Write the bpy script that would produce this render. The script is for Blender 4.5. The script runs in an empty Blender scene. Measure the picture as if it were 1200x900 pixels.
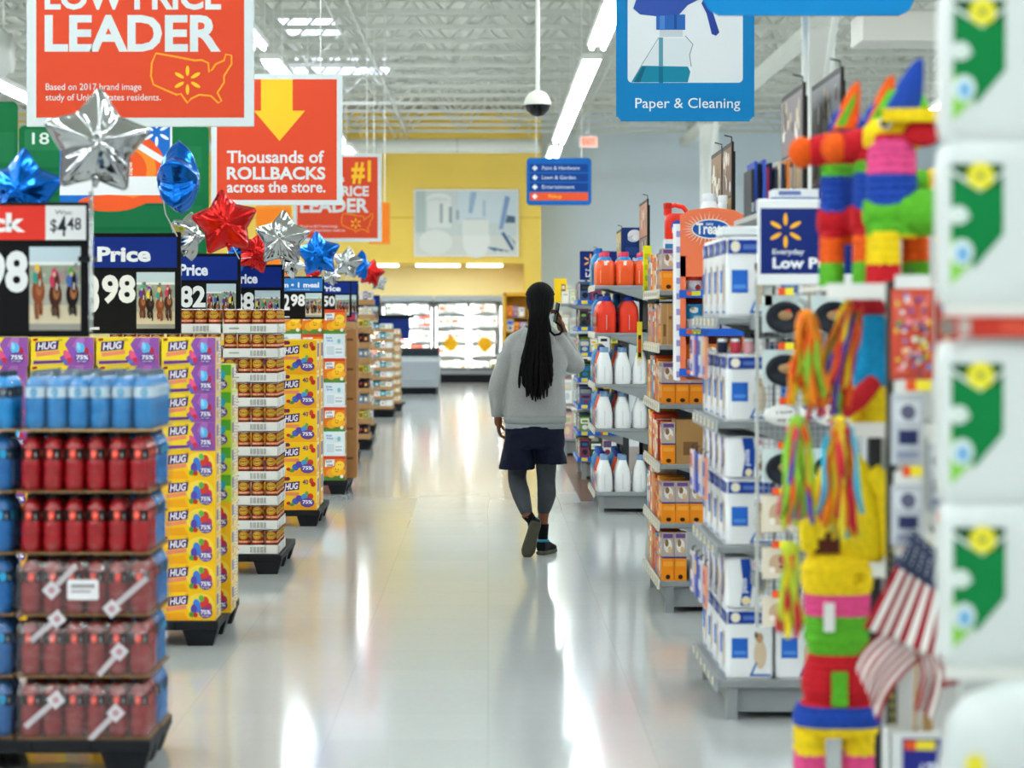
import bpy, bmesh, math, random
from mathutils import Vector, Matrix
PI = math.pi
random.seed(7)
scene = bpy.context.scene
COL = scene.collection

# ------------------------------------------------------------------ camera, sky, exposure
CAMZ = 1.61
F = 85.0 / 36.0 * 1200.0
cam_data = bpy.data.cameras.new('camera')
cam_data.lens = 85.0
cam_data.sensor_width = 36.0
cam_data.sensor_fit = 'HORIZONTAL'
cam_data.shift_x = 28.0 / 1200.0
cam_data.shift_y = -81.0 / 1200.0
cam_data.clip_start = 0.05
cam_data.clip_end = 300
cam_data.dof.use_dof = True
cam_data.dof.focus_distance = 16.2
cam_data.dof.aperture_fstop = 2.6
cam_data.dof.aperture_blades = 9
cam = bpy.data.objects.new('camera', cam_data)
COL.objects.link(cam)
cam.location = (0, 0, CAMZ)
cam.rotation_euler = (PI / 2, 0, 0)
scene.camera = cam

world = bpy.data.worlds.new('world')
scene.world = world
world.use_nodes = True
bg = world.node_tree.nodes['Background']
bg.inputs[0].default_value = (0.92, 0.98, 1.0, 1)
bg.inputs[1].default_value = 0.34
LAMP = 23.0
scene.view_settings.view_transform = 'Standard'
scene.view_settings.look = 'None'
scene.view_settings.exposure = 0.3
scene.view_settings.gamma = 1.0
scene.view_settings.use_curve_mapping = False


# ------------------------------------------------------------------ helpers
def px(x, Y): return (x - 572.0) * Y / F
def pz(y, Y): return CAMZ - (y - 369.0) * Y / F
def lin(c):
    c = c / 255.0
    return c / 12.92 if c <= 0.04045 else ((c + 0.055) / 1.055) ** 2.4

_M = {}
def M(hexc, rough=0.5, metal=0.0, emit=0.0, noise=0.0, nscale=40.0, bump=0.0, bscale=60.0, coat=0.0, sheen=0.0, alpha=1.0):
    key = (hexc, rough, metal, emit, noise, nscale, bump, bscale, coat, sheen, alpha)
    if key in _M: return _M[key]
    m = bpy.data.materials.new('m_' + hexc)
    m.use_nodes = True
    nt = m.node_tree
    b = nt.nodes['Principled BSDF']
    col = tuple(lin(int(hexc[i:i + 2], 16)) for i in (0, 2, 4)) + (1,)
    b.inputs['Base Color'].default_value = col
    b.inputs['Roughness'].default_value = rough
    b.inputs['Metallic'].default_value = metal
    b.inputs['Specular IOR Level'].default_value = 0.15 if rough > 0.28 else 0.4
    if coat: b.inputs['Coat Weight'].default_value = coat
    if sheen: b.inputs['Sheen Weight'].default_value = sheen
    if emit:
        b.inputs['Emission Color'].default_value = col
        b.inputs['Emission Strength'].default_value = emit
    if alpha < 1: b.inputs['Alpha'].default_value = alpha
    if noise or bump:
        tc = nt.nodes.new('ShaderNodeTexCoord')
    if noise:
        n = nt.nodes.new('ShaderNodeTexNoise'); n.inputs['Scale'].default_value = nscale
        n.inputs['Detail'].default_value = 3
        nt.links.new(tc.outputs['Object'], n.inputs['Vector'])
        hs = nt.nodes.new('ShaderNodeHueSaturation'); hs.inputs['Color'].default_value = col
        mr = nt.nodes.new('ShaderNodeMapRange')
        mr.inputs[1].default_value = 0.3; mr.inputs[2].default_value = 0.7
        mr.inputs[3].default_value = 1 - noise; mr.inputs[4].default_value = 1 + noise
        nt.links.new(n.outputs[0], mr.inputs[0]); nt.links.new(mr.outputs[0], hs.inputs['Value'])
        nt.links.new(hs.outputs[0], b.inputs['Base Color'])
    if bump:
        n2 = nt.nodes.new('ShaderNodeTexNoise'); n2.inputs['Scale'].default_value = bscale
        n2.inputs['Detail'].default_value = 4
        nt.links.new(tc.outputs['Object'], n2.inputs['Vector'])
        bp = nt.nodes.new('ShaderNodeBump'); bp.inputs['Strength'].default_value = bump
        bp.inputs['Distance'].default_value = 0.01
        nt.links.new(n2.outputs[0], bp.inputs['Height']); nt.links.new(bp.outputs[0], b.inputs['Normal'])
    _M[key] = m
    return m

def film_material(name, tint, gloss):
    m = bpy.data.materials.new(name); m.use_nodes = True
    nt = m.node_tree; nt.nodes.clear()
    out = nt.nodes.new('ShaderNodeOutputMaterial')
    tr = nt.nodes.new('ShaderNodeBsdfTransparent'); gl = nt.nodes.new('ShaderNodeBsdfGlossy')
    tr.inputs[0].default_value = tint; gl.inputs['Roughness'].default_value = 0.18
    mx = nt.nodes.new('ShaderNodeMixShader'); mx.inputs[0].default_value = gloss
    tc = nt.nodes.new('ShaderNodeTexCoord')
    n = nt.nodes.new('ShaderNodeTexNoise'); n.inputs['Scale'].default_value = 22
    bp = nt.nodes.new('ShaderNodeBump'); bp.inputs['Strength'].default_value = 0.6; bp.inputs['Distance'].default_value = 0.02
    nt.links.new(tc.outputs['Object'], n.inputs['Vector']); nt.links.new(n.outputs[0], bp.inputs['Height'])
    nt.links.new(bp.outputs[0], gl.inputs['Normal'])
    nt.links.new(tr.outputs[0], mx.inputs[1]); nt.links.new(gl.outputs[0], mx.inputs[2]); nt.links.new(mx.outputs[0], out.inputs[0])
    return m

def tag(o, label=None, cat=None, group=None, kind=None):
    if label: o['label'] = label
    if cat: o['category'] = cat
    if group: o['group'] = group
    if kind: o['kind'] = kind
    return o

def thing(name, label, cat, loc=(0, 0, 0), rotz=0.0, group=None):
    o = bpy.data.objects.new(name, None); COL.objects.link(o)
    o.empty_display_size = 0.05
    o.location = loc; o.rotation_euler = (0, 0, rotz)
    return tag(o, label, cat, group)

def copy_tree(o, parent=None):
    c = o.copy(); COL.objects.link(c)
    if parent is not None: c.parent = parent
    for ch in list(o.children): copy_tree(ch, c)
    return c

class Stamp:
    """hands out the prototype first, then copies of it"""
    def __init__(s, proto): s.p = proto; s.used = False
    def __call__(s, loc, rotz=0.0, label=None, group=None):
        o = copy_tree(s.p) if s.used else s.p
        s.used = True
        o.location = loc; o.rotation_euler = (0, 0, rotz)
        if label: o['label'] = label
        if group: o['group'] = group
        return o

class MB:
    def __init__(s): s.v = []; s.f = []; s.m = []; s.s = []; s.mats = []
    def mi(s, m):
        if m not in s.mats: s.mats.append(m)
        return s.mats.index(m)
    def add(s, vs, fs, m, smooth=False):
        o = len(s.v); k = s.mi(m)
        s.v.extend([tuple(v) for v in vs])
        for f in fs:
            s.f.append([i + o for i in f]); s.m.append(k); s.s.append(smooth)
        return s
    def box(s, x0, y0, z0, x1, y1, z1, m, c=0.0):
        if c <= 0:
            vs = [(x0, y0, z0), (x1, y0, z0), (x1, y1, z0), (x0, y1, z0), (x0, y0, z1), (x1, y0, z1), (x1, y1, z1), (x0, y1, z1)]
            fs = [(3, 2, 1, 0), (4, 5, 6, 7), (0, 1, 5, 4), (1, 2, 6, 5), (2, 3, 7, 6), (3, 0, 4, 7)]
            return s.add(vs, fs, m)
        # chamfered box: rounded outline prism along z with chamfered ends
        ring = lambda i, z: [(x0 + i + c, y0 + i, z), (x1 - i - c, y0 + i, z), (x1 - i, y0 + i + c, z), (x1 - i, y1 - i - c, z),
                             (x1 - i - c, y1 - i, z), (x0 + i + c, y1 - i, z), (x0 + i, y1 - i - c, z), (x0 + i, y0 + i + c, z)]
        return s.loft([ring(c, z0), ring(0, z0 + c), ring(0, z1 - c), ring(c, z1)], m, smooth=False)
    def loft(s, rings, m, smooth=True, caps=True, closed=True):
        n = len(rings[0]); vs = [p for r in rings for p in r]; fs = []
        for i in range(len(rings) - 1):
            for j in range(n if closed else n - 1):
                a = i * n + j; b = i * n + (j + 1) % n
                fs.append((a, b, b + n, a + n))
        s.add(vs, fs, m, smooth)
        if caps:
            s.add(rings[0], [tuple(range(n))[::-1]], m); s.add(rings[-1], [tuple(range(n))], m)
        return s
    def lathe(s, prof, m, n=16, c=(0, 0, 0), axis='z', smooth=True, caps=True):
        rings = []
        for r, z in prof:
            ring = []
            for k in range(n):
                a = 2 * PI * k / n; x, y = r * math.cos(a), r * math.sin(a)
                if axis == 'z': p = (c[0] + x, c[1] + y, c[2] + z)
                elif axis == 'x': p = (c[0] + z, c[1] + x, c[2] + y)
                else: p = (c[0] + y, c[1] + z, c[2] + x)
                ring.append(p)
            rings.append(ring)
        return s.loft(rings, m, smooth, caps)
    def tube(s, pts, r, m, n=8, smooth=True):
        pts = [Vector(p) for p in pts]; rs = r if isinstance(r, (list, tuple)) else [r] * len(pts)
        rings = []; ref = None
        for i, p in enumerate(pts):
            if i == 0: t = pts[1] - p
            elif i == len(pts) - 1: t = p - pts[i - 1]
            else: t = pts[i + 1] - pts[i - 1]
            t.normalize()
            if ref is None: ref = Vector((1, 0, 0)) if abs(t.x) < 0.9 else Vector((0, 1, 0))
            u = (ref - t * ref.dot(t)).normalized(); w = t.cross(u); ref = u
            rings.append([p + (u * math.cos(2 * PI * k / n) + w * math.sin(2 * PI * k / n)) * rs[i] for k in range(n)])
        return s.loft(rings, m, smooth)
    def sphere(s, c, r, m, n=16, k=9, sc=(1, 1, 1)):
        rings = []
        for i in range(k + 1):
            t = -PI / 2 + PI * i / k; rr = max(math.cos(t), 0.001) * r; z = math.sin(t) * r
            rings.append([(c[0] + rr * math.cos(2 * PI * j / n) * sc[0], c[1] + rr * math.sin(2 * PI * j / n) * sc[1], c[2] + z * sc[2]) for j in range(n)])
        return s.loft(rings, m)
    def prism(s, poly, y0, y1, m):
        """poly of (x, z), counter-clockwise seen from -Y, extruded y0 to y1"""
        n = len(poly); vs = [(x, y0, z) for x, z in poly] + [(x, y1, z) for x, z in poly]
        fs = [tuple(range(n)), tuple(range(2 * n - 1, n - 1, -1))] + [(i, i + n, (i + 1) % n + n, (i + 1) % n) for i in range(n)]
        return s.add(vs, fs, m)
    def obj(s, name, parent=None, loc=None):
        me = bpy.data.meshes.new(name); me.from_pydata(s.v, [], s.f)
        for m in s.mats: me.materials.append(m)
        for p, k, sm in zip(me.polygons, s.m, s.s): p.material_index = k; p.use_smooth = sm
        me.update()
        o = bpy.data.objects.new(name, me); COL.objects.link(o)
        if parent is not None: o.parent = parent
        if loc is not None: o.location = loc
        return o

_T = {}
def text_mesh(body, bold):
    k = (body, bold)
    if k in _T: return _T[k]
    c = bpy.data.curves.new('t', 'FONT'); c.body = body; c.size = 1.0; c.offset = bold; c.resolution_u = 3; c.fill_mode = 'FRONT'
    o = bpy.data.objects.new('t', c); COL.objects.link(o)
    bpy.context.view_layer.update()
    e = o.evaluated_get(bpy.context.evaluated_depsgraph_get()); me = e.to_mesh()
    vs = [(v.co.x, v.co.y) for v in me.vertices]; fs = [tuple(p.vertices) for p in me.polygons]
    e.to_mesh_clear(); bpy.data.objects.remove(o); bpy.data.curves.remove(c)
    # all faces counter-clockwise
    def area(f): return sum(vs[f[i]][0] * vs[f[(i + 1) % len(f)]][1] - vs[f[(i + 1) % len(f)]][0] * vs[f[i]][1] for i in range(len(f)))
    fs = [f if area(f) > 0 else f[::-1] for f in fs]
    x0 = min([v[0] for v in vs] or [0]); x1 = max([v[0] for v in vs] or [1])
    _T[k] = ([(x - x0, y) for x, y in vs], fs, max(x1 - x0, 1e-4))
    return _T[k]
CAP = None
def cap_height():
    global CAP
    if CAP is None: CAP = max(v[1] for v in text_mesh('H', 0.0)[0])
    return CAP

class Art:
    """prints flat shapes on a surface: a plane by origin/u/v, or any map P(x, y, off) in metres"""
    def __init__(s, mb, o, u, v, w, h, P=None, step=0.00015, rough=0.45):
        s.curved = P is not None; s.mb = mb; s.w = w; s.h = h; s.off = 0.0004; s.step = step; s.rough = rough
        o = Vector(o); u = Vector(u).normalized(); v = Vector(v).normalized(); n = u.cross(v)
        s.P = P or (lambda x, y, q: o + u * x + v * y + n * q)
    def mat(s, c): return M(c, s.rough) if isinstance(c, str) else c
    def _next(s): s.off += s.step; return s.off
    def raw(s, pts, faces, c):
        q = s._next(); s.mb.add([s.P(x, y, q) for x, y in pts], faces, s.mat(c)); return s
    def poly(s, pts, c): return s.raw([(a * s.w, b * s.h) for a, b in pts], [tuple(range(len(pts)))], c)
    def rect(s, u0, v0, u1, v1, c, n=1):
        pts = []; fs = []
        for i in range(n + 1):
            u = u0 + (u1 - u0) * i / n; pts += [(u * s.w, v0 * s.h), (u * s.w, v1 * s.h)]
        for i in range(n): fs.append((2 * i, 2 * i + 2, 2 * i + 3, 2 * i + 1))
        return s.raw(pts, fs, c)
    def rrect(s, u0, v0, u1, v1, r, c):
        """rounded rectangle, r in metres"""
        pts = []
        for cx, cy, a0 in ((u1 * s.w - r, v0 * s.h + r, -PI / 2), (u1 * s.w - r, v1 * s.h - r, 0), (u0 * s.w + r, v1 * s.h - r, PI / 2), (u0 * s.w + r, v0 * s.h + r, PI)):
            for k in range(6):
                a = a0 + PI / 2 * k / 5; pts.append((cx + r * math.cos(a), cy + r * math.sin(a)))
        return s.raw(pts, [tuple(range(len(pts)))], c)
    def ell(s, u, v, ru, rv, c, n=20, rot=0.0):
        """ru, rv in metres"""
        pts = []
        if s.curved and rot == 0.0:
            fs = []
            for k in range(13):
                x = -ru * math.cos(PI * k / 12); y = rv * math.sin(PI * k / 12) + 1e-6
                pts += [(u * s.w + x, v * s.h - y), (u * s.w + x, v * s.h + y)]
                if k: fs.append((2 * k - 2, 2 * k, 2 * k + 1, 2 * k - 1))
            return s.raw(pts, fs, c)
        for k in range(n):
            a = 2 * PI * k / n; x, y = ru * math.cos(a), rv * math.sin(a)
            pts.append((u * s.w + x * math.cos(rot) - y * math.sin(rot), v * s.h + x * math.sin(rot) + y * math.cos(rot)))
        return s.raw(pts, [tuple(range(n))], c)
    def stroke(s, pts, wd, c, closed=False):
        """polyline in normalised coordinates, width wd in metres"""
        P = [Vector((a * s.w, b * s.h)) for a, b in pts]; n = len(P); V = []; Fc = []
        for i in range(n):
            a = P[i - 1] if (i > 0 or closed) else P[i]; b = P[(i + 1) % n] if (i < n - 1 or closed) else P[i]
            t = (b - a).normalized(); w = Vector((-t.y, t.x)) * wd / 2
            V += [tuple(P[i] - w), tuple(P[i] + w)]
        for i in range(n if closed else n - 1):
            j = (i + 1) % n; Fc.append((2 * i, 2 * j, 2 * j + 1, 2 * i + 1))
        return s.raw(V, Fc, c)
    def text(s, body, u, v, h, c, width=None, bold=0.0, skew=0.0, rot=0.0, center=False):
        """u, v baseline start; h cap height and width normalised"""
        vs, fs, w = text_mesh(body, bold)
        ky = h * s.h / cap_height(); kx = ky if width is None else width * s.w / w
        x0 = u * s.w - (kx * w / 2 if center else 0); y0 = v * s.h; pts = []
        for x, y in vs:
            a, b = x * kx + y * ky * skew, y * ky
            pts.append((x0 + a * math.cos(rot) - b * math.sin(rot), y0 + a * math.sin(rot) + b * math.cos(rot)))
        return s.raw(pts, fs, c)
    def spark(s, u, v, r, c):
        for k in range(6):
            a = PI / 2 + k * PI / 3; d = r * 0.66
            s.ell(u + d * math.cos(a) / s.w, v + d * math.sin(a) / s.h, r * 0.37, r * 0.125, c, 12, a)
        return s
    def blobs(s, u0, v0, u1, v1, cols, n, r, seed=1):
        rd = random.Random(seed)
        for _ in range(n):
            s.ell(rd.uniform(u0, u1), rd.uniform(v0, v1), r * rd.uniform(.6, 1.2), r * rd.uniform(.6, 1.2), rd.choice(cols), 9)
        return s

def front(mb, x0, z0, x1, z1, y, **k): return Art(mb, (x0, y, z0), (1, 0, 0), (0, 0, 1), x1 - x0, z1 - z0, **k)
def left(mb, y0, z0, y1, z1, x, **k): return Art(mb, (x, y1, z0), (0, -1, 0), (0, 0, 1), y1 - y0, z1 - z0, **k)
def right(mb, y0, z0, y1, z1, x, **k): return Art(mb, (x, y0, z0), (0, 1, 0), (0, 0, 1), y1 - y0, z1 - z0, **k)
ORD = ['first', 'second', 'third', 'fourth', 'fifth', 'sixth', 'seventh', 'eighth', 'ninth', 'tenth', 'eleventh', 'twelfth', 'thirteenth', 'fourteenth', 'fifteenth', 'sixteenth', 'seventeenth', 'eighteenth', 'nineteenth', 'twentieth']
def nth(k): return ORD[k]

def wave_cloth(grid, name, mat_of, thick, parent=None):
    """grid[i][j] of points -> solidified sheet with a material per cell"""
    mb = MB(); n = len(grid); k = len(grid[0])
    for i in range(n - 1):
        for j in range(k - 1):
            mb.add([grid[i][j], grid[i + 1][j], grid[i + 1][j + 1], grid[i][j + 1]], [(0, 1, 2, 3)], mat_of(i, j), True)
    o = mb.obj(name, parent)
    md = o.modifiers.new('weld', 'WELD'); md.merge_threshold = 0.00005
    md = o.modifiers.new('thick', 'SOLIDIFY'); md.thickness = thick
    return o

# ------------------------------------------------------------------ setting
def floor_material():
    m = bpy.data.materials.new('polished_tile'); m.use_nodes = True; nt = m.node_tree; b = nt.nodes['Principled BSDF']
    tc = nt.nodes.new('ShaderNodeTexCoord')
    br = nt.nodes.new('ShaderNodeTexBrick'); br.offset = 0.0; br.squash = 1.0
    br.inputs['Scale'].default_value = 1.0; br.inputs['Brick Width'].default_value = 0.61; br.inputs['Row Height'].default_value = 0.61
    br.inputs['Mortar Size'].default_value = 0.003; br.inputs['Mortar Smooth'].default_value = 0.3
    c1 = tuple(lin(v) for v in (208, 211, 210)) + (1,); c2 = tuple(lin(v) for v in (204, 207, 206)) + (1,)
    br.inputs['Color1'].default_value = c1; br.inputs['Color2'].default_value = c2
    br.inputs['Mortar'].default_value = tuple(lin(v) for v in (194, 198, 197)) + (1,)
    n = nt.nodes.new('ShaderNodeTexNoise'); n.inputs['Scale'].default_value = 45; n.inputs['Detail'].default_value = 5
    mx = nt.nodes.new('ShaderNodeMix'); mx.data_type = 'RGBA'; mx.blend_type = 'MULTIPLY'; mx.inputs[0].default_value = 0.16
    nt.links.new(tc.outputs['Object'], br.inputs['Vector']); nt.links.new(tc.outputs['Object'], n.inputs['Vector'])
    nt.links.new(br.outputs['Color'], mx.inputs[6]); nt.links.new(n.outputs[1], mx.inputs[7])
    nt.links.new(mx.outputs[2], b.inputs['Base Color'])
    n2 = nt.nodes.new('ShaderNodeTexNoise'); n2.inputs['Scale'].default_value = 0.6; n2.inputs['Detail'].default_value = 4
    mr = nt.nodes.new('ShaderNodeMapRange'); mr.inputs[3].default_value = 0.085; mr.inputs[4].default_value = 0.12
    nt.links.new(tc.outputs['Object'], n2.inputs['Vector']); nt.links.new(n2.outputs[0], mr.inputs[0]); nt.links.new(mr.outputs[0], b.inputs['Roughness'])
    b.inputs['Specular IOR Level'].default_value = 0.65
    return m

def struct(name, mb):
    o = mb.obj(name); o['kind'] = 'structure'; return o

mb = MB(); mb.box(-17, -9, -0.12, 17, 60, 0, floor_material()); struct('floor', mb)
CREAM = M('dcdcd2', 0.7, noise=0.04, nscale=2)
mb = MB(); mb.box(-17, -9, 6.6, 17, 60, 6.72, CREAM)
for k in range(100): # deck ribs
    x = -16.8 + k * 0.34
    mb.box(x, 20, 6.55, x + 0.12, 59.5, 6.6, CREAM)
struct('ceiling', mb)
YELLOW = M('ffd968', 0.7, noise=0.03, nscale=1.2)
PALEYEL = M('ffefb4', 0.7)
GREYW = M('dfe9f0', 0.75, noise=0.02, nscale=1)
YW = 58.3
mb = MB()
mb.box(-17, YW + 1.2, 0, 17, YW + 1.4, 6.6, GREYW)
struct('wall_back', mb)
# yellow bulkhead over the niche: it overhangs the fridge cases
XR = px(634, YW)
mb = MB()
mb.box(-17, YW - 0.1, pz(309, YW), XR, YW + 1.2, 6.55, YELLOW)
mb.box(px(614, YW), YW - 0.1, 0, XR, YW + 1.2, pz(309, YW), YELLOW)
mb.box(-17, YW + 1.05, 0, px(614, YW), YW + 1.2, pz(309, YW), PALEYEL)
mb.box(-17, YW - 0.115, pz(256, YW), XR, YW - 0.1, pz(254.5, YW), M('e8b93a', 0.7))
struct('trim_1', mb)
mb = MB(); mb.box(-17, 26, 0, -16.8, YW + 1.3, 6.6, GREYW); struct('wall_left', mb)
mb = MB(); mb.box(16.8, 26, 0, 17, YW + 1.3, 6.6, GREYW); struct('wall_right', mb)
# brown wood-look floor band by the right-hand shelves
mb = MB(); mb.box(0.80, 20.9, 0, 2.4, 29.5, 0.004, M('6d4b39', 0.25, noise=0.2, nscale=8)); struct('trim_2', mb)

# roof steel
STEEL = M('d2d3ca', 0.5, noise=0.03, nscale=3)
def joist_mesh():
    mb = MB(); L = 16.4; zb, zt = 5.84, 6.48
    for y in (-0.035, 0.035):
        mb.box(-L, y - 0.02, zt, L, y + 0.02, zt + 0.06, STEEL); mb.box(-L, y - 0.02, zb, L, y + 0.02, zb + 0.06, STEEL)
    n = 54; st = 2 * L / n
    for k in range(n):
        x = -L + k * st; a, b = (zb + 0.03, zt + 0.03) if k % 2 == 0 else (zt + 0.03, zb + 0.03)
        mb.tube([(x, 0, a), (x + st, 0, b)], 0.022, STEEL, 5)
    return mb
st = Stamp(joist_mesh().obj('roof_joist'))
JY = [26.6 + 1.84 * k for k in range(17)]
for k, y in enumerate(JY):
    r = len(JY) - 1 - k
    o = st((0, y, 0), label='cream open-web steel roof joist, %s from the yellow back wall' % nth(r), group='roof joists under the deck')
    o['category'] = 'joist'
def girder(x, label):
    mb = MB(); a, b = 27.0, 57.5
    mb.box(x - 0.11, a, 5.62, x + 0.11, b, 5.8, STEEL); mb.box(x - 0.1, a, 6.49, x + 0.1, b, 6.55, STEEL)
    n = 18; s = (b - a) / n
    for k in range(n):
        y = a + k * s; p, q = (5.7, 6.5) if k % 2 else (6.5, 5.7)
        mb.tube([(x + 0.02, y, p), (x + 0.02, y + s, q)], 0.04, STEEL, 6)
    tag(mb.obj('roof_girder'), label, 'girder', 'roof girders')
girder(4.67, 'long steel roof girder running over the right-hand columns towards the back')
girder(-5.6, 'long steel roof girder running towards the back above the orange signs')
for x, l in ((1.75, 'pair of thin cream bracing rods running back under the joists beside the camera dome'), (-2.2, 'pair of thin cream bracing rods running back under the joists above the orange signs')):
    mb = MB()
    for d in (0, 0.3): mb.tube([(x + d, 26.8, 5.82), (x + d, 57.8, 5.82)], 0.018, STEEL, 6)
    for k in range(8): mb.box(x - 0.03, 27.9 + k * 3.68, 5.8, x + 0.33, 27.95 + k * 3.68, 5.84, STEEL)
    tag(mb.obj('bracing_rod'), l, 'brace', 'bridging rods')
WHITE = M('e9e9e3', 0.5)
for Y, l in ((51.0, 'square white steel column standing behind the treat shelves'), (34.0, 'square white steel column rising under the larger blue sign')):
    t = thing('column', l, 'column', (4.67, Y, 0), group='white roof columns')
    mb = MB(); mb.box(-0.18, -0.18, 0, 0.18, 0.18, 5.62, WHITE, 0.012); mb.obj('shaft', t)
    mb = MB(); mb.box(-0.24, -0.24, 0, 0.24, 0.24, 0.03, WHITE); mb.box(-0.24, -0.24, 5.58, 0.24, 0.24, 5.62, WHITE); mb.obj('cap_plate', t)
    for sx in (-1, 1):
        mb = MB(); mb.tube([(0, sx * 0.1, 4.4), (0, sx * 1.6, 5.7)], 0.05, WHITE, 6); mb.obj('knee_brace', t)
# ventilation duct hung over the yellow wall, another box duct at the right, round duct at the left
mb = MB(); mb.lathe([(0.17, 0), (0.17, 16)], M('e4e4da', 0.4), 20, (px(633, 56.5) - 16, 56.5, pz(171, 56.5)), 'x')
for k in range(9): mb.lathe([(0.18, 0), (0.18, 0.05)], M('d4d4ca', 0.4), 20, (px(633, 56.5) - 0.06 - k * 1.9, 56.5, pz(171, 56.5)), 'x')
for k in range(4): mb.tube([(px(620, 56.5) - k * 3, 56.5, pz(165, 56.5)), (px(620, 56.5) - k * 3, 56.5, 6.56)], 0.012, WHITE, 5)
tag(mb.obj('ventilation_duct'), 'long round cream duct hung in front of the top of the yellow wall', 'duct')
t = thing('air_duct', 'pale boxy air duct hanging from the roof above the piñatas', 'duct', (px(1011, 26), 26, pz(47, 26)))
mb = MB(); mb.box(0, 0, 0, 2.2, 0.85, 0.32, M('dcdad2', 0.5), 0.01); mb.obj('casing', t)
for x, y in ((0.1, 0.4), (2.1, 0.4)):
    mb = MB(); mb.tube([(x, y, 0.3), (x, y, 6.6 - pz(47, 26))], 0.012, WHITE, 6); mb.obj('hanger_rod', t)
mb = MB(); mb.lathe([(0.0, 0), (0.30, 0), (0.30, .8), (0.25, .85), (0.25, .9), (0, .9)], M('d9dad4', 0.35, 0.2), 24, (px(14, 30) - .9, 30, pz(62, 30)), 'x')
mb.tube([(px(4, 30), 30, pz(62, 30) + 0.28), (px(4, 30), 30, 6.58)], 0.012, WHITE, 6)
tag(mb.obj('round_duct'), 'round pale metal duct end beside the first orange sign, top left', 'duct')
# skylights
for x, y, w, l in ((px(340, 48), 47, 1.95, 'bluish skylight panel in the roof left of the camera dome'), (px(330, 40.5), 39.8, 0.9, 'small bluish skylight panel near the first orange sign')):
    t = thing('skylight', l, 'skylight', (x, y, 6.5), group='skylights')
    mb = MB(); mb.box(0, 0, 0, w, 2.3, 0.04, M('dfe9ff', 0.4, emit=2.5)); mb.obj('lens', t)
    mb = MB()
    for a in ((-0.08, -0.08, w + 0.08, 0), (-0.08, 2.3, w + 0.08, 2.38), (-0.08, 0, 0, 2.3), (w, 0, w + 0.08, 2.3)): mb.box(a[0], a[1], -0.02, a[2], a[3], 0.05, WHITE)
    mb.obj('curb_frame', t)

# fluorescent strip rows
def strip_light():
    t = thing('strip_light', 'x', 'ceiling light')
    mb = MB(); mb.box(-0.13, 0, 0.03, 0.13, 7.3, 0.11, M('f2f2ec', 0.4), 0.008); mb.obj('housing', t)
    mb = MB(); tub = M('f2fcff', 0.4, emit=LAMP)
    for k in range(3):
        for s in (-0.07, 0.07): mb.tube([(s, 0.06 + k * 2.42, 0), (s, 2.38 + k * 2.42, 0)], 0.03, tub, 8)
    mb.obj('tubes', t)
    for y in (0.6, 6.7):
        mb = MB(); mb.tube([(0, y, 0.1), (0, y, 6.6 - 4.9)], 0.006, WHITE, 5); mb.obj('hanger', t)
    return t
st = Stamp(strip_light())
rows = [(-11.2, 'far left'), (-7.03, 'left'), (-2.84, 'orange-sign side'), (1.35, 'camera-dome side'), (7.2, 'piñata side'), (11.4, 'far right')]
ys = [-8.5, -1.0, 6.4, 15.0, 22.6, 31.4, 39.0, 47.8]
for rx, rn in rows:
    for k, y in enumerate(ys):
        st((rx, y, 4.9), label='glowing fluorescent strip light in the %s row, %s unit from the back' % (rn, nth(len(ys) - 1 - k)), group='fluorescent strip lights')

# exit sign
Y = 50.0
t = thing('exit_sign', 'small glowing red exit sign hanging beside the strip lights', 'sign', (px(679, Y), Y, pz(173, Y)))
w = 22 * Y / F; h = 14 * Y / F
mb = MB(); mb.box(0, 0, 0, w, 0.08, h, M('f0e8e4', 0.4), 0.008); mb.obj('housing', t)
mb = MB(); mb.box(0.03, -0.004, 0.03, w - 0.03, 0, h - 0.03, M('ff9a86', 0.4, emit=0.9))
front(mb, 0.03, 0.03, w - 0.03, h - 0.03, -0.005).text('EXIT', 0.1, 0.2, 0.6, M('ff5040', 0.4, emit=1.2), 0.8, 0.02); mb.obj('lit_face', t)
mb = MB(); mb.tube([(w / 2, 0.04, h), (w / 2, 0.04, 5.86 - pz(173, Y))], 0.01, WHITE, 6); mb.obj('hanger', t)
# camera dome
Y = 25.0
t = thing('security_camera', 'white and black dome security camera hanging on a long white pole', 'camera', (px(630, Y), Y, pz(122, Y)))
r = 16 * Y / F
mb = MB(); mb.lathe([(r, -0.01), (r, 0.02), (r * 0.9, 0.06), (r * 0.62, r * 0.8), (r * 0.25, r), (0.02, r)], M('e6e4d8', 0.4), 24); mb.obj('housing', t)
mb = MB(); mb.lathe([(0.01, -r * 0.92), (r * 0.45, -r * 0.82), (r * 0.8, -r * 0.5), (r * 0.96, -0.01)], M('0b0c0f', 0.1), 24); mb.obj('dome', t)
mb = MB(); mb.tube([(0, 0, r * 0.95), (0, 0, 6.56 - pz(122, Y))], 0.022, WHITE, 10); mb.obj('pole', t)

# ------------------------------------------------------------------ back of the shop: fridges, picture, freezer
BLACK = M('15161a', 0.45); DARK = M('26282b', 0.5)
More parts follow.
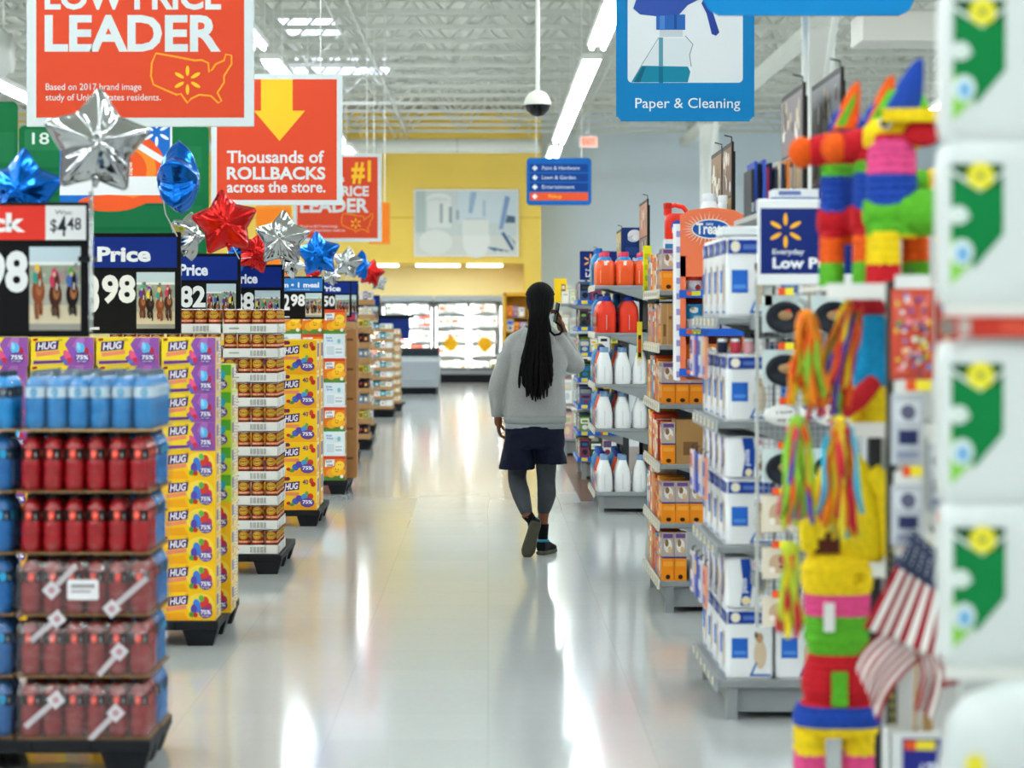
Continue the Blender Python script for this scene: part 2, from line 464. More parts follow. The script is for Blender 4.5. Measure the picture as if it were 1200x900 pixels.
# soffit lights under the yellow bulkhead
t0 = None
for k, (a, b) in enumerate(((436, 468), (486, 540), (546, 590))):
    t = thing('soffit_light', ['white strip light set under the bulkhead, next to the red balloon', 'long white strip light under the bulkhead, below the picture', 'white strip light under the bulkhead, nearest the grey wall'][k], 'ceiling light',
              (px(a, YW), YW - 0.06, pz(309, YW)), group='strip lights under the bulkhead')
    w = (b - a) * YW / F
    mb = MB(); mb.box(0, 0, -0.05, w, 0.3, 0, WHITE); mb.obj('housing', t)
    mb = MB(); mb.box(0.03, 0.02, -0.07, w - 0.03, 0.28, -0.05, M('fffbe8', 0.4, emit=6)); mb.box(0.03, -0.012, -0.045, w - 0.03, 0, -0.005, M('fffbe8', 0.4, emit=2)); mb.obj('diffuser', t)
t = thing('picture', 'large pale photograph of a white sink and basin hung on the yellow wall', 'picture', (px(485, YW), YW - 0.18, pz(301, YW)))
w = 123 * YW / F; h = 79 * YW / F
mb = MB(); mb.box(0, 0, 0, w, 0.05, h, M('f4f2ea', 0.5), 0.01); mb.obj('frame', t)
mb = MB(); a = front(mb, 0.04, 0.04, w - 0.04, h - 0.04, -0.001, rough=0.6)
a.rect(0, 0, 1, 1, 'd6dcda'); a.rect(0, .35, .1, 1, 'bcc8c4'); a.rect(.42, .5, 1, 1, 'd8e2e8'); a.rect(0, 0, 1, .3, 'e2e2da')
a.ell(.23, .87, .3, .14, 'eef0ec'); a.ell(.23, .84, .28, .1, 'dfe3df'); a.rect(.12, .42, .35, .84, 'e9ece8'); a.rect(.24, .5, .27, .8, 'a9b2b4'); a.rect(.33, .5, .36, .75, '98a4a8')
a.ell(.2, .2, .4, .3, 'eceee8'); a.ell(.6, .22, .33, .42, 'f1f1ec'); a.rect(.46, .3, .72, .55, 'e9ebe6'); a.rect(.48, .55, .7, .57, 'c4ccd0')
a.poly([(.52, .65), (.56, .65), (.6, .98), (.54, .98)], '9db8d0'); a.poly([(.82, .4), (.86, .4), (.93, .9), (.88, .92)], '8aa5cc'); a.poly([(.88, .5), (.98, .5), (.98, .6), (.9, .62)], '5a7186')
a.rect(.66, .6, .69, .85, 'b9c8d4'); a.rect(.4, .55, .43, .7, '9fb0b8')
for k in range(3): a.poly([(.7 + .06 * k, .12 - .02 * k), (.73 + .06 * k, .12 - .02 * k), (.8 + .06 * k, .06 - .02 * k + .05), (.79 + .06 * k, .02 + .03)], '4f6f96')
a.poly([(.84, .34), (.87, .36), (.97, .1), (.95, .06)], '3d5f8a'); a.poly([(.9, .3), (.92, .3), (.98, .15), (.98, .2)], '6d8db0')
mb.obj('print', t)

# upright fridge doors (one unit per pair of doors)
FY = YW - 1.0
def fridge(xa, xb, label, pal, seed, short):
    zt = pz(350, FY); x0 = px(xa, FY); x1 = px(xb, FY); W = x1 - x0
    t = thing('display_fridge', label, 'fridge', (x0, FY, 0), group='upright fridges along the back wall')
    WS = M('f2f2ee', 0.5)
    mb = MB()
    mb.box(0, 0.9, 0.2, W, 0.96, zt, WS); mb.box(0, 0.02, 0.2, 0.04, 0.9, zt, WS); mb.box(W - 0.04, 0.02, 0.2, W, 0.9, zt, WS); mb.box(0, 0.02, zt - 0.04, W, 0.96, zt, WS); mb.box(0, 0.02, 0.2, W, 0.96, 0.26, WS)
    mb.obj('cabinet', t)
    mb = MB(); mb.box(0, 0.05, 0, W, 0.9, 0.2, BLACK); mb.box(0, -0.05, 0.2, W, 0.04, 0.3, M('8d9294', 0.4)); mb.obj('kick_plate', t)
    mb = MB(); mb.box(0, -0.06, zt - 0.06, W, 0.1, zt + 0.07, M('b4babd', 0.4), 0.01); mb.obj('header', t)
    for z in (0.62, 0.97, 1.32, 1.64):
        mb = MB(); mb.box(0.05, 0.16, z, W - 0.05, 0.8, z + 0.025, M('9aa0a4', 0.4)); mb.obj('shelf', t)
    n = 2
    for k in range(n):
        a = W * k / n; b = W * (k + 1) / n
        d = MB()
        for q in ((a + .005, 0.3, a + .04, zt - .08), (b - .04, 0.3, b - .005, zt - .08), (a + .01, 0.3, b - .01, 0.36), (a + .01, zt - .12, b - .01, zt - .08)):
            d.box(q[0], -0.02, q[1], q[2], 0.02, q[3], M('5d6266', 0.4))
        dd = d.obj('door', t)
        g = MB(); g.box(a + .04, -0.004, 0.36, b - .04, 0.004, zt - .12, FRIDGE_GLASS); g.obj('glass', dd)
        hdl = MB(); hdl.tube([(b - .055, -0.05, 0.8), (b - .055, -0.05, 1.3)], 0.012, DARK, 8); hdl.obj('handle', dd)
        led = MB(); led.box(a + .02, 0.04, 0.4, a + .045, 0.07, zt - .2, M('ffffff', 0.5, emit=40)); led.box(b - .045, 0.04, 0.4, b - .02, 0.07, zt - .2, M('ffffff', 0.5, emit=40)); led.obj('led_strip', dd)
    rd = random.Random(seed); grp = 'packs in the ' + short
    rows_ = [(0.26, .3), (0.645, .27), (0.995, .27), (1.345, .25), (1.665, .24)]
    for ri, (z, hmax) in enumerate(rows_):
        x = 0.1; c = rd.choice(pal)
        i = 0
        while x < W - 0.2:
            wd = rd.uniform(0.11, 0.2); hh = hmax * rd.uniform(.8, .97)
            if rd.random() < .5: c = rd.choice(pal)
            p = MB(); p.box(x, 0.22, z, x + wd, 0.5, z + hh, M(c, 0.4), 0.012)
            ar = front(p, x, z, x + wd, z + hh, 0.22); ar.rect(.15, .3, .85, .7, rd.choice(['ffffff', 'e8e0d0', 'd05a40', '6d8a50', 'c9b25c', 'f6f6f0', 'f6f6f0']))
            ar.rect(.25, .45, .75, .55, rd.choice(['888888', 'b85a48', '5a708a']))
            o = p.obj('food_pack', loc=(x0, FY, 0))
            tag(o, 'food pack %s from left, %s shelf up, in the %s' % (nth(i), nth(ri), short), 'food pack', grp)
            x += wd + 0.015; i += 1
    return t
FRIDGE_GLASS = film_material('fridge_glass', (0.97, 0.99, 0.98, 1), 0.05)
WHITES = ['f8f8f4', 'f4f0e4', 'eceae2', 'f8f8f4', 'f6ecd8']
REDS = ['d8503c', 'e88a70', 'f4e4d8', 'f0f0ea', 'e06a50', 'f6f2ea']
fridge(400, 446, 'upright fridge of red and white packs, behind the pallets', REDS, 3, 'leftmost fridge')
fridge(447, 508, 'upright fridge behind the chest freezer, red packs on top', REDS + WHITES, 4, 'fridge behind chest freezer')
f3 = fridge(509, 589, 'white-lit upright fridge with yellow burst stickers, right of the chest freezer', WHITES, 5, 'burst-stickered fridge')
for k, x in enumerate((528, 568)):
    mb = MB(); X = px(x, FY - .03); Z = pz(403, FY); n = 24; pts = []
    for j in range(n):
        r = 0.2 if j % 2 else 0.14; pts.append((r * math.cos(2 * PI * j / n), r * math.sin(2 * PI * j / n)))
    mb.prism(pts, -0.004, 0.0, M('f6b81c', 0.5))
    tag(mb.obj('sticker', loc=(X, FY - 0.022, Z)), ['yellow sunburst sticker on the left-hand glass door', 'yellow sunburst sticker on the right-hand glass door'][k] + ' of the white-lit fridge', 'sticker', 'sunburst stickers')

def packs_row(x0, x1, y, z, hr, wr, depth, pal, label_f, cat, group, seed, name='product_pack', face='front', yr=None):
    """a row of separate boxed packs standing on z; face 'left' runs the row along Y"""
    rd = random.Random(seed); a = x0; i = 0; out = []
    while True:
        wd = rd.uniform(*wr); hh = rd.uniform(*hr)
        if a + wd > x1: break
        c = rd.choice(pal); p = MB()
        if face == 'front':
            p.box(a, y, z, a + wd, y + depth, z + hh, M(c, 0.45)); ar = front(p, a, z, a + wd, z + hh, y); al = left(p, y, z, y + depth, z + hh, a)
        else:
            p.box(y, a, z, y + depth, a + wd, z + hh, M(c, 0.45)); ar = left(p, a, z, a + wd, z + hh, y); al = front(p, y, z, y + depth, z + hh, a)
        c2, c3 = rd.choice(pal), rd.choice(pal + ['f4f4f0', 'f4f4f0'])
        for q in (ar, al):
            q.rect(.08, .55, .92, .9, c3); q.rect(.2, .64, .8, .8, c2); q.ell(.5, .3, min(wd, depth) * .3, hh * .16, c3, 14)
        tag(p.obj(name), label_f % nth(i) if '%s' in label_f else label_f, cat, group); i += 1
        a += wd + 0.008
    return i
SNACK = ['3d63b8', 'd65a34', 'e9a23b', '5c7fd0', 'c8402f', '8d94b4', 'f0d9a4']
# yellow-framed snack shelf left of the man's head
Y = YW - 2.2; xa, xb = px(590, Y), px(622, Y)
t = thing('snack_shelf', 'yellow-framed snack shelf standing by the fridges, behind the man\'s shoulder', 'shelf', (xa, Y, 0))
W = xb - xa; zt = pz(343, Y); YF = M('e9a92b', 0.5)
mb = MB(); mb.box(0, 0, 0, 0.06, 0.5, zt, YF); mb.box(W - .06, 0, 0, W, 0.5, zt, YF); mb.box(0, 0, zt - .07, W, 0.5, zt, YF); mb.box(0, 0.46, 0, W, 0.5, zt, M('d79a30', 0.6)); mb.obj('frame', t)
for z in (0.12, 0.5, 0.86, 1.22, 1.56):
    mb = MB(); mb.box(0.06, 0.02, z - .03, W - .06, 0.46, z, M('8a5e2a', 0.6)); mb.obj('shelf', t)
for i, z in enumerate((0.12, 0.5, 0.86, 1.22, 1.56)):
    packs_row(xa + .08, xb - .07, Y + 0.06, z, (.2, .29), (.1, .16), .2, SNACK, 'snack pack %s from left, ' + nth(i) + ' tier up, in the yellow-framed shelf', 'snack', 'snacks in the yellow-framed shelf', 20 + i)

# chest freezer
Y = 49.0
xa, xb = px(455, Y), px(514, Y)
t = thing('chest_freezer', 'grey chest freezer with a dark glass top standing before the fridges', 'freezer', (xa, Y, 0))
W = xb - xa; G = M('9fa5a9', 0.4); zt = pz(408, Y)
mb = MB(); mb.box(0.05, 0.06, 0, W - .05, 1.7, 0.14, BLACK); mb.obj('plinth', t)
mb = MB()
prof = [(0, 0.14), (0, 0.7), (0.06, 0.74), (0.06, 0.14)]
mb.loft([[(x, 0, .14), (x, -0.04, .3), (x, -0.04, .68), (x, 0.04, .76), (x, 1.7, .76), (x, 1.7, .14)] for x in (W, 0)], G, smooth=False); mb.obj('body', t)
mb = MB(); mb.box(-.01, -.05, .66, W + .01, 0.0, .72, M('c6cacc', 0.4)); mb.obj('bumper', t)
mb = MB(); mb.box(0.03, 0.5, .76, W - .03, 0.55, zt, M('2d3a40', 0.15)); mb.box(0, 0.46, zt - .05, W, 1.1, zt, M('3b4044', 0.4)); mb.box(0, .46, .76, .04, 1.1, zt, M('3b4044', 0.4)); mb.box(W - .04, .46, .76, W, 1.1, zt, M('3b4044', 0.4)); mb.obj('glass_canopy', t)
# blue hanging-header stand near the freezer
Y = 44.0
t = thing('header_stand', 'dark blue header board on a slim black stand in front of the freezer', 'stand', (px(462, Y), Y, 0))
w = 36 * Y / F
mb = MB(); mb.box(-w / 2, 0, pz(397, Y), w / 2, 0.05, pz(373, Y), M('14296c', 0.5), 0.006); mb.obj('board', t)
mb = MB(); mb.box(-w / 2 - .05, -.03, pz(373, Y), w / 2 + .08, 0.12, pz(369, Y), BLACK); mb.obj('top_rail', t)
mb = MB(); mb.tube([(0, .03, 0.02), (0, .03, pz(397, Y))], .02, BLACK, 8); mb.obj('pole', t)
mb = MB(); mb.box(-.2, -.15, 0, .2, .2, .02, BLACK); mb.obj('base', t)

# ------------------------------------------------------------------ hanging signs
def hang(t, x0, x1, z, y=0.01, top=6.6, r=0.006):
    for x in (x0, x1):
        mb = MB(); mb.tube([(x, y, z), (x, y, top)], r, WHITE, 6); mb.obj('hanger_rod', t)
ORANGE = 'd8482a'; OW = 'd6dee0'
USA = [(0.03, .80), (.02, .55), (.05, .38), (.2, .27), (.33, .18), (.38, .2), (.46, .02), (.5, .1), (.6, .18), (.74, .16), (.83, .02), (.87, .06), (.82, .22), (.9, .42), (.9, .55), (.99, .78), (.99, .95), (.92, .97), (.9, .85), (.8, .78), (.76, .68), (.72, .62), (.71, .8), (.63, .86), (.55, .85), (.3, .93), (.08, .99)]
def board(t, w, h, paper, edge=OW, r=0.02):
    mb = MB(); mb.box(0, 0, 0, w, 0.012, h, M(edge, 0.45), 0.004); a = front(mb, 0, 0, w, h, 0)
    return mb, a
def leader_sign(Y, xl, label):
    S = 1.2; z0 = 2.602
    t = thing('hanging_sign', label, 'sign', (xl, Y, z0), group='orange number-one price leader signs')
    mb, a = board(t, S, S, None); a.rect(.043, .04, .957, .96, ORANGE)
    a.text('LEADER', .08, .337, .147, OW, .775, .032); a.text('LOW PRICE', .08, .52, .105, OW, .775, .032)
    a.text("America's", .08, .68, .07, OW, .5, .02); a.text('#1', .66, .69, .22, 'f7bf2b', .22, .03)
    a.text('Based on 2017 brand image', .085, .162, .028, OW, .42, .003); a.text('study of United States residents.', .085, .116, .028, OW, .505, .003)
    ma = [(0.54 + .365 * u, .10 + .225 * v) for u, v in USA]; a.stroke(ma, .009, 'f4a72a', True); a.spark(.708, .205, .075, 'f7bf2b')
    mb.obj('printed_board', t); hang(t, .2, 1.0, S, top=6.6 - z0)
leader_sign(12.75, px(31, 12.75), 'large orange and white LOW PRICE LEADER sign hanging nearest, top left')
leader_sign(32.8, px(343.5, 32.8), 'smaller orange price leader sign farther back, partly behind the arrow sign')
Y = 22.1; S = 1.2
t = thing('hanging_sign', 'orange sign with a yellow down arrow and the words Thousands of ROLLBACKS', 'sign', (px(247.5, Y), Y, 2.612))
mb, a = board(t, S, S, None); a.rect(.043, .04, .957, .96, ORANGE)
a.poly([(.38, .96), (.38, .72), (.325, .72), (.52, .49), (.715, .72), (.62, .72), (.62, .96)], 'f7bf2b')
a.text('Thousands of', .12, .325, .088, OW, .74, .022); a.text('ROLLBACKS', .12, .2, .088, OW, .75, .03); a.text('across the store.', .12, .1, .08, OW, .75, .022)
mb.obj('printed_board', t); hang(t, .2, 1.0, S, top=6.6 - 2.612)
# orange/yellow card behind the arrow sign and behind the second leader sign
for xa, ya, xb, yb, Y, l in ((300, 241, 341, 330, 30.0, 'plain orange hanging card below the arrow sign'), (432, 237, 457, 286, 36.0, 'orange hanging card with rounded corner behind the farther price leader sign')):
    t = thing('hanging_card', l, 'sign', (px(xa, Y), Y, pz(yb, Y)), group='plain orange cards')
    w, h = (xb - xa) * Y / F, (yb - ya) * Y / F
    mb = MB(); mb.box(0, 0, 0, w, .015, h, M('f08a2c', 0.5), .006); a = front(mb, 0, 0, w, h, 0); a.rrect(.04, .04, .96, .96, .05, 'f07f22')
    if xa == 300: a.spark(.45, .62, .16, 'f7b53a')
    mb.obj('printed_board', t); hang(t, w * .25, w * .75, h, top=6.6 - pz(yb, Y))
# blue aisle category signs
BLUE = '0b7fbe'
Y = 15.6; w = 162 * Y / F; h = 1.22; z0 = pz(142, Y)
t = thing('aisle_sign', 'blue Paper & Cleaning aisle sign with a spray bottle photo', 'sign', (px(722, Y), Y, z0), group='blue aisle signs')
mb = MB(); a = front(mb, 0, 0, w, h, 0); mb.box(.03, 0, 0, w - .03, .02, h, M(BLUE, 0.45)); mb.box(0, 0, .03, .03, .02, h - .03, M(BLUE, 0.45)); mb.box(w - .03, 0, .03, w, .02, h - .03, M(BLUE, 0.45))
a.rrect(0, 0, 1, 1, .06, BLUE)
pu = lambda x: (x - 722) / 162.0
pv = lambda y: (142 - y) * Y / F / h
a.rrect(pu(735.5), pv(97), pu(870.5), .95, .03, 'e9edf0')
a.poly([(pu(x), pv(y)) for x, y in ((740, 96.5), (752, 76), (774, 45), (804, 45), (812, 52), (808, 75), (809, 96.5))], 'dfe6ea')
a.stroke([(pu(x), pv(y)) for x, y in ((740, 97), (752, 76), (772, 44))], .006, '9fb0bb'); a.stroke([(pu(x), pv(y)) for x, y in ((803, 42), (812, 52), (808, 64), (810, 78))], .006, '8a98a2')
a.poly([(pu(x), pv(y)) for x, y in ((740, 96.5), (752, 77), (806, 78), (809, 84), (806, 96.5))], '1583a0')
a.poly([(pu(x), pv(y)) for x, y in ((743, 96.5), (753, 78), (757, 78), (750, 96.5))], '0e5f78'); a.rect(pu(772), pv(97), pu(777), pv(44), '5c98ac'); a.rect(pu(772), pv(97), pu(777), pv(78), '0c6684')
a.rect(pu(773), pv(43), pu(800), pv(35), 'c9d2d8'); a.rect(pu(769), pv(35), pu(803), pv(17), '2a63b0'); a.rect(pu(773), pv(34), pu(779), pv(17), '4d82c8'); a.rect(pu(790), pv(34), pu(793), pv(17), '1c4c94')
a.poly([(pu(x), pv(y)) for x, y in ((742, 10), (746, -2), (760, -14), (800, -20), (830, -18), (822, -2), (806, 6), (796, 17), (768, 19), (750, 17))], '3553a8')
a.poly([(pu(x), pv(y)) for x, y in ((826, -4), (832, 4), (843, 38), (839, 42), (834, 40), (828, 16), (822, 4))], '2b459a')
a.text('Paper & Cleaning', pu(744.5), pv(126.5), pv(142 - 11.5), 'f0f4f6', 123 / 162.0, .004)
mb.obj('printed_board', t); hang(t, w * .2, w * .8, h, top=6.6 - z0)
Y = 10.35; w = 246 * Y / F; z0 = pz(18, Y)
t = thing('aisle_sign', 'nearer blue aisle sign of which only the bottom edge shows, top right', 'sign', (px(825, Y), Y, z0), group='blue aisle signs')
mb = MB(); a = front(mb, 0, 0, w, h, 0); mb.box(.06, 0, 0, w - .06, .02, h, M(BLUE, 0.45)); mb.box(0, 0, .06, .06, .02, h - .06, M(BLUE, 0.45)); mb.box(w - .06, 0, .06, w, .02, h - .06, M(BLUE, 0.45)); a.rrect(0, 0, 1, 1, .075, BLUE)
a.rrect(.08, .26, .92, .94, .03, 'e9edf0')
mb.obj('printed_board', t); hang(t, w * .53, w * .63, h, top=6.6 - z0)
# directory sign
Y = 31.0; w = 76 * Y / F; h = 55.5 * Y / F; z0 = pz(240.5, Y)
t = thing('directory_sign', 'small blue directory sign listing departments, one row orange', 'sign', (px(617, Y), Y, z0))
mb = MB(); mb.box(0.02, 0, 0.02, w - .02, .02, h - .02, M('1664b4', 0.45)); a = front(mb, 0, 0, w, h, 0); a.rrect(0, 0, 1, 1, .05, '1664b4')
for k, tx in enumerate(('Paint & Hardware', 'Lawn & Garden', 'Entertainment', 'Pickup')):
    v = .70 - k * .2
    a.rect(.05, v, .95, v + .17, 'ee5a30' if k == 3 else '123f8c')
    cx, cy = .13, v + .085
    a.poly([(cx - .045, cy), (cx, cy - .06), (cx + .045, cy), (cx, cy + .06)], 'f0f2f4')
    a.text(tx, .24 if k < 3 else .34, v + .05, .075, 'dfe6ee' if k < 3 else 'ffc23a', (.58, .52, .5, .2)[k], .005)
mb.obj('printed_board', t); hang(t, w * .15, w * .85, h, top=6.6 - z0)
# green department boards and the orange and blue one, far left
GR = '0e6a3a'
def green_board(xa, ya, xb, yb, Y, label, num=None, nb=4):
    w, h = (xb - xa) * Y / F, (yb - ya) * Y / F; z0 = pz(yb, Y)
    t = thing('department_board', label, 'sign', (px(xa, Y), Y, z0), group='green department boards')
    mb = MB(); mb.box(.05, 0, .05, w - .05, .03, h - .05, M(GR, 0.5)); a = front(mb, 0, 0, w, h, 0); a.rrect(0, 0, 1, 1, .06, GR)
    for k in range(nb): a.rect(.04, .06 + k * .8 / nb, .96, .06 + (k + .85) * .8 / nb, '1b7243' if k % 2 else '176f41')
    if num: a.rrect(.03, .8, .22, .97, .03, '287a4c'); a.text(num, .07, .85, .09, 'e6efe8', .09, .01)
    mb.obj('printed_board', t); hang(t, w * .3, w * .7, h, top=6.6 - z0, r=.012)
green_board(-90, 119, 21, 330, 24.0, 'green hanging board cut off by the left edge')
green_board(22, 147, 245, 292, 26.0, 'wide green hanging board numbered 18 behind the big silver balloon', '18')
green_board(100, 226, 243, 300, 24.6, 'lower green hanging board behind the side-on blue balloon', None, 2)
Y = 23.0; xa, ya, xb, yb = 70, 146, 199, 238; w, h = (xb - xa) * Y / F, (yb - ya) * Y / F; z0 = pz(yb, Y)
t = thing('department_board', 'blue and orange hanging board with a white burst mark, behind the big silver balloon', 'sign', (px(xa, Y), Y, z0))
mb = MB(); mb.box(0, 0, 0, w, .03, h, M('1c6cc4', 0.5)); a = front(mb, 0, 0, w, h, 0)
a.ell(.62, .42, .36, .36, 'ee5a26', 28); a.ell(.62, .42, .27, .27, 'f08a2c', 24); a.ell(.6, .42, .2, .2, 'ee5a26', 24); a.text('new', .66, .36, .09, 'f6e6da', .12, .01, rot=PI / 2)
a.poly([(.7, .7), (.73, .77), (.98, .55), (.95, .48)], 'f0f2f4'); a.poly([(.5, .0), (.8, .12), (.9, .1), (.95, 0)], 'ee5a26')
a.rect(0, .1, 1, .34, 'eef0f2'); a.ell(.45, .0, .3, .08, 'ee5a26'); a.spark(.88, .9, .13, 'f4f6f8')
mb.obj('printed_board', t); hang(t, w * .3, w * .7, h, top=6.6 - z0)

# ------------------------------------------------------------------ left side: pallets of goods
PAL = M('1d1f22', 0.55, noise=0.1, nscale=20)
def pallet(name, label, x0, y0, w, d, h=0.124):
    t = thing('pallet', label, 'pallet', (x0, y0, 0), group='black plastic pallets along the left')
    mb = MB(); mb.box(0, 0, h - .045, w, d, h, PAL, 0.006)
    for k in range(1, 6): mb.box(w * k / 6 - .006, -.002, h - .04, w * k / 6 + .006, 0.0, h - .005, M('111214', 0.6))
    mb.obj('deck', t)
    for i in range(3):
        for j in range(3):
            cx = (0.09, w / 2, w - .09)[i]; cy = (0.08, d / 2, d - .08)[j]
            mb = MB()
            rr = lambda s, z: [(cx + a * s, cy + b * s, z) for a, b in ((-.085, -.07), (.085, -.07), (.085, .07), (-.085, .07))]
            mb.loft([rr(.72, 0), rr(1, h - .045)], PAL, smooth=False); mb.obj('foot', t)
    return t

# ---- printed juice cartons
def hug_art(a, kind):
    bgc, burst, band, logo = {'purple': ('f4d22a', '9656a4', '6a2f86', '4b2166'), 'yellow': ('fbc21a', 'fbd238', 'f59a1c', '4b2166'), 'green': ('e8e030', '58b035', '3f9a2c', '3c6a1e')}[kind]
    a.rect(0, 0, 1, 1, bgc)
    if kind == 'purple':
        a.poly([(.50, 0), (1, 0), (1, 1), (.62, 1), (.54, .75), (.6, .5), (.46, .3)], burst); a.poly([(.62, .55), (.74, 1), (.86, 1), (.82, .5)], 'b070b8'); a.poly([(0, 0), (.55, 0), (.5, .2), (.0, .22)], 'e2c048'); a.poly([(.04, .05), (.5, .1), (.52, .2), (.04, .17)], band)
    elif kind == 'green':
        a.rect(0, .55, 1, 1, burst); a.poly([(.4, 0), (1, 0), (1, .6), (.5, .7)], 'c8d82c')
    else:
        a.poly([(0, 0), (.5, 0), (.42, .3), (0, .24)], 'f7a81c'); a.ell(.72, .55, a.w * .26, a.h * .42, 'fbd84a')
    lo = .05 if a.w < .28 else 0
    a.poly([(.07 + lo, .5), (.43 + lo, .58), (.45 + lo, .9), (.08 + lo, .84)], logo); a.poly([(.09, .32), (.46, .42), (.46, .55), (.08, .46)], 'ef8a6a')
    a.text('HUG', .105 + lo, .56, .235, 'f6f2fa', .29, .03, skew=.2, rot=.09)
    a.ell(.06, .92, a.w * .03, a.h * .05, 'b82a2a'); a.ell(.09, .93, a.w * .025, a.h * .045, '8a1f2c'); a.text('20', .44, .88, .07, '8a6a20', .06, .01)
    if kind == 'purple':
        for u, v, ru, rv, c, r in ((.58, .36, .05, .22, 'e85a86', .5), (.68, .44, .055, .26, '8d58b4', .25), (.86, .42, .06, .24, 'c22f3e', -.3), (.79, .62, .07, .2, '5fb4e0', 0), (.76, .7, .03, .14, '8fd0f0', .2), (.62, .2, .05, .09, 'd03050', 0), (.55, .14, .04, .07, '4f78c8', 0), (.93, .3, .04, .12, 'd4506a', 0)):
            a.ell(u, v, a.w * ru, a.h * rv, c, 14, r)
    elif kind == 'green':
        for u, v, ru, rv, c, r in ((.55, .5, .09, .28, '58c0d8', 0), (.7, .62, .07, .24, '2c9ac0', .3), (.62, .3, .08, .16, '4a9a30', 0), (.85, .6, .06, .2, '3db0cc', -.3)): a.ell(u, v, a.w * ru, a.h * rv, c, 14, r)
    else:
        for u, v, ru, rv, c, r in ((.66, .52, .075, .25, '3f7fd0', .2), (.6, .4, .06, .18, '5a48a8', 0), (.8, .62, .08, .24, 'd8402e', -.1), (.74, .78, .05, .12, '6ab04c', .3), (.88, .45, .06, .18, 'c83458', 0), (.56, .22, .05, .1, '4a9a3c', 0), (.63, .2, .045, .09, 'c02f30', 0)):
            a.ell(u, v, a.w * ru, a.h * rv, c, 14, r)
    a.ell(.82, .28, a.w * .125, a.h * .2, '6a4a92', 22); a.text('75%', .725, .23, .14, 'f8f6fa', .19, .03); a.text('less sugar', .74, .14, .05, 'e8e0f0', .15, .01)
def hug_carton(kind, W, H, D):
    base = {'purple': 'f2d23a', 'yellow': 'fbc41c', 'green': 'cfd83a'}[kind]
    mb = MB(); mb.box(0, 0, 0, W, D, H, M(base, 0.4))
    hug_art(front(mb, 0, 0, W, H, 0), kind)
    s = right(mb, 0, 0, D, H, W)
    s.rect(0, 0, .12, 1, base); s.rect(.12, .04, .96, .96, {'purple': 'e4cfc4', 'yellow': 'f3dfa0', 'green': 'dfe2a8'}[kind]); s.rect(.2, .5, .5, .88, '7a5a9a'); s.rect(.56, .2, .88, .84, 'f4ead8')
    for k in range(5): s.rect(.6, .26 + k * .11, .84, .3 + k * .11, '8a7890')
    s.rect(.2, .12, .48, .4, 'd8a060')
    return mb
W, H, D = 0.305, 0.1372, 0.24
HY = 11.75; XRt = -1.325; ZB = 0.1245
pallet('pallet', 'black plastic pallet under the nearer wall of juice cartons', -2.56, HY - .02, 1.25, 1.0)
KINDS = ['yellow'] * 6 + ['purple'] * 4
W0 = .262
protos = {k: Stamp(tag(hug_carton(k, W, H, D).obj('juice_carton'), 'x', 'juice carton')) for k in ('purple', 'yellow', 'green')}
protos0 = {k: Stamp(tag(hug_carton(k, W0, H, D).obj('juice_carton'), 'x', 'juice carton')) for k in ('purple', 'yellow')}
cn = ['right-hand', 'second from right', 'third from right', 'fourth from right']
rd = random.Random(5)
ROWN = ['bottom', 'second', 'third', 'fourth', 'fifth', 'sixth', 'seventh', 'eighth', 'ninth', 'top']
for c in range(4):
    for r in range(10):
        if c == 0: protos0[KINDS[r]]((XRt - W0, HY + .001 * (r % 3), ZB + r * (H + .0004)), 0, '%s juice carton, corner column beside the aisle, %s row up' % (KINDS[r], ROWN[r]), 'juice cartons on the nearer carton pallet'); continue
        j = rd.uniform(-.008, .008) if r < 9 else 0
        protos[KINDS[r]]((XRt - W0 - .012 - W - (c - 1) * (W + .013) + j, HY + abs(j) * .6, ZB + r * (H + .0004)), 0,
            '%s juice carton, %s column, %s row up, behind the bottles' % (KINDS[r], cn[c], ROWN[r]) if c else '%s juice carton, corner column beside the aisle, %s row up' % (KINDS[r], ROWN[r]), 'juice cartons on the nearer carton pallet')
for c in range(3):
    for r in range(9):
        k = 'green' if r > 3 else 'yellow'
        protos[k]((XRt - W + .043 - c * (W + .01), HY + .30 + rd.uniform(0, .006), ZB + r * (H + .0004)), 0, '%s juice carton in the rear stack, %s row up, %s from the aisle' % (k, ROWN[r], nth(c)), 'juice cartons in the rear stack')
    for r in range(8):
        k = 'purple' if r > 5 else 'yellow'
        protos[k]((XRt - W + .02 - c * (W + .01), HY + .62 + rd.uniform(0, .006), ZB + r * (H + .0004)), 0, '%s juice carton in the hindmost stack, %s row up, %s from the aisle' % (k, ROWN[r], nth(c)), 'juice cartons in the hindmost stack')

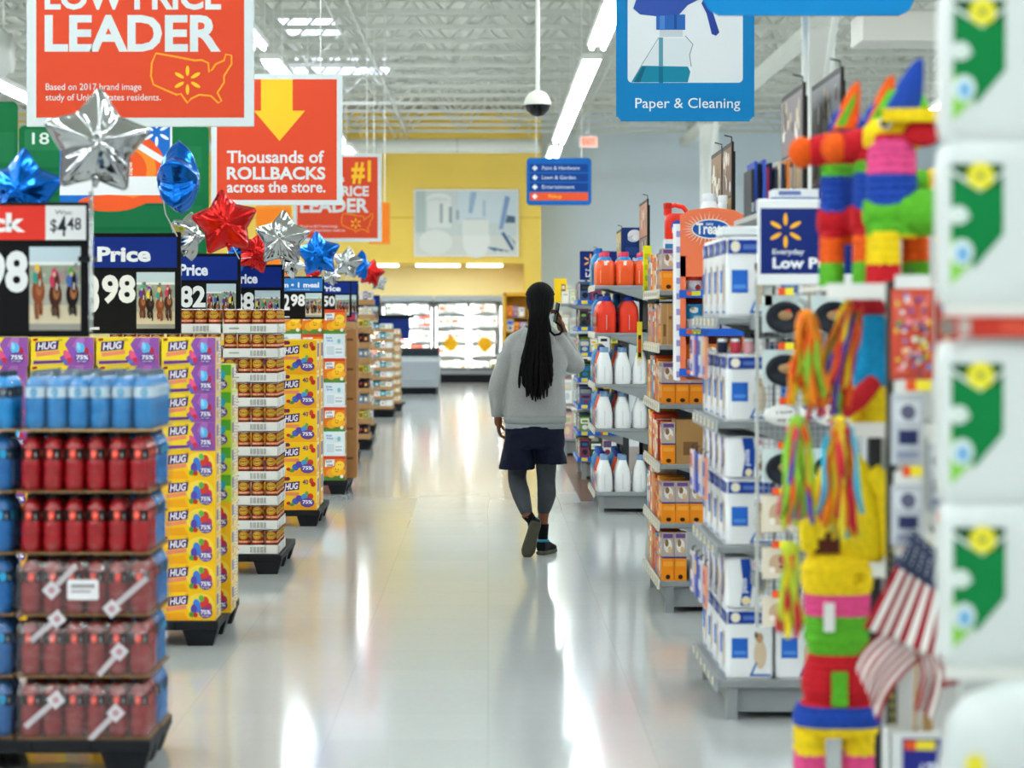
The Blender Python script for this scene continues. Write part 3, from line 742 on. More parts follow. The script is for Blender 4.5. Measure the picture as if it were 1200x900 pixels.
# ---- canned beans in white trays
BY = 15.0; BX = -1.302; CR, CH = .0405, .1475
def can():
    mb = MB(); tin = M('b9b7b0', 0.25, 0.9); red = M('8a2410', 0.3); brn = M('4a1c12', 0.35)
    n = 20
    mb.lathe([(CR * .93, 0), (CR, .003), (CR, .008)], tin, n); mb.lathe([(CR * .985, .008), (CR * .985, .036)], brn, n, caps=False); mb.lathe([(CR * .985, .036), (CR * .985, CH - .008)], red, n, caps=False)
    mb.lathe([(CR, CH - .008), (CR, CH - .002), (CR * .93, CH), (CR * .9, CH - .003)], tin, n)
    P = lambda x, y, q: Vector((math.sin(x / CR) * (CR + q), -math.cos(x / CR) * (CR + q), y))
    for rot in (0, PI / 2):
        Pr = (lambda x, y, q, r=rot: Matrix.Rotation(r, 3, 'Z') @ P(x - .05, y, q))
        a = Art(mb, (0, 0, 0), (1, 0, 0), (0, 0, 1), .1, CH, P=Pr, step=.0001)
        a.rect(.08, .06, .92, .95, '8a2a10', 10); a.rect(.08, .44, .92, .56, 'c8562a', 10); a.ell(.5, .76, .030, .024, 'dfae38', 16); a.ell(.5, .76, .026, .019, '2a1a0c', 16); a.ell(.5, .76, .024, .0165, 'd9a638', 16); a.text("BUSH'S", .5, .735, .075, '2a1408', .4, .02, center=True)
        a.text('BAKED BEANS', .5, .47, .065, 'f0dcb8', .62, .02, center=True); a.rect(.08, .2, .92, .4, '4a1a0c', 10); a.rect(.22, .26, .78, .33, 'c8862a', 8)
    return mb
canp = Stamp(tag(can().obj('bean_can'), 'x', 'can'))
TW, TD, TH = .347, .262, .058
def tray():
    mb = MB(); wm = M('eceae4', 0.6)
    mb.box(0, 0, 0, TW, TD, .003, wm)
    for b in ((0, 0, TW, .003), (0, TD - .003, TW, TD), (0, 0, .003, TD), (TW - .003, 0, TW, TD)): mb.box(b[0], b[1], 0, b[2], b[3], TH, wm)
    a = front(mb, 0, 0, TW, TH, 0)
    for k in range(22):
        if k % 5 != 3: a.rect(.5 + k * .013, .2, .507 + k * .013, .8, '8a8a88')
    a.rect(.12, .45, .3, .6, 'b0aeaa')
    a = right(mb, 0, 0, TD, TH, TW)
    for k in range(18):
        if k % 4 != 2: a.rect(.2 + k * .016, .2, .208 + k * .016, .8, '8a8a88')
    return mb
trayp = Stamp(tag(tray().obj('can_tray'), 'x', 'tray'))
pallet('pallet', 'black plastic pallet under the trays of canned beans', -2.52, BY - .02, 1.24, 1.1)
NL = 10; LP = .1524
for r in range(NL):
    for c in range(3):
        x0 = BX - TW - c * (TW + .008)
        z0 = ZB + r * LP
        trayp((x0, BY, z0), 0, 'white cardboard can tray, %s tier up, %s from the aisle' % (nth(r), nth(c)), 'white can trays')
        for i in range(4):
            for j in range(3):
                if not (j == 0 or (c == 0 and i == 3) or r == NL - 1): continue
                if r == NL - 1 and j == 2 and c > 0: continue
                canp((x0 + .0445 + i * .0855 , BY + .046 + j * .0848, z0 + .0035), 0, 'brown bean can, %s tier up, %s tray, %s from left, %s' % (nth(r), nth(c), nth(i), ['front row', 'middle row', 'back row'][j]), 'bean cans in white trays')
    if r < NL:
        trayp((BX - TW, BY + .275, ZB + r * LP), 0, 'white cardboard can tray, %s tier up, rear stack by the aisle' % nth(r), 'rear white can trays')
        for j in range(3):
            for i in (0, 1, 2, 3):
                if i < 3 and r < NL - 1: continue
                canp((BX - TW + .0445 + i * .0855, BY + .275 + .046 + j * .0848, ZB + r * LP + .0035), 0, 'brown bean can, %s tier up, rear stack, %s from left, %s' % (nth(r), nth(i), ['front row', 'middle row', 'back row'][j]), 'bean cans in the rear trays')

# ---- tall yellow cartons
def carton40(W, H, D):
    mb = MB(); mb.box(0, 0, 0, W, D, H, M('fbc01a', 0.4)); a = front(mb, 0, 0, W, H, 0)
    a.rect(.0, 0, 1, 1, 'fbc61c'); a.poly([(0, 0), (1, 0), (1, .22), (0, .12)], 'f7a91c')
    a.poly([(.06, .55), (.5, .6), (.52, .85), (.07, .8)], '4b2166'); a.text('HUG', .1, .6, .17, 'f6f2fa', .36, .03, skew=.2, rot=.08); a.rect(.06, .42, .5, .52, 'f08a5a')
    a.text('40', .6, .76, .13, '5a2a6a', .16, .02); a.ell(.85, .86, .016, .022, 'd8402e'); a.ell(.9, .76, .018, .02, 'c42f2a'); a.ell(.1, .92, .02, .016, 'b02a2a'); a.ell(.18, .92, .018, .015, '7a2a50')
    for u, v, ru, rv, c in ((.4, .26, .1, .1, '4a64b8'), (.5, .34, .1, .1, '5a48a8'), (.65, .38, .09, .1, '4a9ad0'), (.82, .4, .09, .09, 'c83a30'), (.3, .16, .07, .05, '4a9a3c'), (.2, .2, .06, .05, 'c02f30'), (.72, .5, .05, .06, '6ab04c')): a.ell(u, v, W * ru, H * rv, c, 14)
    a.ell(.74, .22, W * .2, H * .14, '6a4a92', 22); a.text('75%', .6, .19, .1, 'f8f6fa', .28, .03)
    s = right(mb, 0, 0, D, H, W); s.rect(.06, .03, .94, .97, 'f4e2b0'); s.rect(.2, .5, .8, .9, '7a5a9a'); s.rect(.2, .1, .8, .4, 'e8a040')
    return mb
Y = 18.4; W4, H4, D4 = .268, .2585, .3
pallet('pallet', 'black plastic pallet under the tall yellow juice cartons', -2.5, Y - .02, 1.22, 1.1)
cp = Stamp(tag(carton40(W4, H4, D4).obj('juice_carton'), 'x', 'juice carton'))
for c in range(4):
    for r in range(5):
        cp((-1.305 - W4 - c * (W4 + .01), Y + (.0 if c == 0 else .12), ZB + r * (H4 + .0004)), 0, 'tall yellow 40-pack juice carton, %s row up, %s from the aisle' % (ROWN[r], nth(c)), 'tall yellow juice cartons')
for r in range(5):
    cp((-1.305 - W4 - .005, Y + .5, ZB + r * (H4 + .0004)), 0, 'tall yellow 40-pack juice carton, %s row up, rear stack' % ROWN[r], 'tall yellow juice cartons')

# ---- orange muffin boxes alternating with pale blue ones
def muffin_box(kind, W, H, D):
    mb = MB(); mb.box(0, 0, 0, W, D, H, M('e8862a' if kind == 'o' else 'dfeaf0', 0.45)); a = front(mb, 0, 0, W, H, 0)
    if kind == 'o':
        a.rect(0, 0, 1, 1, 'e8761e'); a.rect(0, .88, 1, 1, 'd8452a'); a.poly([(0, 0), (1, 0), (1, .14), (.5, .2), (0, .16)], '5a8a3c')
        a.poly([(.06, .55), (.5, .6), (.52, .86), (.08, .84)], 'f4f4ee'); a.text('little', .12, .72, .1, '2a5aa8', .28, .02, rot=.1); a.text('bites', .16, .58, .1, '2a5aa8', .28, .02, rot=.1)
        for u, v, r, c in ((.36, .3, .2, 'f0a428'), (.86, .34, .16, 'f4b030'), (.6, .38, .22, 'f8b824'), (.76, .62, .2, 'fcd048')): a.ell(u, v, W * r * 1.1, H * r * .9, c, 16)
        for u, v in ((.56, .46), (.68, .46), (.7, .64), (.79, .64)): a.ell(u, v, W * .018, H * .022, '3a2410', 8)
        a.stroke([(.55, .38), (.62, .34), (.69, .38)], .005, '6a3a10'); a.ell(.85, .16, W * .08, H * .07, 'f0f0f0')
    else:
        a.rect(0, 0, 1, 1, 'dfeaf1'); a.text('little', .12, .8, .08, '3a7ac0', .28, .02); a.text('bites', .16, .69, .08, '3a7ac0', .28, .02); a.rect(.1, .1, .9, .55, 'eef3f6'); a.rect(.14, .14, .5, .5, 'cfdde6'); a.ell(.72, .7, W * .08, H * .1, '8cc4c8'); a.rect(.55, .2, .86, .28, 'b8c8d4'); a.rect(.55, .35, .86, .4, 'b8c8d4')
    s = right(mb, 0, 0, D, H, W); s.rect(.05, .05, .95, .95, 'a8743e' if kind == 'o' else 'b98a58'); s.rect(.3, .3, .7, .6, 'd0a878')
    return mb
Y = 21.7; W5, H5, D5 = .192, .2188, .26
pallet('pallet', 'black plastic pallet under the orange and pale blue muffin boxes', -2.46, Y - .02, 1.2, 1.1)
mo = Stamp(tag(muffin_box('o', W5, H5, D5).obj('muffin_box'), 'x', 'box')); mw = Stamp(tag(muffin_box('w', W5, H5, D5).obj('muffin_box'), 'x', 'box'))
for c in range(5):
    for r in range(7):
        o = (r % 2 == 0) if c == 0 else (r == 6 or (r + c) % 2 == 0)
        (mo if o else mw)((-1.285 - W5 - c * (W5 + .006), Y + (0 if c == 0 else .02), ZB + r * (H5 + .0004)), 0, '%s muffin box, %s row up, %s from the aisle' % ('orange' if o else 'pale blue', ROWN[r], nth(c)), 'muffin boxes')
def plain_carton(W, H, D, c, label, loc, deco='c9a678', name='carton', art=None):
    mb = MB(); mb.box(0, 0, 0, W, D, H, M(c, 0.65, noise=.05, nscale=12))
    for a in (front(mb, 0, 0, W, H, 0), right(mb, 0, 0, D, H, W)):
        a.rect(.46, 0, .54, 1, deco); a.rect(.12, .2, .36, .5, '7a5634'); a.rect(.62, .62, .9, .7, '7a5634')
    return tag(mb.obj(name, loc=loc), label, 'carton', 'brown cartons behind the muffin boxes')
for r in range(5): plain_carton(.3, .27, .3, 'b08050', 'plain brown carton behind the muffin boxes, %s row up' % nth(r), (-1.20 - .3, Y + .34, ZB + r * .2704))

# ---- farther pallets with mixed goods
def shelf_tray(W, H, D, pal, seed):
    """open brown display case with packets standing in it"""
    rd = random.Random(seed); t = thing('display_case', 'x', 'display case')
    br = M('b58a5c', 0.65); mb = MB(); mb.box(0, 0, 0, W, D, .01, br)
    for b in ((0, 0, W, .008), (0, D - .008, W, D), (0, 0, .008, D), (W - .008, 0, W, D)): mb.box(b[0], b[1], 0, b[2], b[3], H * .38, br)
    mb.obj('case', t)
    n = 3
    for i in range(n):
        for j in range(2):
            x = .012 + i * (W - .024) / n; w = (W - .024) / n - .006; d = (D - .02) / 2 - .008; y = .012 + j * (d + .008)
            if j and i < n - 1: continue
            h = H * rd.uniform(.84, .96); p = MB(); c = rd.choice(pal); p.box(x, y, .0105, x + w, y + d, h, M(c, .45), .006)
            for a in (front(p, x, .01, x + w, h, y), right(p, y, .01, y + d, h, x + w)): a.rect(.12, .5, .88, .88, rd.choice(pal)); a.ell(.5, .68, w * .25, H * .1, rd.choice(['f4f4f0', 'e8c040', 'd03a30']), 12)
            p.obj('packet', t)
    return t
def stack(Y, xr, zt_px, W, n, D, pals, label, cols, group, pal_label, seed):
    X1 = px(xr, Y); ztop = pz(zt_px, Y); H = (ztop - ZB) / n
    pallet('pallet', pal_label, X1 - cols * (W + .01) - .02, Y - .02, cols * (W + .01) + .05, D * 2 + .06)
    ps = [Stamp(shelf_tray(W, H - .001, D, p, seed + i)) for i, p in enumerate(pals)]
    for r in range(n):
        for c in range(cols):
            for d in range(2):
                if d and c: continue
                ps[(r + (c > 0)) % len(ps)]((X1 - W - c * (W + .01), Y + d * (D + .01), ZB + r * H), 0, label % (nth(r), nth(c) + ' from aisle', ['front', 'rear'][d]), group)
stack(26.2, 418, 364, .25, 8, .25, [['f0e8e4', 'd84a50', 'b8303c', 'f4f0ea'], ['e8e4e0', '5a3a78', 'c83a48', '9a5a3a'], ['b58a5c', 'c83a3a', 'e8d8c8']], 'display case of red and white packets, %s tier up, %s, %s', 2, 'cases of red and white packets', 'black pallet under the cases of red and white packets', 60)
stack(28.8, 433, 372, .2, 8, .28, [['2a2a30', '1c1c22', '8a3038', '3a3a48'], ['e8c83a', '5a8a3a', '34506a', 'b8a878'], ['b8a080', '6a8ab0', '8a9aa8', 'c8b080']], 'display case of dark and yellow packets, %s tier up, %s, %s', 2, 'cases of dark packets', 'black pallet under the cases of dark and yellow packets', 70)
stack(32.5, 437, 340, .2, 9, .28, [['f0f0ee', 'e8e8e6', '40589a'], ['f4f0ea', 'd8d8d8', '2a2a30']], 'display case of white packets, %s tier up, %s, %s', 1, 'cases of white packets', 'black pallet under the tall stack of white packets', 75)
# teal and white case rack farther on
Y = 38.0
stack(Y, 460, 378, .3, 9, .35, [['f2f4f4', 'e6eef0', '2f8aa0'], ['3a98ac', 'f2f4f4', 'dfe8ea'], ['f0f2f2', '2a7f98']], 'display case of white and teal packets, %s tier up, %s, %s', 1, 'cases of white and teal packets', 'black pallet under the stack of white and teal packets', 80)
stack(40.5, 469, 385, .25, 9, .35, [['f0e6d0', 'e8dcc0', 'c8b890'], ['f4ecd8', 'd8c8a0']], 'display case of cream packets, %s tier up, %s, %s', 1, 'cases of cream packets', 'black pallet under the stack of cream packets', 90)

# ---- price boards on posts
def horses(a, seed, n=4):
    rd = random.Random(seed)
    a.rect(0, 0, 1, 1, 'b9b4a4'); a.rect(0, .82, 1, 1, 'c2d2d8'); a.rect(0, .55, 1, .82, '9aa48e'); a.rect(0, 0, 1, .3, 'd8c8a8'); a.rect(0, 0, 1, .08, '9a968c'); a.rect(0, .78, 1, .82, 'e8e8e4')
    a.blobs(.05, .6, .95, .8, ['b8a898', '8a9a88', 'c8c0b8', '6a7a70', 'b08a90'], 18, a.w * .05, seed)
    K = 1.25 if n == 3 else 1.1
    for k in range(n):
        u = .15 + k * .7 / (n - 1) + rd.uniform(-.03, .03); c = ['6e3a20', '2a1c18', '8a4626', '4a2a1c', '1c1614'][(k + seed) % 5]; v = .42 + rd.uniform(-.02, .05)
        for d in (-.06, -.02, .025, .06): a.stroke([(u + d * .6, v - .06), (u + d * 1.1, v - .18), (u + d * .9 + .01, .13 + rd.uniform(0, .07))], a.w * .034, c)
        a.ell(u, v, a.w * .1 * K, a.h * .12 * K, c, 16); a.ell(u + .02, v + .03, a.w * .05 * K, a.h * .07 * K, 'a8683c' if c != '2a1c18' else '4a3428', 12)
        jc = ['5a3a9a', 'e8d040', '3a9a8a', 'c83a5a', '4a6ab8'][(k + seed) % 5]
        a.ell(u - .01, v + .17, a.w * .085 * K, a.h * .07 * K, jc, 14); a.ell(u + .03, v + .15, a.w * .036 * K, a.h * .11 * K, c, 12); a.ell(u + .03, v + .1, a.w * .014, a.h * .05, 'e8e0d4', 8)
        a.ell(u - .02, v + .27, a.w * .042 * K, a.h * .045 * K, ['2fae9c', '7a3a9c', 'e8c830', 'd8406a', '58a840'][(k + seed) % 5], 12); a.ell(u - .02, v + .245, a.w * .026 * K, a.h * .025 * K, 'd8b094', 8)

BOARDS = []
def price_board(Y, x0, x1, y0, y1, label, head, price, hc, seed, was=None, small=False, Wm=None, post_fx=.1, tr=.26, hw=None):
    """black framed board; x1 is its right edge, its left part is cut off by whatever stands in front"""
    h = (y1 - y0) * Y / F; w = Wm or (x1 - x0) * Y / F; z = pz(y1, Y); X1 = px(x1, Y)
    t = thing('price_board', label, 'sign', (X1, Y, 0), 0, 'price boards on posts')
    BOARDS.append((X1 - w, X1, Y, z, h))
    mb = MB(); mb.box(-w, 0, z, 0, .025, z + h, M('0a0a0c', 0.6), .004); mb.obj('frame', t)
    # everything is laid out leftwards from the right edge in units of the height
    fr = lambda xa, za, xb, zb: (lambda m: (m, front(m, -xa * h, z + za * h, -xb * h, z + zb * h, -.001)))(MB())
    wl = w / h - .04
    def rtext(a, W, body, xr, v, hh, c, wd, bold): a.text(body, 1 - (xr + wd) / W, v, hh, c, wd / W, bold)
    if was:
        mb, a = fr(wl, .72, .02, .975); W = wl - .02
        a.rect(0, 0, 1, 1, 'e2392c'); a.rect(1 - .30 / W, 0, 1, 1, 'ecebe9'); rtext(a, W, 'Rollback', .45, .26, .5, 'f6f4f4', .88, .04)
        rtext(a, W, 'Was:', .1, .74, .13, '4a4a4e', .13, .004); rtext(a, W, '$', .215, .26, .34, '38383c', .05, .01); rtext(a, W, '4', .145, .12, .56, '2a2a2e', .065, .016); rtext(a, W, '48', .035, .3, .34, '38383c', .105, .012)
    else:
        mb, a = fr(wl, .655, .04, .96); W = wl - .04
        a.rect(0, 0, 1, 1, hc)
        rtext(a, W, head, tr, .3 if small else .22, .36 if small else .44, 'f2f4f8', hw or min(len(head) * .118, W - .32), .04)
        if small: rtext(a, W, '1 meal helps a family', .3, .1, .08, 'dfe8f4', .5, .004)
    mb.obj('header_card', t)
    dt = .68 if was else .62
    mb, a = fr(wl, .04, .45, dt); W = wl - .45; a.rect(0, 0, 1, 1, '0d0d0e')
    for q in (.17, .345): a.rect(1 - q / W - .004, 0, 1 - q / W, 1, '060607')
    rtext(a, W, price[-2:], .0, .48, .43, 'f0efec', .335, .035); rtext(a, W, price[:-2].strip('.'), .36, .32, .58, 'f0efec', .32, .035); rtext(a, W, '_', .36, .05, .2, 'e4e2de', .2, .05); mb.obj('price_digits', t)
    mb, a = fr(.44, .05, .06, dt - .01); horses(a, seed, 3 if was else 4); mb.obj('race_photo', t)
    px_ = -w * (1 - post_fx)
    mb = MB(); mb.tube([(px_, .04, .012), (px_, .04, z + h * .9)], .012, BLACK, 10); mb.obj('post', t)
    mb = MB(); mb.box(px_ - .12, -.02, 0, px_ + .12, .2, .015, BLACK); mb.obj('foot_plate', t)
    return t
NAVY = '0c2a80'
price_board(9.85, 0, 104, 237, 395, 'black-framed red Rollback board reading Was $4.48, behind the bottle packs', None, '$1.98', None, 2, was=True, Wm=1.0, post_fx=.12)
price_board(13.2, 106, 212, 273, 391, 'black-framed blue board reading Price and 98 behind the purple cartons', 'Low Price', '$3.98', NAVY, 5, Wm=.92, post_fx=.1)
price_board(16.35, 212, 282, 297, 388, 'black-framed blue board reading Price and 82, on the bean cans\' left', 'Low Price', '$1.82', NAVY, 3, tr=.38, hw=.74, Wm=.9, post_fx=.05)
price_board(17.4, 275, 333, 310, 388, 'black-framed blue board reading Price and 88, behind the bean cans', 'Low Price', '$5.88', NAVY, 1, tr=.36, hw=.7, Wm=.85, post_fx=.05)
price_board(20.6, 330, 380, 324, 374, 'pale blue headed board reading 1 item and 1 meal', '1 item • 1 meal', '$2.98', '2f7ac6', 4, small=True, tr=.08, hw=1.2, Wm=.75, post_fx=.05)
price_board(24.5, 383, 412, 329, 372, 'small dark blue board reading Price above the muffin boxes', 'Low Price', '$2.50', NAVY, 2, Wm=.7, post_fx=.05)
price_board(28.0, 412, 420, 329, 372, 'narrow dark blue price board just right of the muffin boxes, under the silver balloons', 'Low Price', '$4.00', NAVY, 6, Wm=.45, post_fx=.05)
price_board(34.5, 437, 445, 346, 380, 'far small dark blue price board under the last red balloon', 'Low Price', '$3.00', NAVY, 7, Wm=.4, post_fx=.05)

# ---- foil balloons
def foil(color):
    return {'silver': M('b2b4b4', 0.1, 1.0), 'blue': M('0d62c0', 0.18, 0.85), 'red': M('c01a18', 0.2, 0.8)}[color]
def star_balloon(R, color, T=.5, inner=.62, seed=1, wr=.06):
    rd = random.Random(seed); NA = 100; NR = 14; m = foil(color); mb = MB()
    ph = [rd.uniform(0, 6.28) for _ in range(6)]
    def rad(a):
        k = (a / (2 * PI) * 5) % 1.0; d = min(k, 1 - k) * 2 * (PI / 5)
        q = math.sin(PI / 5) * inner; p = (1 - inner * math.cos(PI / 5))
        # straight edge between tip (1,0) and notch (inner at 36 deg)
        den = math.sin(d) * p + math.cos(d) * q
        r = q / den
        return min(r, .96 - .02 * math.cos(d * 5))
    for side in (-1, 1):
        rings = []
        for i in range(NR + 1):
            rho = i / NR; ring = []
            for j in range(NA):
                a = 2 * PI * j / NA; Ra = rad(a); x = rho * Ra * R * math.sin(a); z = rho * Ra * R * math.cos(a)
                h = T * R * (1 - rho ** 2.2) ** .75 * (.55 + .45 * (Ra if rho > .3 else 1))
                w = wr * R * (rho ** 6) * (1 - rho) * 11 * (math.sin(23 * a + ph[0]) + .6 * math.sin(37 * a + ph[1])) * .35
                w += .03 * R * math.sin(5 * a + ph[2] + 4 * rho) * rho * (1 - rho) * 2
                ring.append((x, side * (h + w + .002) * (-1), z))
            rings.append(ring if side == 1 else ring)
        mb.loft(rings, m, True, False)
    rim = []
    for sc, yy in ((1.0, .003), (1.035, .001), (1.035, -.001), (1.0, -.003)):
        rim.append([(rad(2 * PI * j / NA) * R * sc * math.sin(2 * PI * j / NA), yy, rad(2 * PI * j / NA) * R * sc * math.cos(2 * PI * j / NA)) for j in range(NA)])
    mb.loft(rim, m, True, False)
    return mb
BALL = {}
def balloon(x, y, rpx, Y, color, label, yaw=0.0, roll=0.0, hold=None, seed=1, pitch=0.0):
    R = rpx * Y / F
    t = thing('star_balloon', label, 'balloon', (px(x, Y), Y, pz(y, Y)), group='foil star balloons over the pallets')
    t.rotation_euler = (pitch, roll, yaw)
    star_balloon(R, color, seed=seed).obj('foil_star', t)
    inv = t.rotation_euler.to_matrix().inverted()
    mb = MB(); mb.tube([(0, 0, -R * .52), (R * .03, -.01, -R * .62), (R * .02, 0, -R * .78)], [R * .05, R * .09, R * .03], foil(color), 8); mb.obj('tail', t)
    # white stick down to the board or tube that holds it
    X0, Z0 = px(x, Y), pz(y, Y)
    if isinstance(hold, tuple): E = hold
    else:
        xa, xb, bY, bz, bh = BOARDS[hold]
        E = (min(max(X0, xa + .02), xb - .012), bY + .027, bz + bh * .93)
    end = inv @ (Vector(E) - Vector((X0, Y, Z0)))
    top = Vector((0, R * .42, -R * .2))
    mid = (top + end) / 2 + Vector((0, R * .12, 0))
    mb = MB(); mb.tube([tuple(top), tuple(mid), tuple(end)], .0035, M('c8cac8', .4), 7); mb.obj('stick', t)
    return t
balloon(113, 168, 66, 9.75, 'silver', 'big silver star balloon in front of the first orange sign', .25, .06, (px(106.5, 9.7), 9.711, pz(300, 9.7)), 3)
balloon(26, 224, 52, 9.98, 'blue', 'blue star balloon at the left edge above the red Rollback board', -.1, .05, 0, 5)
balloon(209, 210, 48, 12.9, 'blue', 'blue star balloon seen edge-on beside the big silver balloon', 1.5, .1, 1, 6)
balloon(219, 277, 31, 13.3, 'silver', 'crumpled silver star balloon just under the edge-on blue balloon', 1.0, .3, 1, 7)
balloon(264, 262, 41, 12.6, 'red', 'big red star balloon left of the arrow sign\'s lower edge', .15, -.12, 2, 8)
balloon(331, 280, 35, 15.6, 'silver', 'silver star balloon between the red and blue stars above the bean cans', -.1, .05, 3, 9)
balloon(300, 296, 26, 17.0, 'red', 'red star balloon half hidden behind the larger red star', .2, .3, 2, 10)
balloon(280, 297, 22, 17.2, 'blue', 'blue star balloon mostly hidden under the large red star', -.3, .5, 2, 11)
balloon(341, 309, 19, 17.9, 'silver', 'small silver star balloon tucked beneath the silver star above the bean cans', .4, .5, 3, 12)
balloon(373, 298, 28, 20.0, 'blue', 'blue star balloon above the pale blue meal board', .1, -.1, 4, 13)
balloon(407, 308, 20, 24.9, 'silver', 'silver star balloon above the small Price board', -.2, .15, 5, 14)
balloon(422, 311, 19, 25.6, 'blue', 'blue star balloon behind the small silver one', .9, .2, 5, 15)
balloon(435, 320, 17, 26.8, 'red', 'red star balloon farthest back, nearest the freezer', .2, .2, 6, 16)
balloon(444, 330, 12, 28.4, 'silver', 'small silver star balloon behind the farthest red one', .5, .1, 6, 17)
balloon(388, 324, 12, 23.6, 'silver', 'small silver star balloon beneath the blue star above the muffin boxes', .2, .4, 5, 18)
balloon(366, 321, 11, 21.4, 'red', 'small red star balloon below the blue star above the meal board', .1, .2, 4, 19)
# clear plastic tube that carries the big balloon beside the Rollback board
t = thing('balloon_tube', 'clear plastic balloon tube beside the red Rollback board', 'tube', (px(106.5, 9.7), 9.7, pz(388, 9.7)))
mb = MB(); mb.lathe([(.010, 0), (.010, .56), (.008, .56), (.008, 0)], film_material('clear_plastic', (.93, .96, .96, 1), .25), 12, caps=False); mb.obj('tube', t)
mb = MB(); mb.box(-.05, -.01, .28, 0.0, .16, .3, BLACK); mb.obj('clip', t)

# ---- sports drink packs on the nearest pallet
def bottle_parts(c, lab, dot, capc):
    b = MB(); n = 14; r = .0365
    b.lathe([(r * .8, 0), (r, .008), (r, .05), (r * .93, .058), (r, .066), (r, .1), (r * .95, .106)], M(c, 0.18, coat=.5), n)
    b.lathe([(r * .95, .106), (r, .112), (r, .148), (r * .93, .156), (r * .7, .176), (r * .45, .186)], M(c, 0.18, coat=.5), n)
    l = MB(); P = lambda x, y, q: Vector((math.sin(x / r) * (r + q), -math.cos(x / r) * (r + q), y))
    l.lathe([(r * 1.012, .112), (r * 1.012, .149)], M(lab, 0.3), n, caps=False)
    for rot in (0, PI / 2):
        a = Art(l, (0, 0, 0), (1, 0, 0), (0, 0, 1), .1, .037, P=lambda x, y, q, w=rot: Matrix.Rotation(w, 3, 'Z') @ P(x - .05, y + .112, q + .0006), step=.0002)
        a.ell(.5, .5, .0125, .0165, dot, 14); a.poly([(.47, .9), (.58, .9), (.52, .55), (.58, .55), (.44, .1), (.48, .48), (.43, .48)], 'f8d8c8' if dot != '2f9fd0' else '0f6fa8'); a.rect(.72, .2, .76, .6, 'c8c8cc', 2)
    k = MB(); k.lathe([(.0165, .183), (.0175, .186), (.0175, .2), (.015, .205)], M(capc, 0.35), 14)
    return b, l, k
FILM = film_material('shrink_film', (.97, .97, .98, 1), .05)
FILM_R = film_material('shrink_film_red', (1, .9, .9, 1), .12)
PITCH = .0765
def drink_pack(label, c, lab, dot, capc, nx, ny, wrapped, trayc, seed=1, decal=0):
    t = thing('drink_pack', label, 'drink pack', group='shrink-wrapped drink packs on the nearest pallet')
    W = nx * PITCH; Dp = ny * PITCH
    b, l, k = bottle_parts(c, lab, dot, capc); first = None
    rd = random.Random(seed)
    for j in range(ny):
        for i in range(nx):
            if first is None:
                first = b.obj('bottle', t); l.obj('label_band', first); k.obj('cap', first); o = first
            else: o = copy_tree(first, t)
            o.location = ((i + .5) * PITCH, (j + .5) * PITCH, .006); o.rotation_euler = (0, 0, rd.uniform(-.18, .18))
    mb = MB(); tm = M(trayc, .6); mb.box(-.004, -.004, 0, W + .004, Dp + .004, .005, tm)
    hh = .014
    for q in ((-.006, -.006, W + .006, -.003), (-.006, Dp + .003, W + .006, Dp + .006), (-.006, -.003, -.003, Dp + .003), (W + .003, -.003, W + .006, Dp + .003)): mb.box(q[0], q[1], 0, q[2], q[3], hh * .5, tm)
    mb.obj('tray', t)
    if wrapped:
        rd = random.Random(seed + 9); rings = []
        for z, g in ((.012, .006), (.05, .009), (.1, .005), (.15, .008), (.19, .0), (.2075, -.03)):
            ring = []; N = 12
            base = [(-g, -g), (W + g, -g), (W + g, Dp + g), (-g, Dp + g)]
            for s in range(4):
                p, q = base[s], base[(s + 1) % 4]
                for e in range(N):
                    f = e / N; nx_ = (q[1] - p[1]); ny_ = -(q[0] - p[0]); ln = math.hypot(nx_, ny_); w = rd.uniform(0, .006) * (1 if g > 0 else 0)
                    ring.append((p[0] + (q[0] - p[0]) * f + nx_ / ln * w, p[1] + (q[1] - p[1]) * f + ny_ / ln * w, z))
            rings.append(ring)
        f = MB(); f.loft(rings, FILM_R if wrapped == 2 else FILM, True, False); f.obj('shrink_film', t)
        if decal:
            for (u, v, ang, L) in {1: ((.26, .44, .78, .22), (.72, .13, .72, .3)), 2: ((.1, .62, .7, .22), (.62, .05, .85, .2)), 3: ((.06, .22, .72, .26), (.55, .0, .8, .24))}[decal]:
                d = MB(); a = front(d, 0, 0, W, .21, -.0175, rough=.3)
                ux, vx = math.cos(ang) / W, math.sin(ang) / .21; pxx, py = -math.sin(ang) / W, math.cos(ang) / .21
                hw = .010
                a.poly([(u - pxx * hw, v - py * hw), (u + ux * L * .55 - pxx * hw, v + vx * L * .55 - py * hw), (u + ux * L * .55 + pxx * hw, v + vx * L * .55 + py * hw), (u + pxx * hw, v + py * hw)], 'c6babe')
                e = 0.0 if decal == 1 else .55
                cu, cv = u + ux * L * e, v + vx * L * e
                a.poly([(cu - ux * .024 - pxx * .024, cv - vx * .024 - py * .024), (cu + ux * .024 - pxx * .024, cv + vx * .024 - py * .024), (cu + ux * .024 + pxx * .024, cv + vx * .024 + py * .024), (cu - ux * .024 + pxx * .024, cv - vx * .024 + py * .024)], 'd8d0d4')
                a.ell(cu, cv, .012, .012, 'b88a94', 12); d.obj('film_print', t)
            if decal == 1:
                d = MB(); a = front(d, 0, 0, W, .21, -.0175, rough=.3); a.rrect(.38, .28, .62, .62, .008, 'f0ecee'); a.rect(.41, .48, .59, .54, '9a9296'); a.rect(.41, .4, .56, .44, 'b0a8ac'); d.obj('film_label', t)
    return t
BTY = 8.5; XR = -1.192
pallet('pallet', 'black plastic pallet under the red and blue drink packs', -2.42, BTY - .03, 1.235, .6, .118)
LV = [.1185 + k * .2165 for k in range(6)]
RED, BLU = '8c1018', '0a5c9e'
W6 = 6 * PITCH
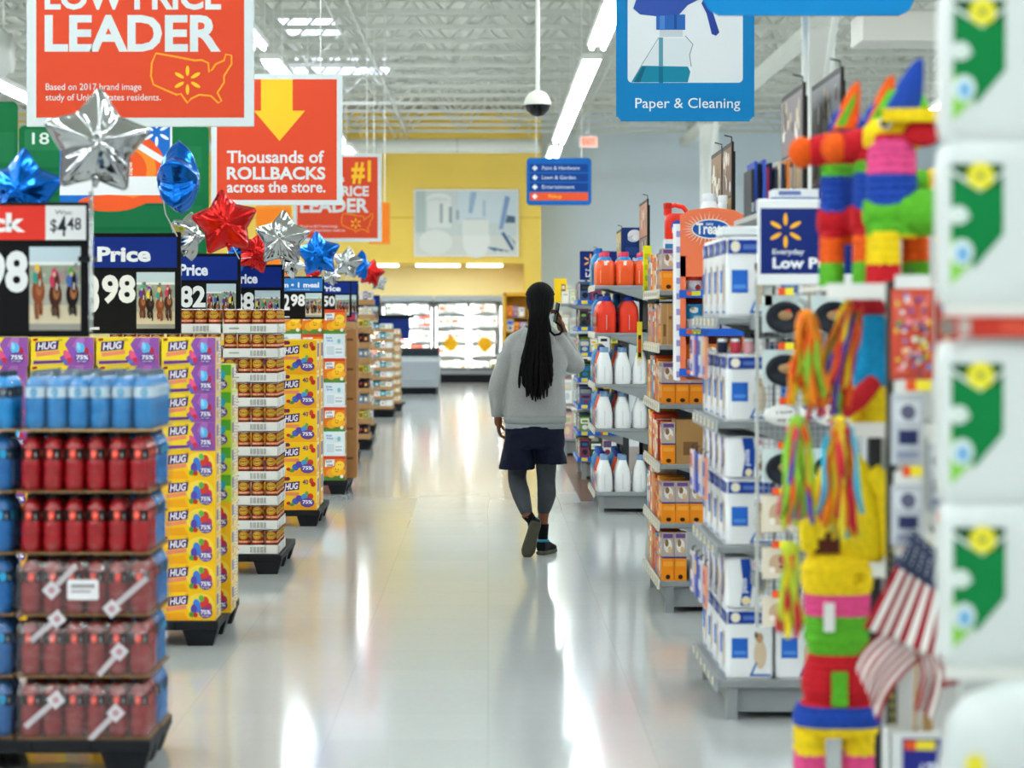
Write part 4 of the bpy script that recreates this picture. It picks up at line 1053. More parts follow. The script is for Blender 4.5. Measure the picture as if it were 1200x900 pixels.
spec = [(2, 3), (2, 2), (2, 1), (0, 0), (0, 0)]
lab5 = ['film-wrapped pack of red drinks with two white strips, bottom of the red stack', 'film-wrapped pack of red drinks, second up, strips at its corners', 'film-wrapped pack of red drinks with a white label at its middle', 'open-topped pack of red drinks, fourth up in the red stack', 'open-topped pack of red drinks directly under the light blue pack']
for r in range(5):
    o = drink_pack(lab5[r], RED if r < 3 else '9c0c16', '1c1618', 'f0402c', '2a1a1c', 6, 3, spec[r][0], '8a6a48', r, spec[r][1]); o.location = (XR - W6, BTY, LV[r])
    o = drink_pack('dark blue drink pack at the left edge, %s row up' % nth(r), BLU, '16283c', '2f9fd0', '1a3a5a', 4, 3, 1 if r < 2 else 0, '8a6a48', r + 20); o.location = (XR - W6 - .02 - 4 * PITCH - .006, BTY + .01, LV[r])
    o = drink_pack('blue drink pack behind the red stack, %s row up' % nth(r), '0d6cb0', '1a3048', '2f9fd0', '1a3a5a', 6, 3, 1, '8a6a48', r + 30); o.location = (XR - W6 + (.0 if r % 2 else .008), BTY + 3 * PITCH + .03, LV[r])
o = drink_pack('light blue drink pack with pale labels, on top of the red stack', '0a7abc', 'c8d8e0', '2a9ac4', '5a6a74', 6, 3, 1, 'c09a68', 50); o.location = (XR - W6 + .014, BTY, LV[5])
o = drink_pack('blue drink pack with dark labels, topmost at the left edge', '1480c2', '1a2430', '3a5a70', '2a3a48', 4, 3, 0, 'c09a68', 51); o.location = (XR - W6 - .02 - 4 * PITCH, BTY, LV[5])
o = drink_pack('light blue drink pack topmost behind the front one', '0a7abc', 'c8d8e0', '2a9ac4', '5a6a74', 6, 3, 1, 'c09a68', 52); o.location = (XR - W6 + .014, BTY + 3 * PITCH + .03, LV[5])

# ------------------------------------------------------------------ right side: end-of-aisle shelves
GREY = M('8d9192', 0.5); LGREY = M('b9bcb8', 0.45); DGREY = M('3b3e41', 0.55)
def shelf_unit(label, X0, X1, Y0, Y1, levels, top=2.02, rail='cfccc0', grey=None, back=None, near=None):
    """end shelf whose shelves open towards the aisle (-X); origin at the near aisle corner"""
    t = thing('shelf_unit', label, 'shelf', (X0, Y0, 0), group='end-of-aisle shelf units')
    w = X1 - X0; L = Y1 - Y0; g = grey or GREY
    mb = MB(); mb.box(w, 0, 0, w + .03, L, top, back or DGREY); mb.obj('back_panel', t)
    for y in (0.0, L - .04):
        mb = MB(); mb.box(w - .03, y, 0, w, y + .04, top, DGREY); mb.obj('upright', t)
    b = levels[0]
    mb = MB(); mb.box(0, 0, b - .035, w - .03, L, b, g, .006); mb.obj('base_deck', t)
    mb = MB(); mb.box(.06, .03, .03, w - .03, L - .03, b - .035, g); mb.obj('kick_panel', t)
    for y in (.0, L - .04):
        mb = MB(); mb.box(.03, y, 0, .075, y + .04, b - .035, g); mb.obj('foot', t)
    for z in levels[1:]:
        mb = MB(); mb.box(0, 0, z - .028, w - .03, L, z, g, .004)
        mb.prism([(w - .03, z - .13), (w - .03, z - .028), (.1, z - .028)], .0, .004, g); mb.prism([(w - .03, z - .13), (w - .03, z - .028), (.1, z - .028)], L - .004, L, g)
        s = mb.obj('shelf', t)
    for z in levels:
        mb = MB(); mb.loft([[(-.002, y, z - .045), (-.012, y, z - .045), (-.004, y, z + .006), (0, y, z + .006)] for y in (0.0, L)], M(rail, .5), smooth=False)
        if near: mb.box(0, -.012, z - .04, w - .03, -.001, z + .008, M(near, .5)); a = front(mb, 0, z - .04, w - .03, z + .008, -.012); a.rect(.06, .15, .2, .85, 'e8d040'); a.rect(.5, .15, .66, .85, 'e8d040'); a.rect(.5, .15, .55, .85, 'd8562a')
        a = left(mb, 0, z - .04, L, z + .002, -.012)
        n = int(L / .16)
        for k in range(n): a.rect((k + .2) / n, .15, (k + .62) / n, .85, 'f4f0e2'); a.rect((k + .25) / n, .3, (k + .4) / n, .7, 'd8c23a')
        mb.obj('price_rail', t)
    return t
def header_board(X, Y0, Y1, z0, z1, label, cols=('8a7a72', 'c9b28c'), topx=2.02, seed=3):
    t = thing('header_board', label, 'sign', (X, Y0, topx), group='photo boards on top of the end shelves')
    L = Y1 - Y0; rd = random.Random(seed)
    fm = M('2a2523', .5); mb = MB(); mb.box(.0, 0, z0 - topx, .012, L, z1 - topx, fm); mb.obj('frame', t)
    mb = MB(); a = left(mb, .025, z0 - topx + .025, L - .025, z1 - topx - .025, -.001, rough=.5)
    a.rect(0, .42, 1, 1, cols[0]); a.rect(0, 0, 1, .4, cols[1])
    for k in range(16): a.ell(rd.uniform(.1, .9), rd.uniform(.5, .92), rd.uniform(.02, .06), rd.uniform(.02, .05), rd.choice(['f0ece6', 'b8a890', 'd8c8b0', '6a5a52']), 10)
    for k in range(5): a.rect(.1 + k * .17, .06, .2 + k * .17, .34, rd.choice(['e8dcc8', '8a6a4a', 'c8a878', '5a4a40']))
    mb.obj('photo_print', t)
    for y in (.06, L - .09):
        mb = MB(); mb.box(.012, y, 0, .026, y + .03, z1 - topx - .05, BLACK); mb.obj('post', t)
    mb = MB(); mb.tube([(.01, .1, z1 - topx + .0), (.01, .1, z1 - topx + .03), (-.03, .1, z1 - topx + .04)], .004, BLACK, 5); mb.obj('hook', t)
    return t

def rr_ring(cx, cy, w, d, z, k=.32, n=5):
    """rounded rectangle ring, ccw"""
    r = min(w, d) * k; pts = []
    for sx, sy, a0 in ((1, -1, -PI / 2), (1, 1, 0), (-1, 1, PI / 2), (-1, -1, PI)):
        for i in range(n):
            a = a0 + PI / 2 * i / (n - 1); pts.append((cx + sx * (w / 2 - r) + r * math.cos(a), cy + sy * (d / 2 - r) + r * math.sin(a), z))
    return pts
def jug(W, D, H, c, capc, prof=None, label=None, handle=True):
    t = thing('detergent_bottle', 'x', 'bottle')
    m = M(c, .3, coat=.2); P = prof or [(0, .92), (.03, 1), (.4, .97), (.62, .8), (.78, .56), (.86, .46)]
    mb = MB(); mb.loft([rr_ring(W / 2, D / 2, W * s, D * (s * .8 + .2), z * H, .4) for z, s in P], m)
    a = front(mb, 0, 0, W, H, .0, rough=.4); a.rect(.49, .08, .515, .48, 'b8bcc0' if c.startswith('f') or c.startswith('e') else '6a2018')
    mb.obj('body', t)
    mb = MB(); r = W * .25; mb.lathe([(r * .96, P[-1][0] * H - .004), (r, P[-1][0] * H + .006), (r * .96, H - .004), (r * .85, H)], M(capc, .4), 16, (W / 2, D / 2, 0)); mb.obj('cap', t)
    if label:
        mb = MB(); a = left(mb, D * .16, H * .12, D * .84, H * .55, -.001, rough=.4); a.rect(0, 0, 1, 1, label[0]); a.ell(.5, .55, D * .24, H * .1, label[1], 16); a.rect(.2, .1, .8, .25, label[2]); mb.obj('label_print', t)
    return t

# ---- R5: detergent end shelf
X0, Y0 = .872, 19.7
L5 = [.165, .683, 1.045, 1.464, 1.85]
shelf_unit('grey end shelf of white detergent bottles beside the man', X0, X0 + .46, Y0, Y0 + 1.15, L5, top=2.02)
wj = Stamp(jug(.136, .13, .30, 'f2f3f2', '7d9ec2', label=('f4f4f4', '3a78c0', 'e8582a')))
oj = Stamp(jug(.12, .13, .31, 'e8501e', '2a3aa0', label=('f06a2a', 'f4f0e8', '2a3aa0')))
bj = Stamp(jug(.12, .13, .32, '2a84c0', '1f5fae', [(0, .9), (.05, 1), (.5, .9), (.7, .95), (.86, .45)], label=('5ab4dc', 'f4f4f4', 'e8d040')))
yj = Stamp(jug(.12, .13, .32, '2a84c0', 'e8d22a', [(0, .9), (.05, 1), (.5, .9), (.7, .95), (.86, .45)], label=('5ab4dc', 'f4f4f4', 'e8d040')))
rj = Stamp(jug(.165, .14, .30, 'e23a22', '1f3f9e', [(0, .95), (.04, 1), (.5, .98), (.7, .88), (.82, .6), (.86, .5)], label=('e8502e', 'f4e8d8', '2a3a9a')))
lv = ['base deck', 'second shelf up', 'third shelf up', 'fourth shelf up', 'top shelf']
for k in (0, 1, 2):
    z = L5[k] + .0005
    for i in range(3): wj((X0 + .012 + i * .147, Y0 + .015, z), 0, 'white detergent bottle with blue cap, %s, %s from the aisle' % (lv[k], nth(i)), 'white detergent bottles')
    for i in range(2):
        wj((X0 + .012 + i * .147, Y0 + .17, z), 0, 'white detergent bottle with blue cap, %s, second row, %s from the aisle' % (lv[k], nth(i)), 'white detergent bottles')
        for j in range(2): oj((X0 + .012 + i * .14, Y0 + .34 + j * .15, z), 0, 'orange detergent bottle on the %s, row %s, %s from the aisle' % (lv[k], ['three', 'four'][j], nth(i)), 'orange detergent bottles')
        for j in range(3): (yj if k else bj)((X0 + .01 + i * .14, Y0 + .65 + j * .155, z), 0, 'blue detergent bottle on the %s, row %s, %s from the aisle' % (lv[k], ['five', 'six', 'seven'][j], nth(i)), 'blue detergent bottles')
z = L5[3] + .0005
for i in range(2):
    for j in range(4): rj((X0 + .012 + i * .185, Y0 + .02 + j * .155, z), 0, 'red detergent bottle with blue cap, row %s, %s from the aisle' % (nth(j), nth(i)), 'red detergent bottles')
    for j in range(2): bj((X0 + .01 + i * .15, Y0 + .72 + j * .17, z), 0, 'blue detergent bottle beyond the red ones, row %s, %s from the aisle' % (nth(j), nth(i)), 'blue detergent bottles')
def twin_bag():
    t = thing('detergent_twin_pack', 'x', 'bottle pack')
    m = M('f0561c', .25, coat=.3, bump=.5, bscale=24)
    mb = MB(); mb.loft([rr_ring(.075, .085, .15 * s, .17 * s, z, .3) for z, s in ((0, .93), (.02, 1), (.17, .99), (.195, .9), (.205, .75))], m); a = front(mb, 0, 0, .15, .2, .0); a.rect(.42, .82, .58, .98, 'f4efe8'); a.rect(.2, .1, .24, .6, 'f4a078'); mb.obj('orange_bag', t)
    for i, c in ((0, 'd83a58'),):
        mb = MB(); mb.lathe([(.055, .205), (.05, .225), (.035, .235)], M('2a84c0', .3), 16, (.075, .085, 0)); mb.obj('bottle_neck', t)
        mb = MB(); mb.lathe([(.034, .233), (.034, .27), (.028, .275)], M(c, .4), 16, (.075, .085, 0)); mb.obj('cap', t)
    return t
tb = Stamp(twin_bag())
z = L5[4] + .0005
for i in range(3):
    for j in range(3): tb((X0 + .012 + i * .158, Y0 + .02 + j * .185, z), 0, 'orange-bagged detergent pack with pink cap, row %s, %s from the aisle' % (nth(j), nth(i)), 'orange-bagged detergent packs')
for j in range(3): bj((X0 + .0, Y0 + .6 + j * .17, z), 0, 'blue detergent bottle on the top shelf beyond the orange bags, %s' % nth(j), 'blue detergent bottles')
header_board(1.3, 17.9 + 1.85, 17.9 + 2.9, 2.04, 2.56, 'photo board on the detergent shelf', ('c8886a', '9a8a78'), seed=5)
t = thing('poster', 'dark blue poster with a white swirl above the detergent shelf', 'poster', (px(730, 20.6), 20.75, 2.02))
w = 27 * 20.6 / F
mb = MB(); mb.box(0, 0, .0, w, .02, .34, M('1d3a78', .5)); a = front(mb, 0, 0, w, .34, 0); a.ell(.55, .8, .06, .05, 'e8eef4', 18); a.ell(.5, .72, .05, .03, 'c8d4e4', 14); a.ell(.62, .74, .035, .025, 'f0f4f8', 14); a.rect(.15, .3, .85, .5, '2a4a90'); a.ell(.3, .2, .014, .016, 'd8e0ec', 10); a.ell(.52, .2, .014, .016, 'e8e8f0', 10); a.rect(.62, .14, .88, .28, 'd0449a'); mb.obj('printed_card', t)

# ---- R6, R7: farther mixed end shelves
MIX = ['1c2028', '24303a', '2f5a34', 'c8c4b8', '2a2e38', 'd0c8a8', '4a5a8a', 'f0f0ec', '8a3a5a', '7a9a4a', '2f6a9a', 'e8c23a', '3a3a40']
PALE = ['f0ede2', 'e8e2d0', 'f4f2ec', 'd8a8b0', 'c8d0d8', 'e8d8a8', 'b8c8a8']
def mixed_unit(label, X0, Y0, L, levels, pal, group, seed, top, rail, nm):
    shelf_unit(label, X0, X0 + .46, Y0, Y0 + L, levels, top=top, rail=rail, near=rail if rail == '2a62c0' else None)
    lvn = ['base', 'second', 'third', 'fourth', 'fifth', 'sixth', 'seventh']
    for k, z in enumerate(levels):
        gap = (levels[k + 1] if k + 1 < len(levels) else z + .3) - z - .06
        packs_row(Y0 + .13, Y0 + L - .02, X0 + .012, z + .0005, (gap * .6, gap * .95), (.08, .16), .12, pal, 'mixed pack %s along the ' + lvn[k] + ' shelf of the ' + nm, 'product pack', group, seed + k, face='left')
        packs_row(X0 + .012, X0 + .42, Y0 + .012, z + .0005, (gap * .55, gap * .95), (.07, .13), .1, pal, 'mixed pack %s across the near end, ' + lvn[k] + ' shelf of the ' + nm, 'product pack', group, seed + 50 + k)
mixed_unit('farther grey end shelf of small mixed goods with blue price rails', .885, 23.6, 1.2, [.215, .47, .73, .99, 1.24, 1.49, 1.75], MIX, 'mixed goods on the blue-railed shelf', 200, 1.95, '2a62c0', 'blue-railed shelf')
mixed_unit('end shelf of pale goods farther on, just right of the man', .83, 27.6, 1.2, [.2, .6, 1.0, 1.4, 1.74], PALE, 'pale goods beside the man', 300, 1.9, 'd8d4c4', 'pale-goods shelf')
mixed_unit('farthest end shelf by the grey wall', .86, 31.5, 1.2, [.2, .6, 1.0, 1.4], PALE + MIX[:3], 'goods on the farthest end shelf', 400, 1.8, 'd8d4c4', 'farthest shelf')
t = thing('yellow_carton', 'bright yellow carton with a dark label on the pale-goods shelf, beside the man\'s head', 'carton', (px(650, 27.7), 27.72, 1.905))
X = (664 - 650) * 27.7 / F
mb = MB(); mb.box(0, 0, -.15, X, .3, .13, M('f0c41e', .5)); a = front(mb, 0, -.15, X, .13, 0); a.rect(.55, .3, .9, .75, '5a3a2a'); a.rect(.6, .55, .85, .7, 'e8d8c8'); mb.obj('box', t); t.location.z = 2.06 - .0
t.location = (px(650, 27.7), 27.72, 1.74 + .16)
def low_price_sign(loc, w, h, label, texts=True, frame='1b2f78', post=0.0):
    t = thing('price_sign', label, 'sign', loc, group='everyday low price signs')
    mb = MB(); mb.box(0, 0, 0, w, .02, h, M(frame, .5), .004); mb.obj('frame', t)
    fz = .13 if frame != '1b2f78' else .02
    mb = MB(); a = front(mb, w * .03, h * fz, w * .99, h * (1 - (.11 if fz > .1 else .02)), -.001); a.rect(0, 0, 1, 1, '15286e')
    a.spark(.27, .66, a.h * .26, 'f7b32b'); a.text('Everyday', .13, .3, .075, 'f2f4f8', .34, .012); a.text('Low Price', .13, .09, .15, 'f2f4f8', .78, .035)
    mb.obj('printed_card', t)
    return t
low_price_sign((px(680.5, 23.4), 23.62, 1.952), 44 * 23.4 / F, 34 * 23.4 / F, 'navy low-price sign on the blue-railed shelf, right of the man\'s head')
for k, (X, Y0_, Y1_, za, zb, l) in enumerate(((1.3, 23.62, 24.5, 2.0, 2.45, 'photo board on the blue-railed shelf'), (1.24, 27.65, 28.5, 1.95, 2.35, 'photo board on the pale-goods shelf'), (1.27, 31.55, 32.4, 1.85, 2.3, 'photo board on the farthest end shelf'))):
    header_board(X, Y0_, Y1_, za, zb, l, (['c8b070', 'b89880', 'a89890'][k], 'b8a890'), topx=[1.95, 1.9, 1.8][k], seed=k + 20)

# ---- R4: boxed detergent end shelf and the coral treat display on its side
X0, Y0 = .928, 13.06
L4 = [.172, .485, .803, 1.13, 1.449, 1.744]
shelf_unit('grey end shelf of orange laundry boxes behind the pad packs', X0, X0 + .46, Y0, Y0 + 1.25, L4, top=2.02)
def orange_box(W, D, H):
    mb = MB(); mb.box(0, 0, 0, W, D, H, M('e8922a', .45))
    for a in (front(mb, 0, 0, W, H, 0), left(mb, 0, 0, D, H, 0)):
        a.rect(0, 0, 1, .46, 'f08c1c'); a.rect(0, .46, 1, 1, 'b8a8a0'); a.rect(0, .46, 1, .5, '4a3a7a'); a.ell(.5, .72, a.w * .34, a.h * .14, 'e8e2d8', 14); a.ell(.4, .78, a.w * .16, a.h * .08, '8a6a4a', 10); a.ell(.64, .64, a.w * .15, a.h * .07, 'd8b080', 10); a.rect(.1, .88, .9, .97, '6a4a8a'); a.ell(.5, .08, a.w * .2, a.h * .05, '3a2a1a', 10); a.rect(.1, .3, .9, .4, 'f4a43a')
    return mb
ob = Stamp(tag(orange_box(.065, .1, .262).obj('laundry_box'), 'x', 'box'))
os_ = Stamp(tag(orange_box(.072, .1, .225).obj('laundry_box'), 'x', 'box'))
l4 = ['base deck', 'second shelf up', 'third shelf up', 'fourth shelf up', 'fifth shelf up', 'top shelf']
def obs(st, k, n, dx, y, what='orange laundry box'):
    for i in range(n): st((X0 + .012 + i * dx, Y0 + y, L4[k] + .0005), 0, '%s on the %s, %s from the aisle, at depth %s' % (what, l4[k], nth(i), {.012: 'one', .12: 'two', .23: 'three', .34: 'four', .45: 'five'}[y]), 'orange laundry boxes')
obs(ob, 0, 2, .068, .012); obs(os_, 1, 5, .075, .012); obs(os_, 1, 3, .075, .12); obs(os_, 3, 5, .075, .012); obs(os_, 4, 5, .075, .12); obs(os_, 5, 5, .075, .012); obs(os_, 5, 5, .075, .12); obs(os_, 3, 2, .075, .12); obs(os_, 2, 1, .075, .012)
t = plain_carton(.33, .24, .3, 'a9814f', 'plain brown cardboard carton on the third shelf of the orange laundry shelf', (X0 + .088, Y0 + .012, L4[2] + .0005), '96703f'); t['group'] = 'brown cartons on the orange laundry shelf'
LAUN = ['e8822a', 'd84a2a', 'c89858', 'f0b43a', '4a9ac0', 'b8402a', 'e8e0d0', 'c8a068']
for k in range(6):
    gap = (L4[k + 1] if k < 5 else L4[k] + .28) - L4[k] - .06
    y1 = Y0 + (.24 if k in (1, 3, 4, 5) else .13 if k == 0 else .33)
    packs_row(y1, Y0 + 1.24, X0 + .012, L4[k] + .0005, (gap * .8, gap * .97), (.09, .15), .14, LAUN, 'laundry pack %s along the ' + l4[k] + ' of the orange laundry shelf', 'product pack', 'packs on the orange laundry shelf', 500 + k, face='left')
t = plain_carton(.06, .22, .1, 'b08a58', 'slim brown carton at the aisle edge on the fifth shelf of the laundry shelf', (X0 + .012, Y0 + .012, L4[4] + .0005)); t['group'] = 'brown cartons on the orange laundry shelf'
for i in range(4): ob((X0 + .078 + i * .068, Y0 + .012, L4[4] + .0005), 0, 'orange laundry box on the fifth shelf up, front row, %s from the slim carton' % nth(i), 'orange laundry boxes') if False else None
for i in range(4): os_((X0 + .078 + i * .075, Y0 + .012, L4[4] + .0005), 0, 'orange laundry box on the fifth shelf up, front row, %s from the slim carton' % nth(i), 'orange laundry boxes')
# on top: flat white and blue box with a red jug
mb = MB(); mb.box(0, 0, 0, .2, .14, .05, M('e8eef2', .5)); a = front(mb, 0, 0, .2, .05, 0); a.rect(.0, 0, 1, .5, '2a84c4')
tag(mb.obj('flat_box', loc=(X0 + .03, Y0 + .03, L4[5] + .226)), 'flat white and blue box under the red jug', 'box')
t = thing('red_jug', 'red detergent jug with handle and blue label on top of the orange laundry shelf', 'jug', (X0 + .03, Y0 + .04, L4[5] + .2765))
m = M('e0301e', .3, coat=.2)
mb = MB(); mb.loft([rr_ring(.075, .06, w, .11, z, .35) for z, w in ((0, .135), (.01, .145), (.1, .145), (.125, .13), (.14, .1))], m)
mb.tube([(.02, .06, .12), (.022, .06, .175), (.06, .06, .187), (.105, .06, .175), (.13, .06, .14), (.135, .06, .1)], .013, m, 10); mb.lathe([(.022, .13), (.022, .17)], m, 14, (.02, .06, 0)); mb.obj('body', t)
mb = MB(); a = front(mb, .03, .015, .125, .105, .0045, rough=.4); a.ell(.5, .6, .045, .035, '2a52a8', 20); a.rect(.1, .2, .9, .55, 'f0e8e8'); a.rect(.2, .02, .5, .4, 'e8e8f0'); a.rect(.15, .6, .7, .75, 'f4f4f8'); mb.obj('label_print', t)
mb = MB(); mb.lathe([(.024, .168), (.024, .195), (.02, .2)], M('c02418', .4), 14, (.02, .06, 0)); mb.obj('cap', t)
wl = Stamp(jug(.16, .14, .3, 'eef2f4', 'dfe6ea', label=('cfe0f0', '2a62b0', 'f0f0f0')))
wl((X0 + .2, Y0 + .06, L4[5] + .226), 0, 'white jug with a white cap right of the red jug', 'white jugs on the laundry shelf'); wl((X0 + .3, Y0 + .22, L4[5] + .226), 0, 'white and blue jug behind the coral treat display', 'white jugs on the laundry shelf')
header_board(1.32, 13.1, 13.62, 2.04, 2.55, 'nearer brown photo board on the laundry shelf, behind the white jug', ('8a6a58', 'b89868'), seed=8)
header_board(1.32, 13.66, 14.3, 2.04, 2.55, 'farther brown photo board on the laundry shelf', ('9a7a5a', 'a8885c'), seed=9)
# yellow shelf-edge blade
t = thing('shelf_flag', 'bright yellow L-shaped shelf flag at the far end of the laundry shelf', 'shelf sign', (X0 - .01, Y0 + 1.256, 1.70))
k = 14.3 / F
mb = MB(); mb.box(0, 0, 0, .05, .012, .32, M('e8dc1e', .5), .003); mb.box(0, 0, 0, .34, .012, .05, M('d8cc1c', .5)); a = front(mb, 0, 0, .05, .32, 0)
for q in range(4): a.rect(.2, .15 + q * .2, .8, .25 + q * .2, 'c8b818')
mb.obj('blade', t)
t = thing('shelf_strip', 'yellow and black vertical strip tag hanging at the laundry shelf\'s far edge', 'shelf sign', (X0 - .055, Y0 + 1.1, 1.31))
mb = MB(); mb.box(0, 0, 0, .03, .008, .26, M('f0d83a', .5)); a = front(mb, 0, 0, .03, .26, 0); a.rect(0, 0, 1, .16, 'f0ece0'); a.rect(.2, .2, .8, .7, '2a2620'); a.rect(.3, .3, .7, .6, 'd8402a'); mb.box(.028, .0, .2, .056, .008, .215, BLACK); mb.obj('tag', t)

# coral treat display
DY = 12.62
xl, xr = px(797, DY), px(872, DY); zb_, zt_ = pz(446, DY), pz(243, DY)
w = xr - xl; h = zt_ - zb_
t = thing('treat_display', 'coral-orange treat display with a blue oval header hooked on the laundry shelf', 'display', (xl, DY, zb_))
CO = M('f07a52', .5); d = .3
mb = MB(); mb.box(0, .2, 0, w, .22, h * .74, CO); mb.obj('back_card', t)
mb = MB(); mb.box(w * .5, .22, h * .3, w * .5 + .03, Y0 - DY + .001, h * .33, BLACK); mb.obj('bracket', t)
mb = MB(); pts = [(0, h * .60), (w, h * .60), (w, h * .955), (w * .85, h * .985), (w * .5, h), (w * .15, h * .985), (0, h * .955)]; mb.prism(pts, 0, .012, CO)
a = front(mb, 0, 0, w, h, -.0005); cx, cy = .42, .875
for q in range(30):
    an = 2 * PI * q / 30; c_, s_ = math.cos(an), math.sin(an); e = .075 + .02 * (q % 2)
    a.poly([(cx + (c_ * .085 - s_ * .003) / w, cy + (s_ * .05 + c_ * .003) / h), (cx + (c_ * .085 + s_ * .003) / w, cy + (s_ * .05 - c_ * .003) / h), (cx + c_ * (.085 + e * .5) / w, cy + s_ * (.05 + e * .45) / h)], 'f8d8c4')
a.ell(cx + .06, cy, .102, .052, 'f4f0e8', 26); a.ell(cx + .06, cy, .096, .046, '1f58a8', 26); a.text('Treats', cx - .17, cy - .028, .06, 'f6f4ec', .45, .03); a.text('tasty', cx - .02, cy + .022, .018, 'f6f4ec', .12, .01)
mb.obj('header_card', t)
mb = MB(); mb.box(-.02, 0, 0, 0, .22, h * .9, M('f0eef0', .5))
a = front(mb, -.02, 0, 0, h * .9, 0)
for q in range(10): a.rect(0, q * .1 + .02, 1, q * .1 + .06, '9c92c8')
mb.obj('side_card', t)
mb = MB(); mb.box(0, 0, 0, .03, .2, h * .72, CO); mb.box(w - .01, 0, 0, w, .2, h * .72, CO); mb.obj('inner_cheek', t)
lz = [pz(440, DY) - zb_, pz(393, DY) - zb_, pz(348, DY) - zb_]
for z in lz:
    mb = MB(); mb.box(.03, .0, z, w - .01, .2, z + .008, M('2a5ec4', .5)); mb.box(-.005, -.008, z - .004, w, 0, z + .036, M('2a62c8', .45)); a = front(mb, 0, z, w, z + .036, -.008); a.rect(.1, .2, .32, .85, 'd8d43a'); a.rect(.1, .2, .18, .85, 'd85a2a'); mb.obj('shelf', t)
for r, (z, c, c2) in enumerate(zip(lz, ('e8822a', '1f82b4', 'd84a3a'), ('d86a1a', '2a9cc8', 'c83a30'))):
    for i in range(3):
        g = MB(); W, H = .085, .155
        ring = lambda zz, s, dd: [(.5 * W * (1 - s) + W * s * q / 10, -dd * math.sin(PI * q / 10), zz) for q in range(11)] + [(.5 * W * (1 - s) + W * s * (10 - q) / 10, dd * math.sin(PI * q / 10), zz) for q in range(1, 10)]
        g.loft([ring(0, .96, .022), ring(H * .3, 1, .024), ring(H * .7, 1, .018), ring(H * .93, 1, .004), ring(H, 1, .002)], M('e8eaec', .3))
        a = Art(g, (0, 0, 0), (1, 0, 0), (0, 0, 1), W, H, P=lambda x, y, q: Vector((x, -(.024 * math.sin(PI * min(max(x / W, 0), 1)) * (1 - max(0, y / H - .4) * 1.1)) - q - .002, y)))
        a.rect(0, .5, 1, 1, c, 10); a.poly([(.0, .5), (.3, .62), (.6, .55), (1, .64), (1, .5), (0, .45)], 'eef0f2'); a.ell(.5, .8, .024, .016, 'f4f0e4', 14); a.ell(.72, .26, .015, .017, 'a83a2a', 12); a.ell(.3, .3, .016, .024, 'd0dbe4', 12); a.ell(.4, .85, .01, .008, 'd8b080', 8)
        tag(g.obj('treat_bag', loc=(xl + .035 + i * .093, DY + .06, zb_ + z + .0085)), '%s-topped white treat bag, %s from the left in the coral display' % (['orange', 'blue', 'red'][r], nth(i)), 'treat bag', 'treat bags in the coral display')

# ---- R3: pet-pad end shelf
X0, Y0 = .915, 9.6
L3 = [.16, .69, 1.185, 1.60]
shelf_unit('grey end shelf of white and blue pet-pad packs behind the piñatas', X0, X0 + .46, Y0, Y0 + 1.1, L3, top=2.02, rail='9ea3a6')
def pad_pack(W, D, H, kind, seed=1, soft=.05):
    rd = random.Random(seed); mb = MB(); wm = M('f0f1f1', .35, bump=.25, bscale=18)
    mb.loft([rr_ring(W / 2, D / 2, W * s, D * s2, z * H, .14, 4) for z, s, s2 in ((0, .97, .94), (.04, 1, 1), (.5, 1.0, 1.01), (.94, .99, .97), (1, .94, .8))], wm, smooth=False)
    for a in (front(mb, 0, 0, W, H, -D * .006), left(mb, 0, 0, D, H, -W * .004)):
        if kind == 'bag':
            a.rect(.05, .78, .97, .95, '1f3f96'); a.ell(.2, .865, min(a.w * .1, H * .07), H * .07, 'f0e8d0', 16); a.rect(.36, .83, .85, .89, '5a78c0'); a.rect(.12, .3, .46, .58, '2a6ac8'); a.rect(.16, .35, .42, .4, '5a90dc')
            a.ell(.72, .35, a.w * .13, H * .2, 'd8c0a0', 16); a.ell(.7, .58, a.w * .08, H * .07, 'b89068', 14); a.ell(.63, .62, a.w * .03, H * .05, '6a4a38', 10); a.poly([(.5, .06), (.62, .24), (.66, .24), (.55, .06)], '4a7ac0'); a.rect(.5, .05, .95, .075, '3a68b8')
        else:
            a.poly([(.3, .04), (.5, .04), (.56, .5), (.5, .97), (.3, .97), (.36, .5)], '1f48a4'); a.ell(.42, .14, a.h * .09, a.h * .09, 'f0e0b0', 14); a.text('pads', .43, .3, .12, 'eef2f8', .3, .02, rot=PI / 2); a.ell(.74, .5, a.w * .12, a.h * .22, 'd0b48c', 14); a.ell(.66, .3, a.w * .05, a.h * .12, '8a5a3a', 10); a.ell(.62, .86, a.w * .04, a.h * .08, 'c84a6a', 10)
    return mb
PW, PD = .19, .25
def pads(k, z, H, kind, label, nxt=3, seed=1, x=0.0, W=PW):
    st = Stamp(tag(pad_pack(W, PD, H, kind, seed).obj('pet_pad_pack'), 'x', 'pack'))
    n = 0
    for j in range(4):
        for i in range(2 if j == 0 else 1):
            st((X0 + .03 + x + i * (W + .008), Y0 + .01 + j * (PD + .012), z), 0, '%s, %s%s' % (label, nth(j) + ' back', ', inner' if i else ''), 'pet-pad packs')
pads(0, L3[0] + .0005, .285, 'bag', 'large white pad pack with blue square, base deck')
pads(0, L3[0] + .286, .2, 'flat', 'white pad pack with upright blue stripe, laid on the base packs', seed=2, W=.19)
pads(1, L3[1] + .0005, .27, 'bag', 'white pad bag with blue top band, second shelf', seed=3)
pads(1, L3[1] + .271, .165, 'flat', 'flat white pad pack with blue curve, lying on the second-shelf bags', seed=4, W=.215)
pads(2, L3[2] + .0005, .27, 'bag', 'white pad bag with blue square, third shelf', seed=5)
pads(3, L3[3] + .0005, .325, 'bag', 'tall white pad bag on the top shelf', seed=6, W=.19)
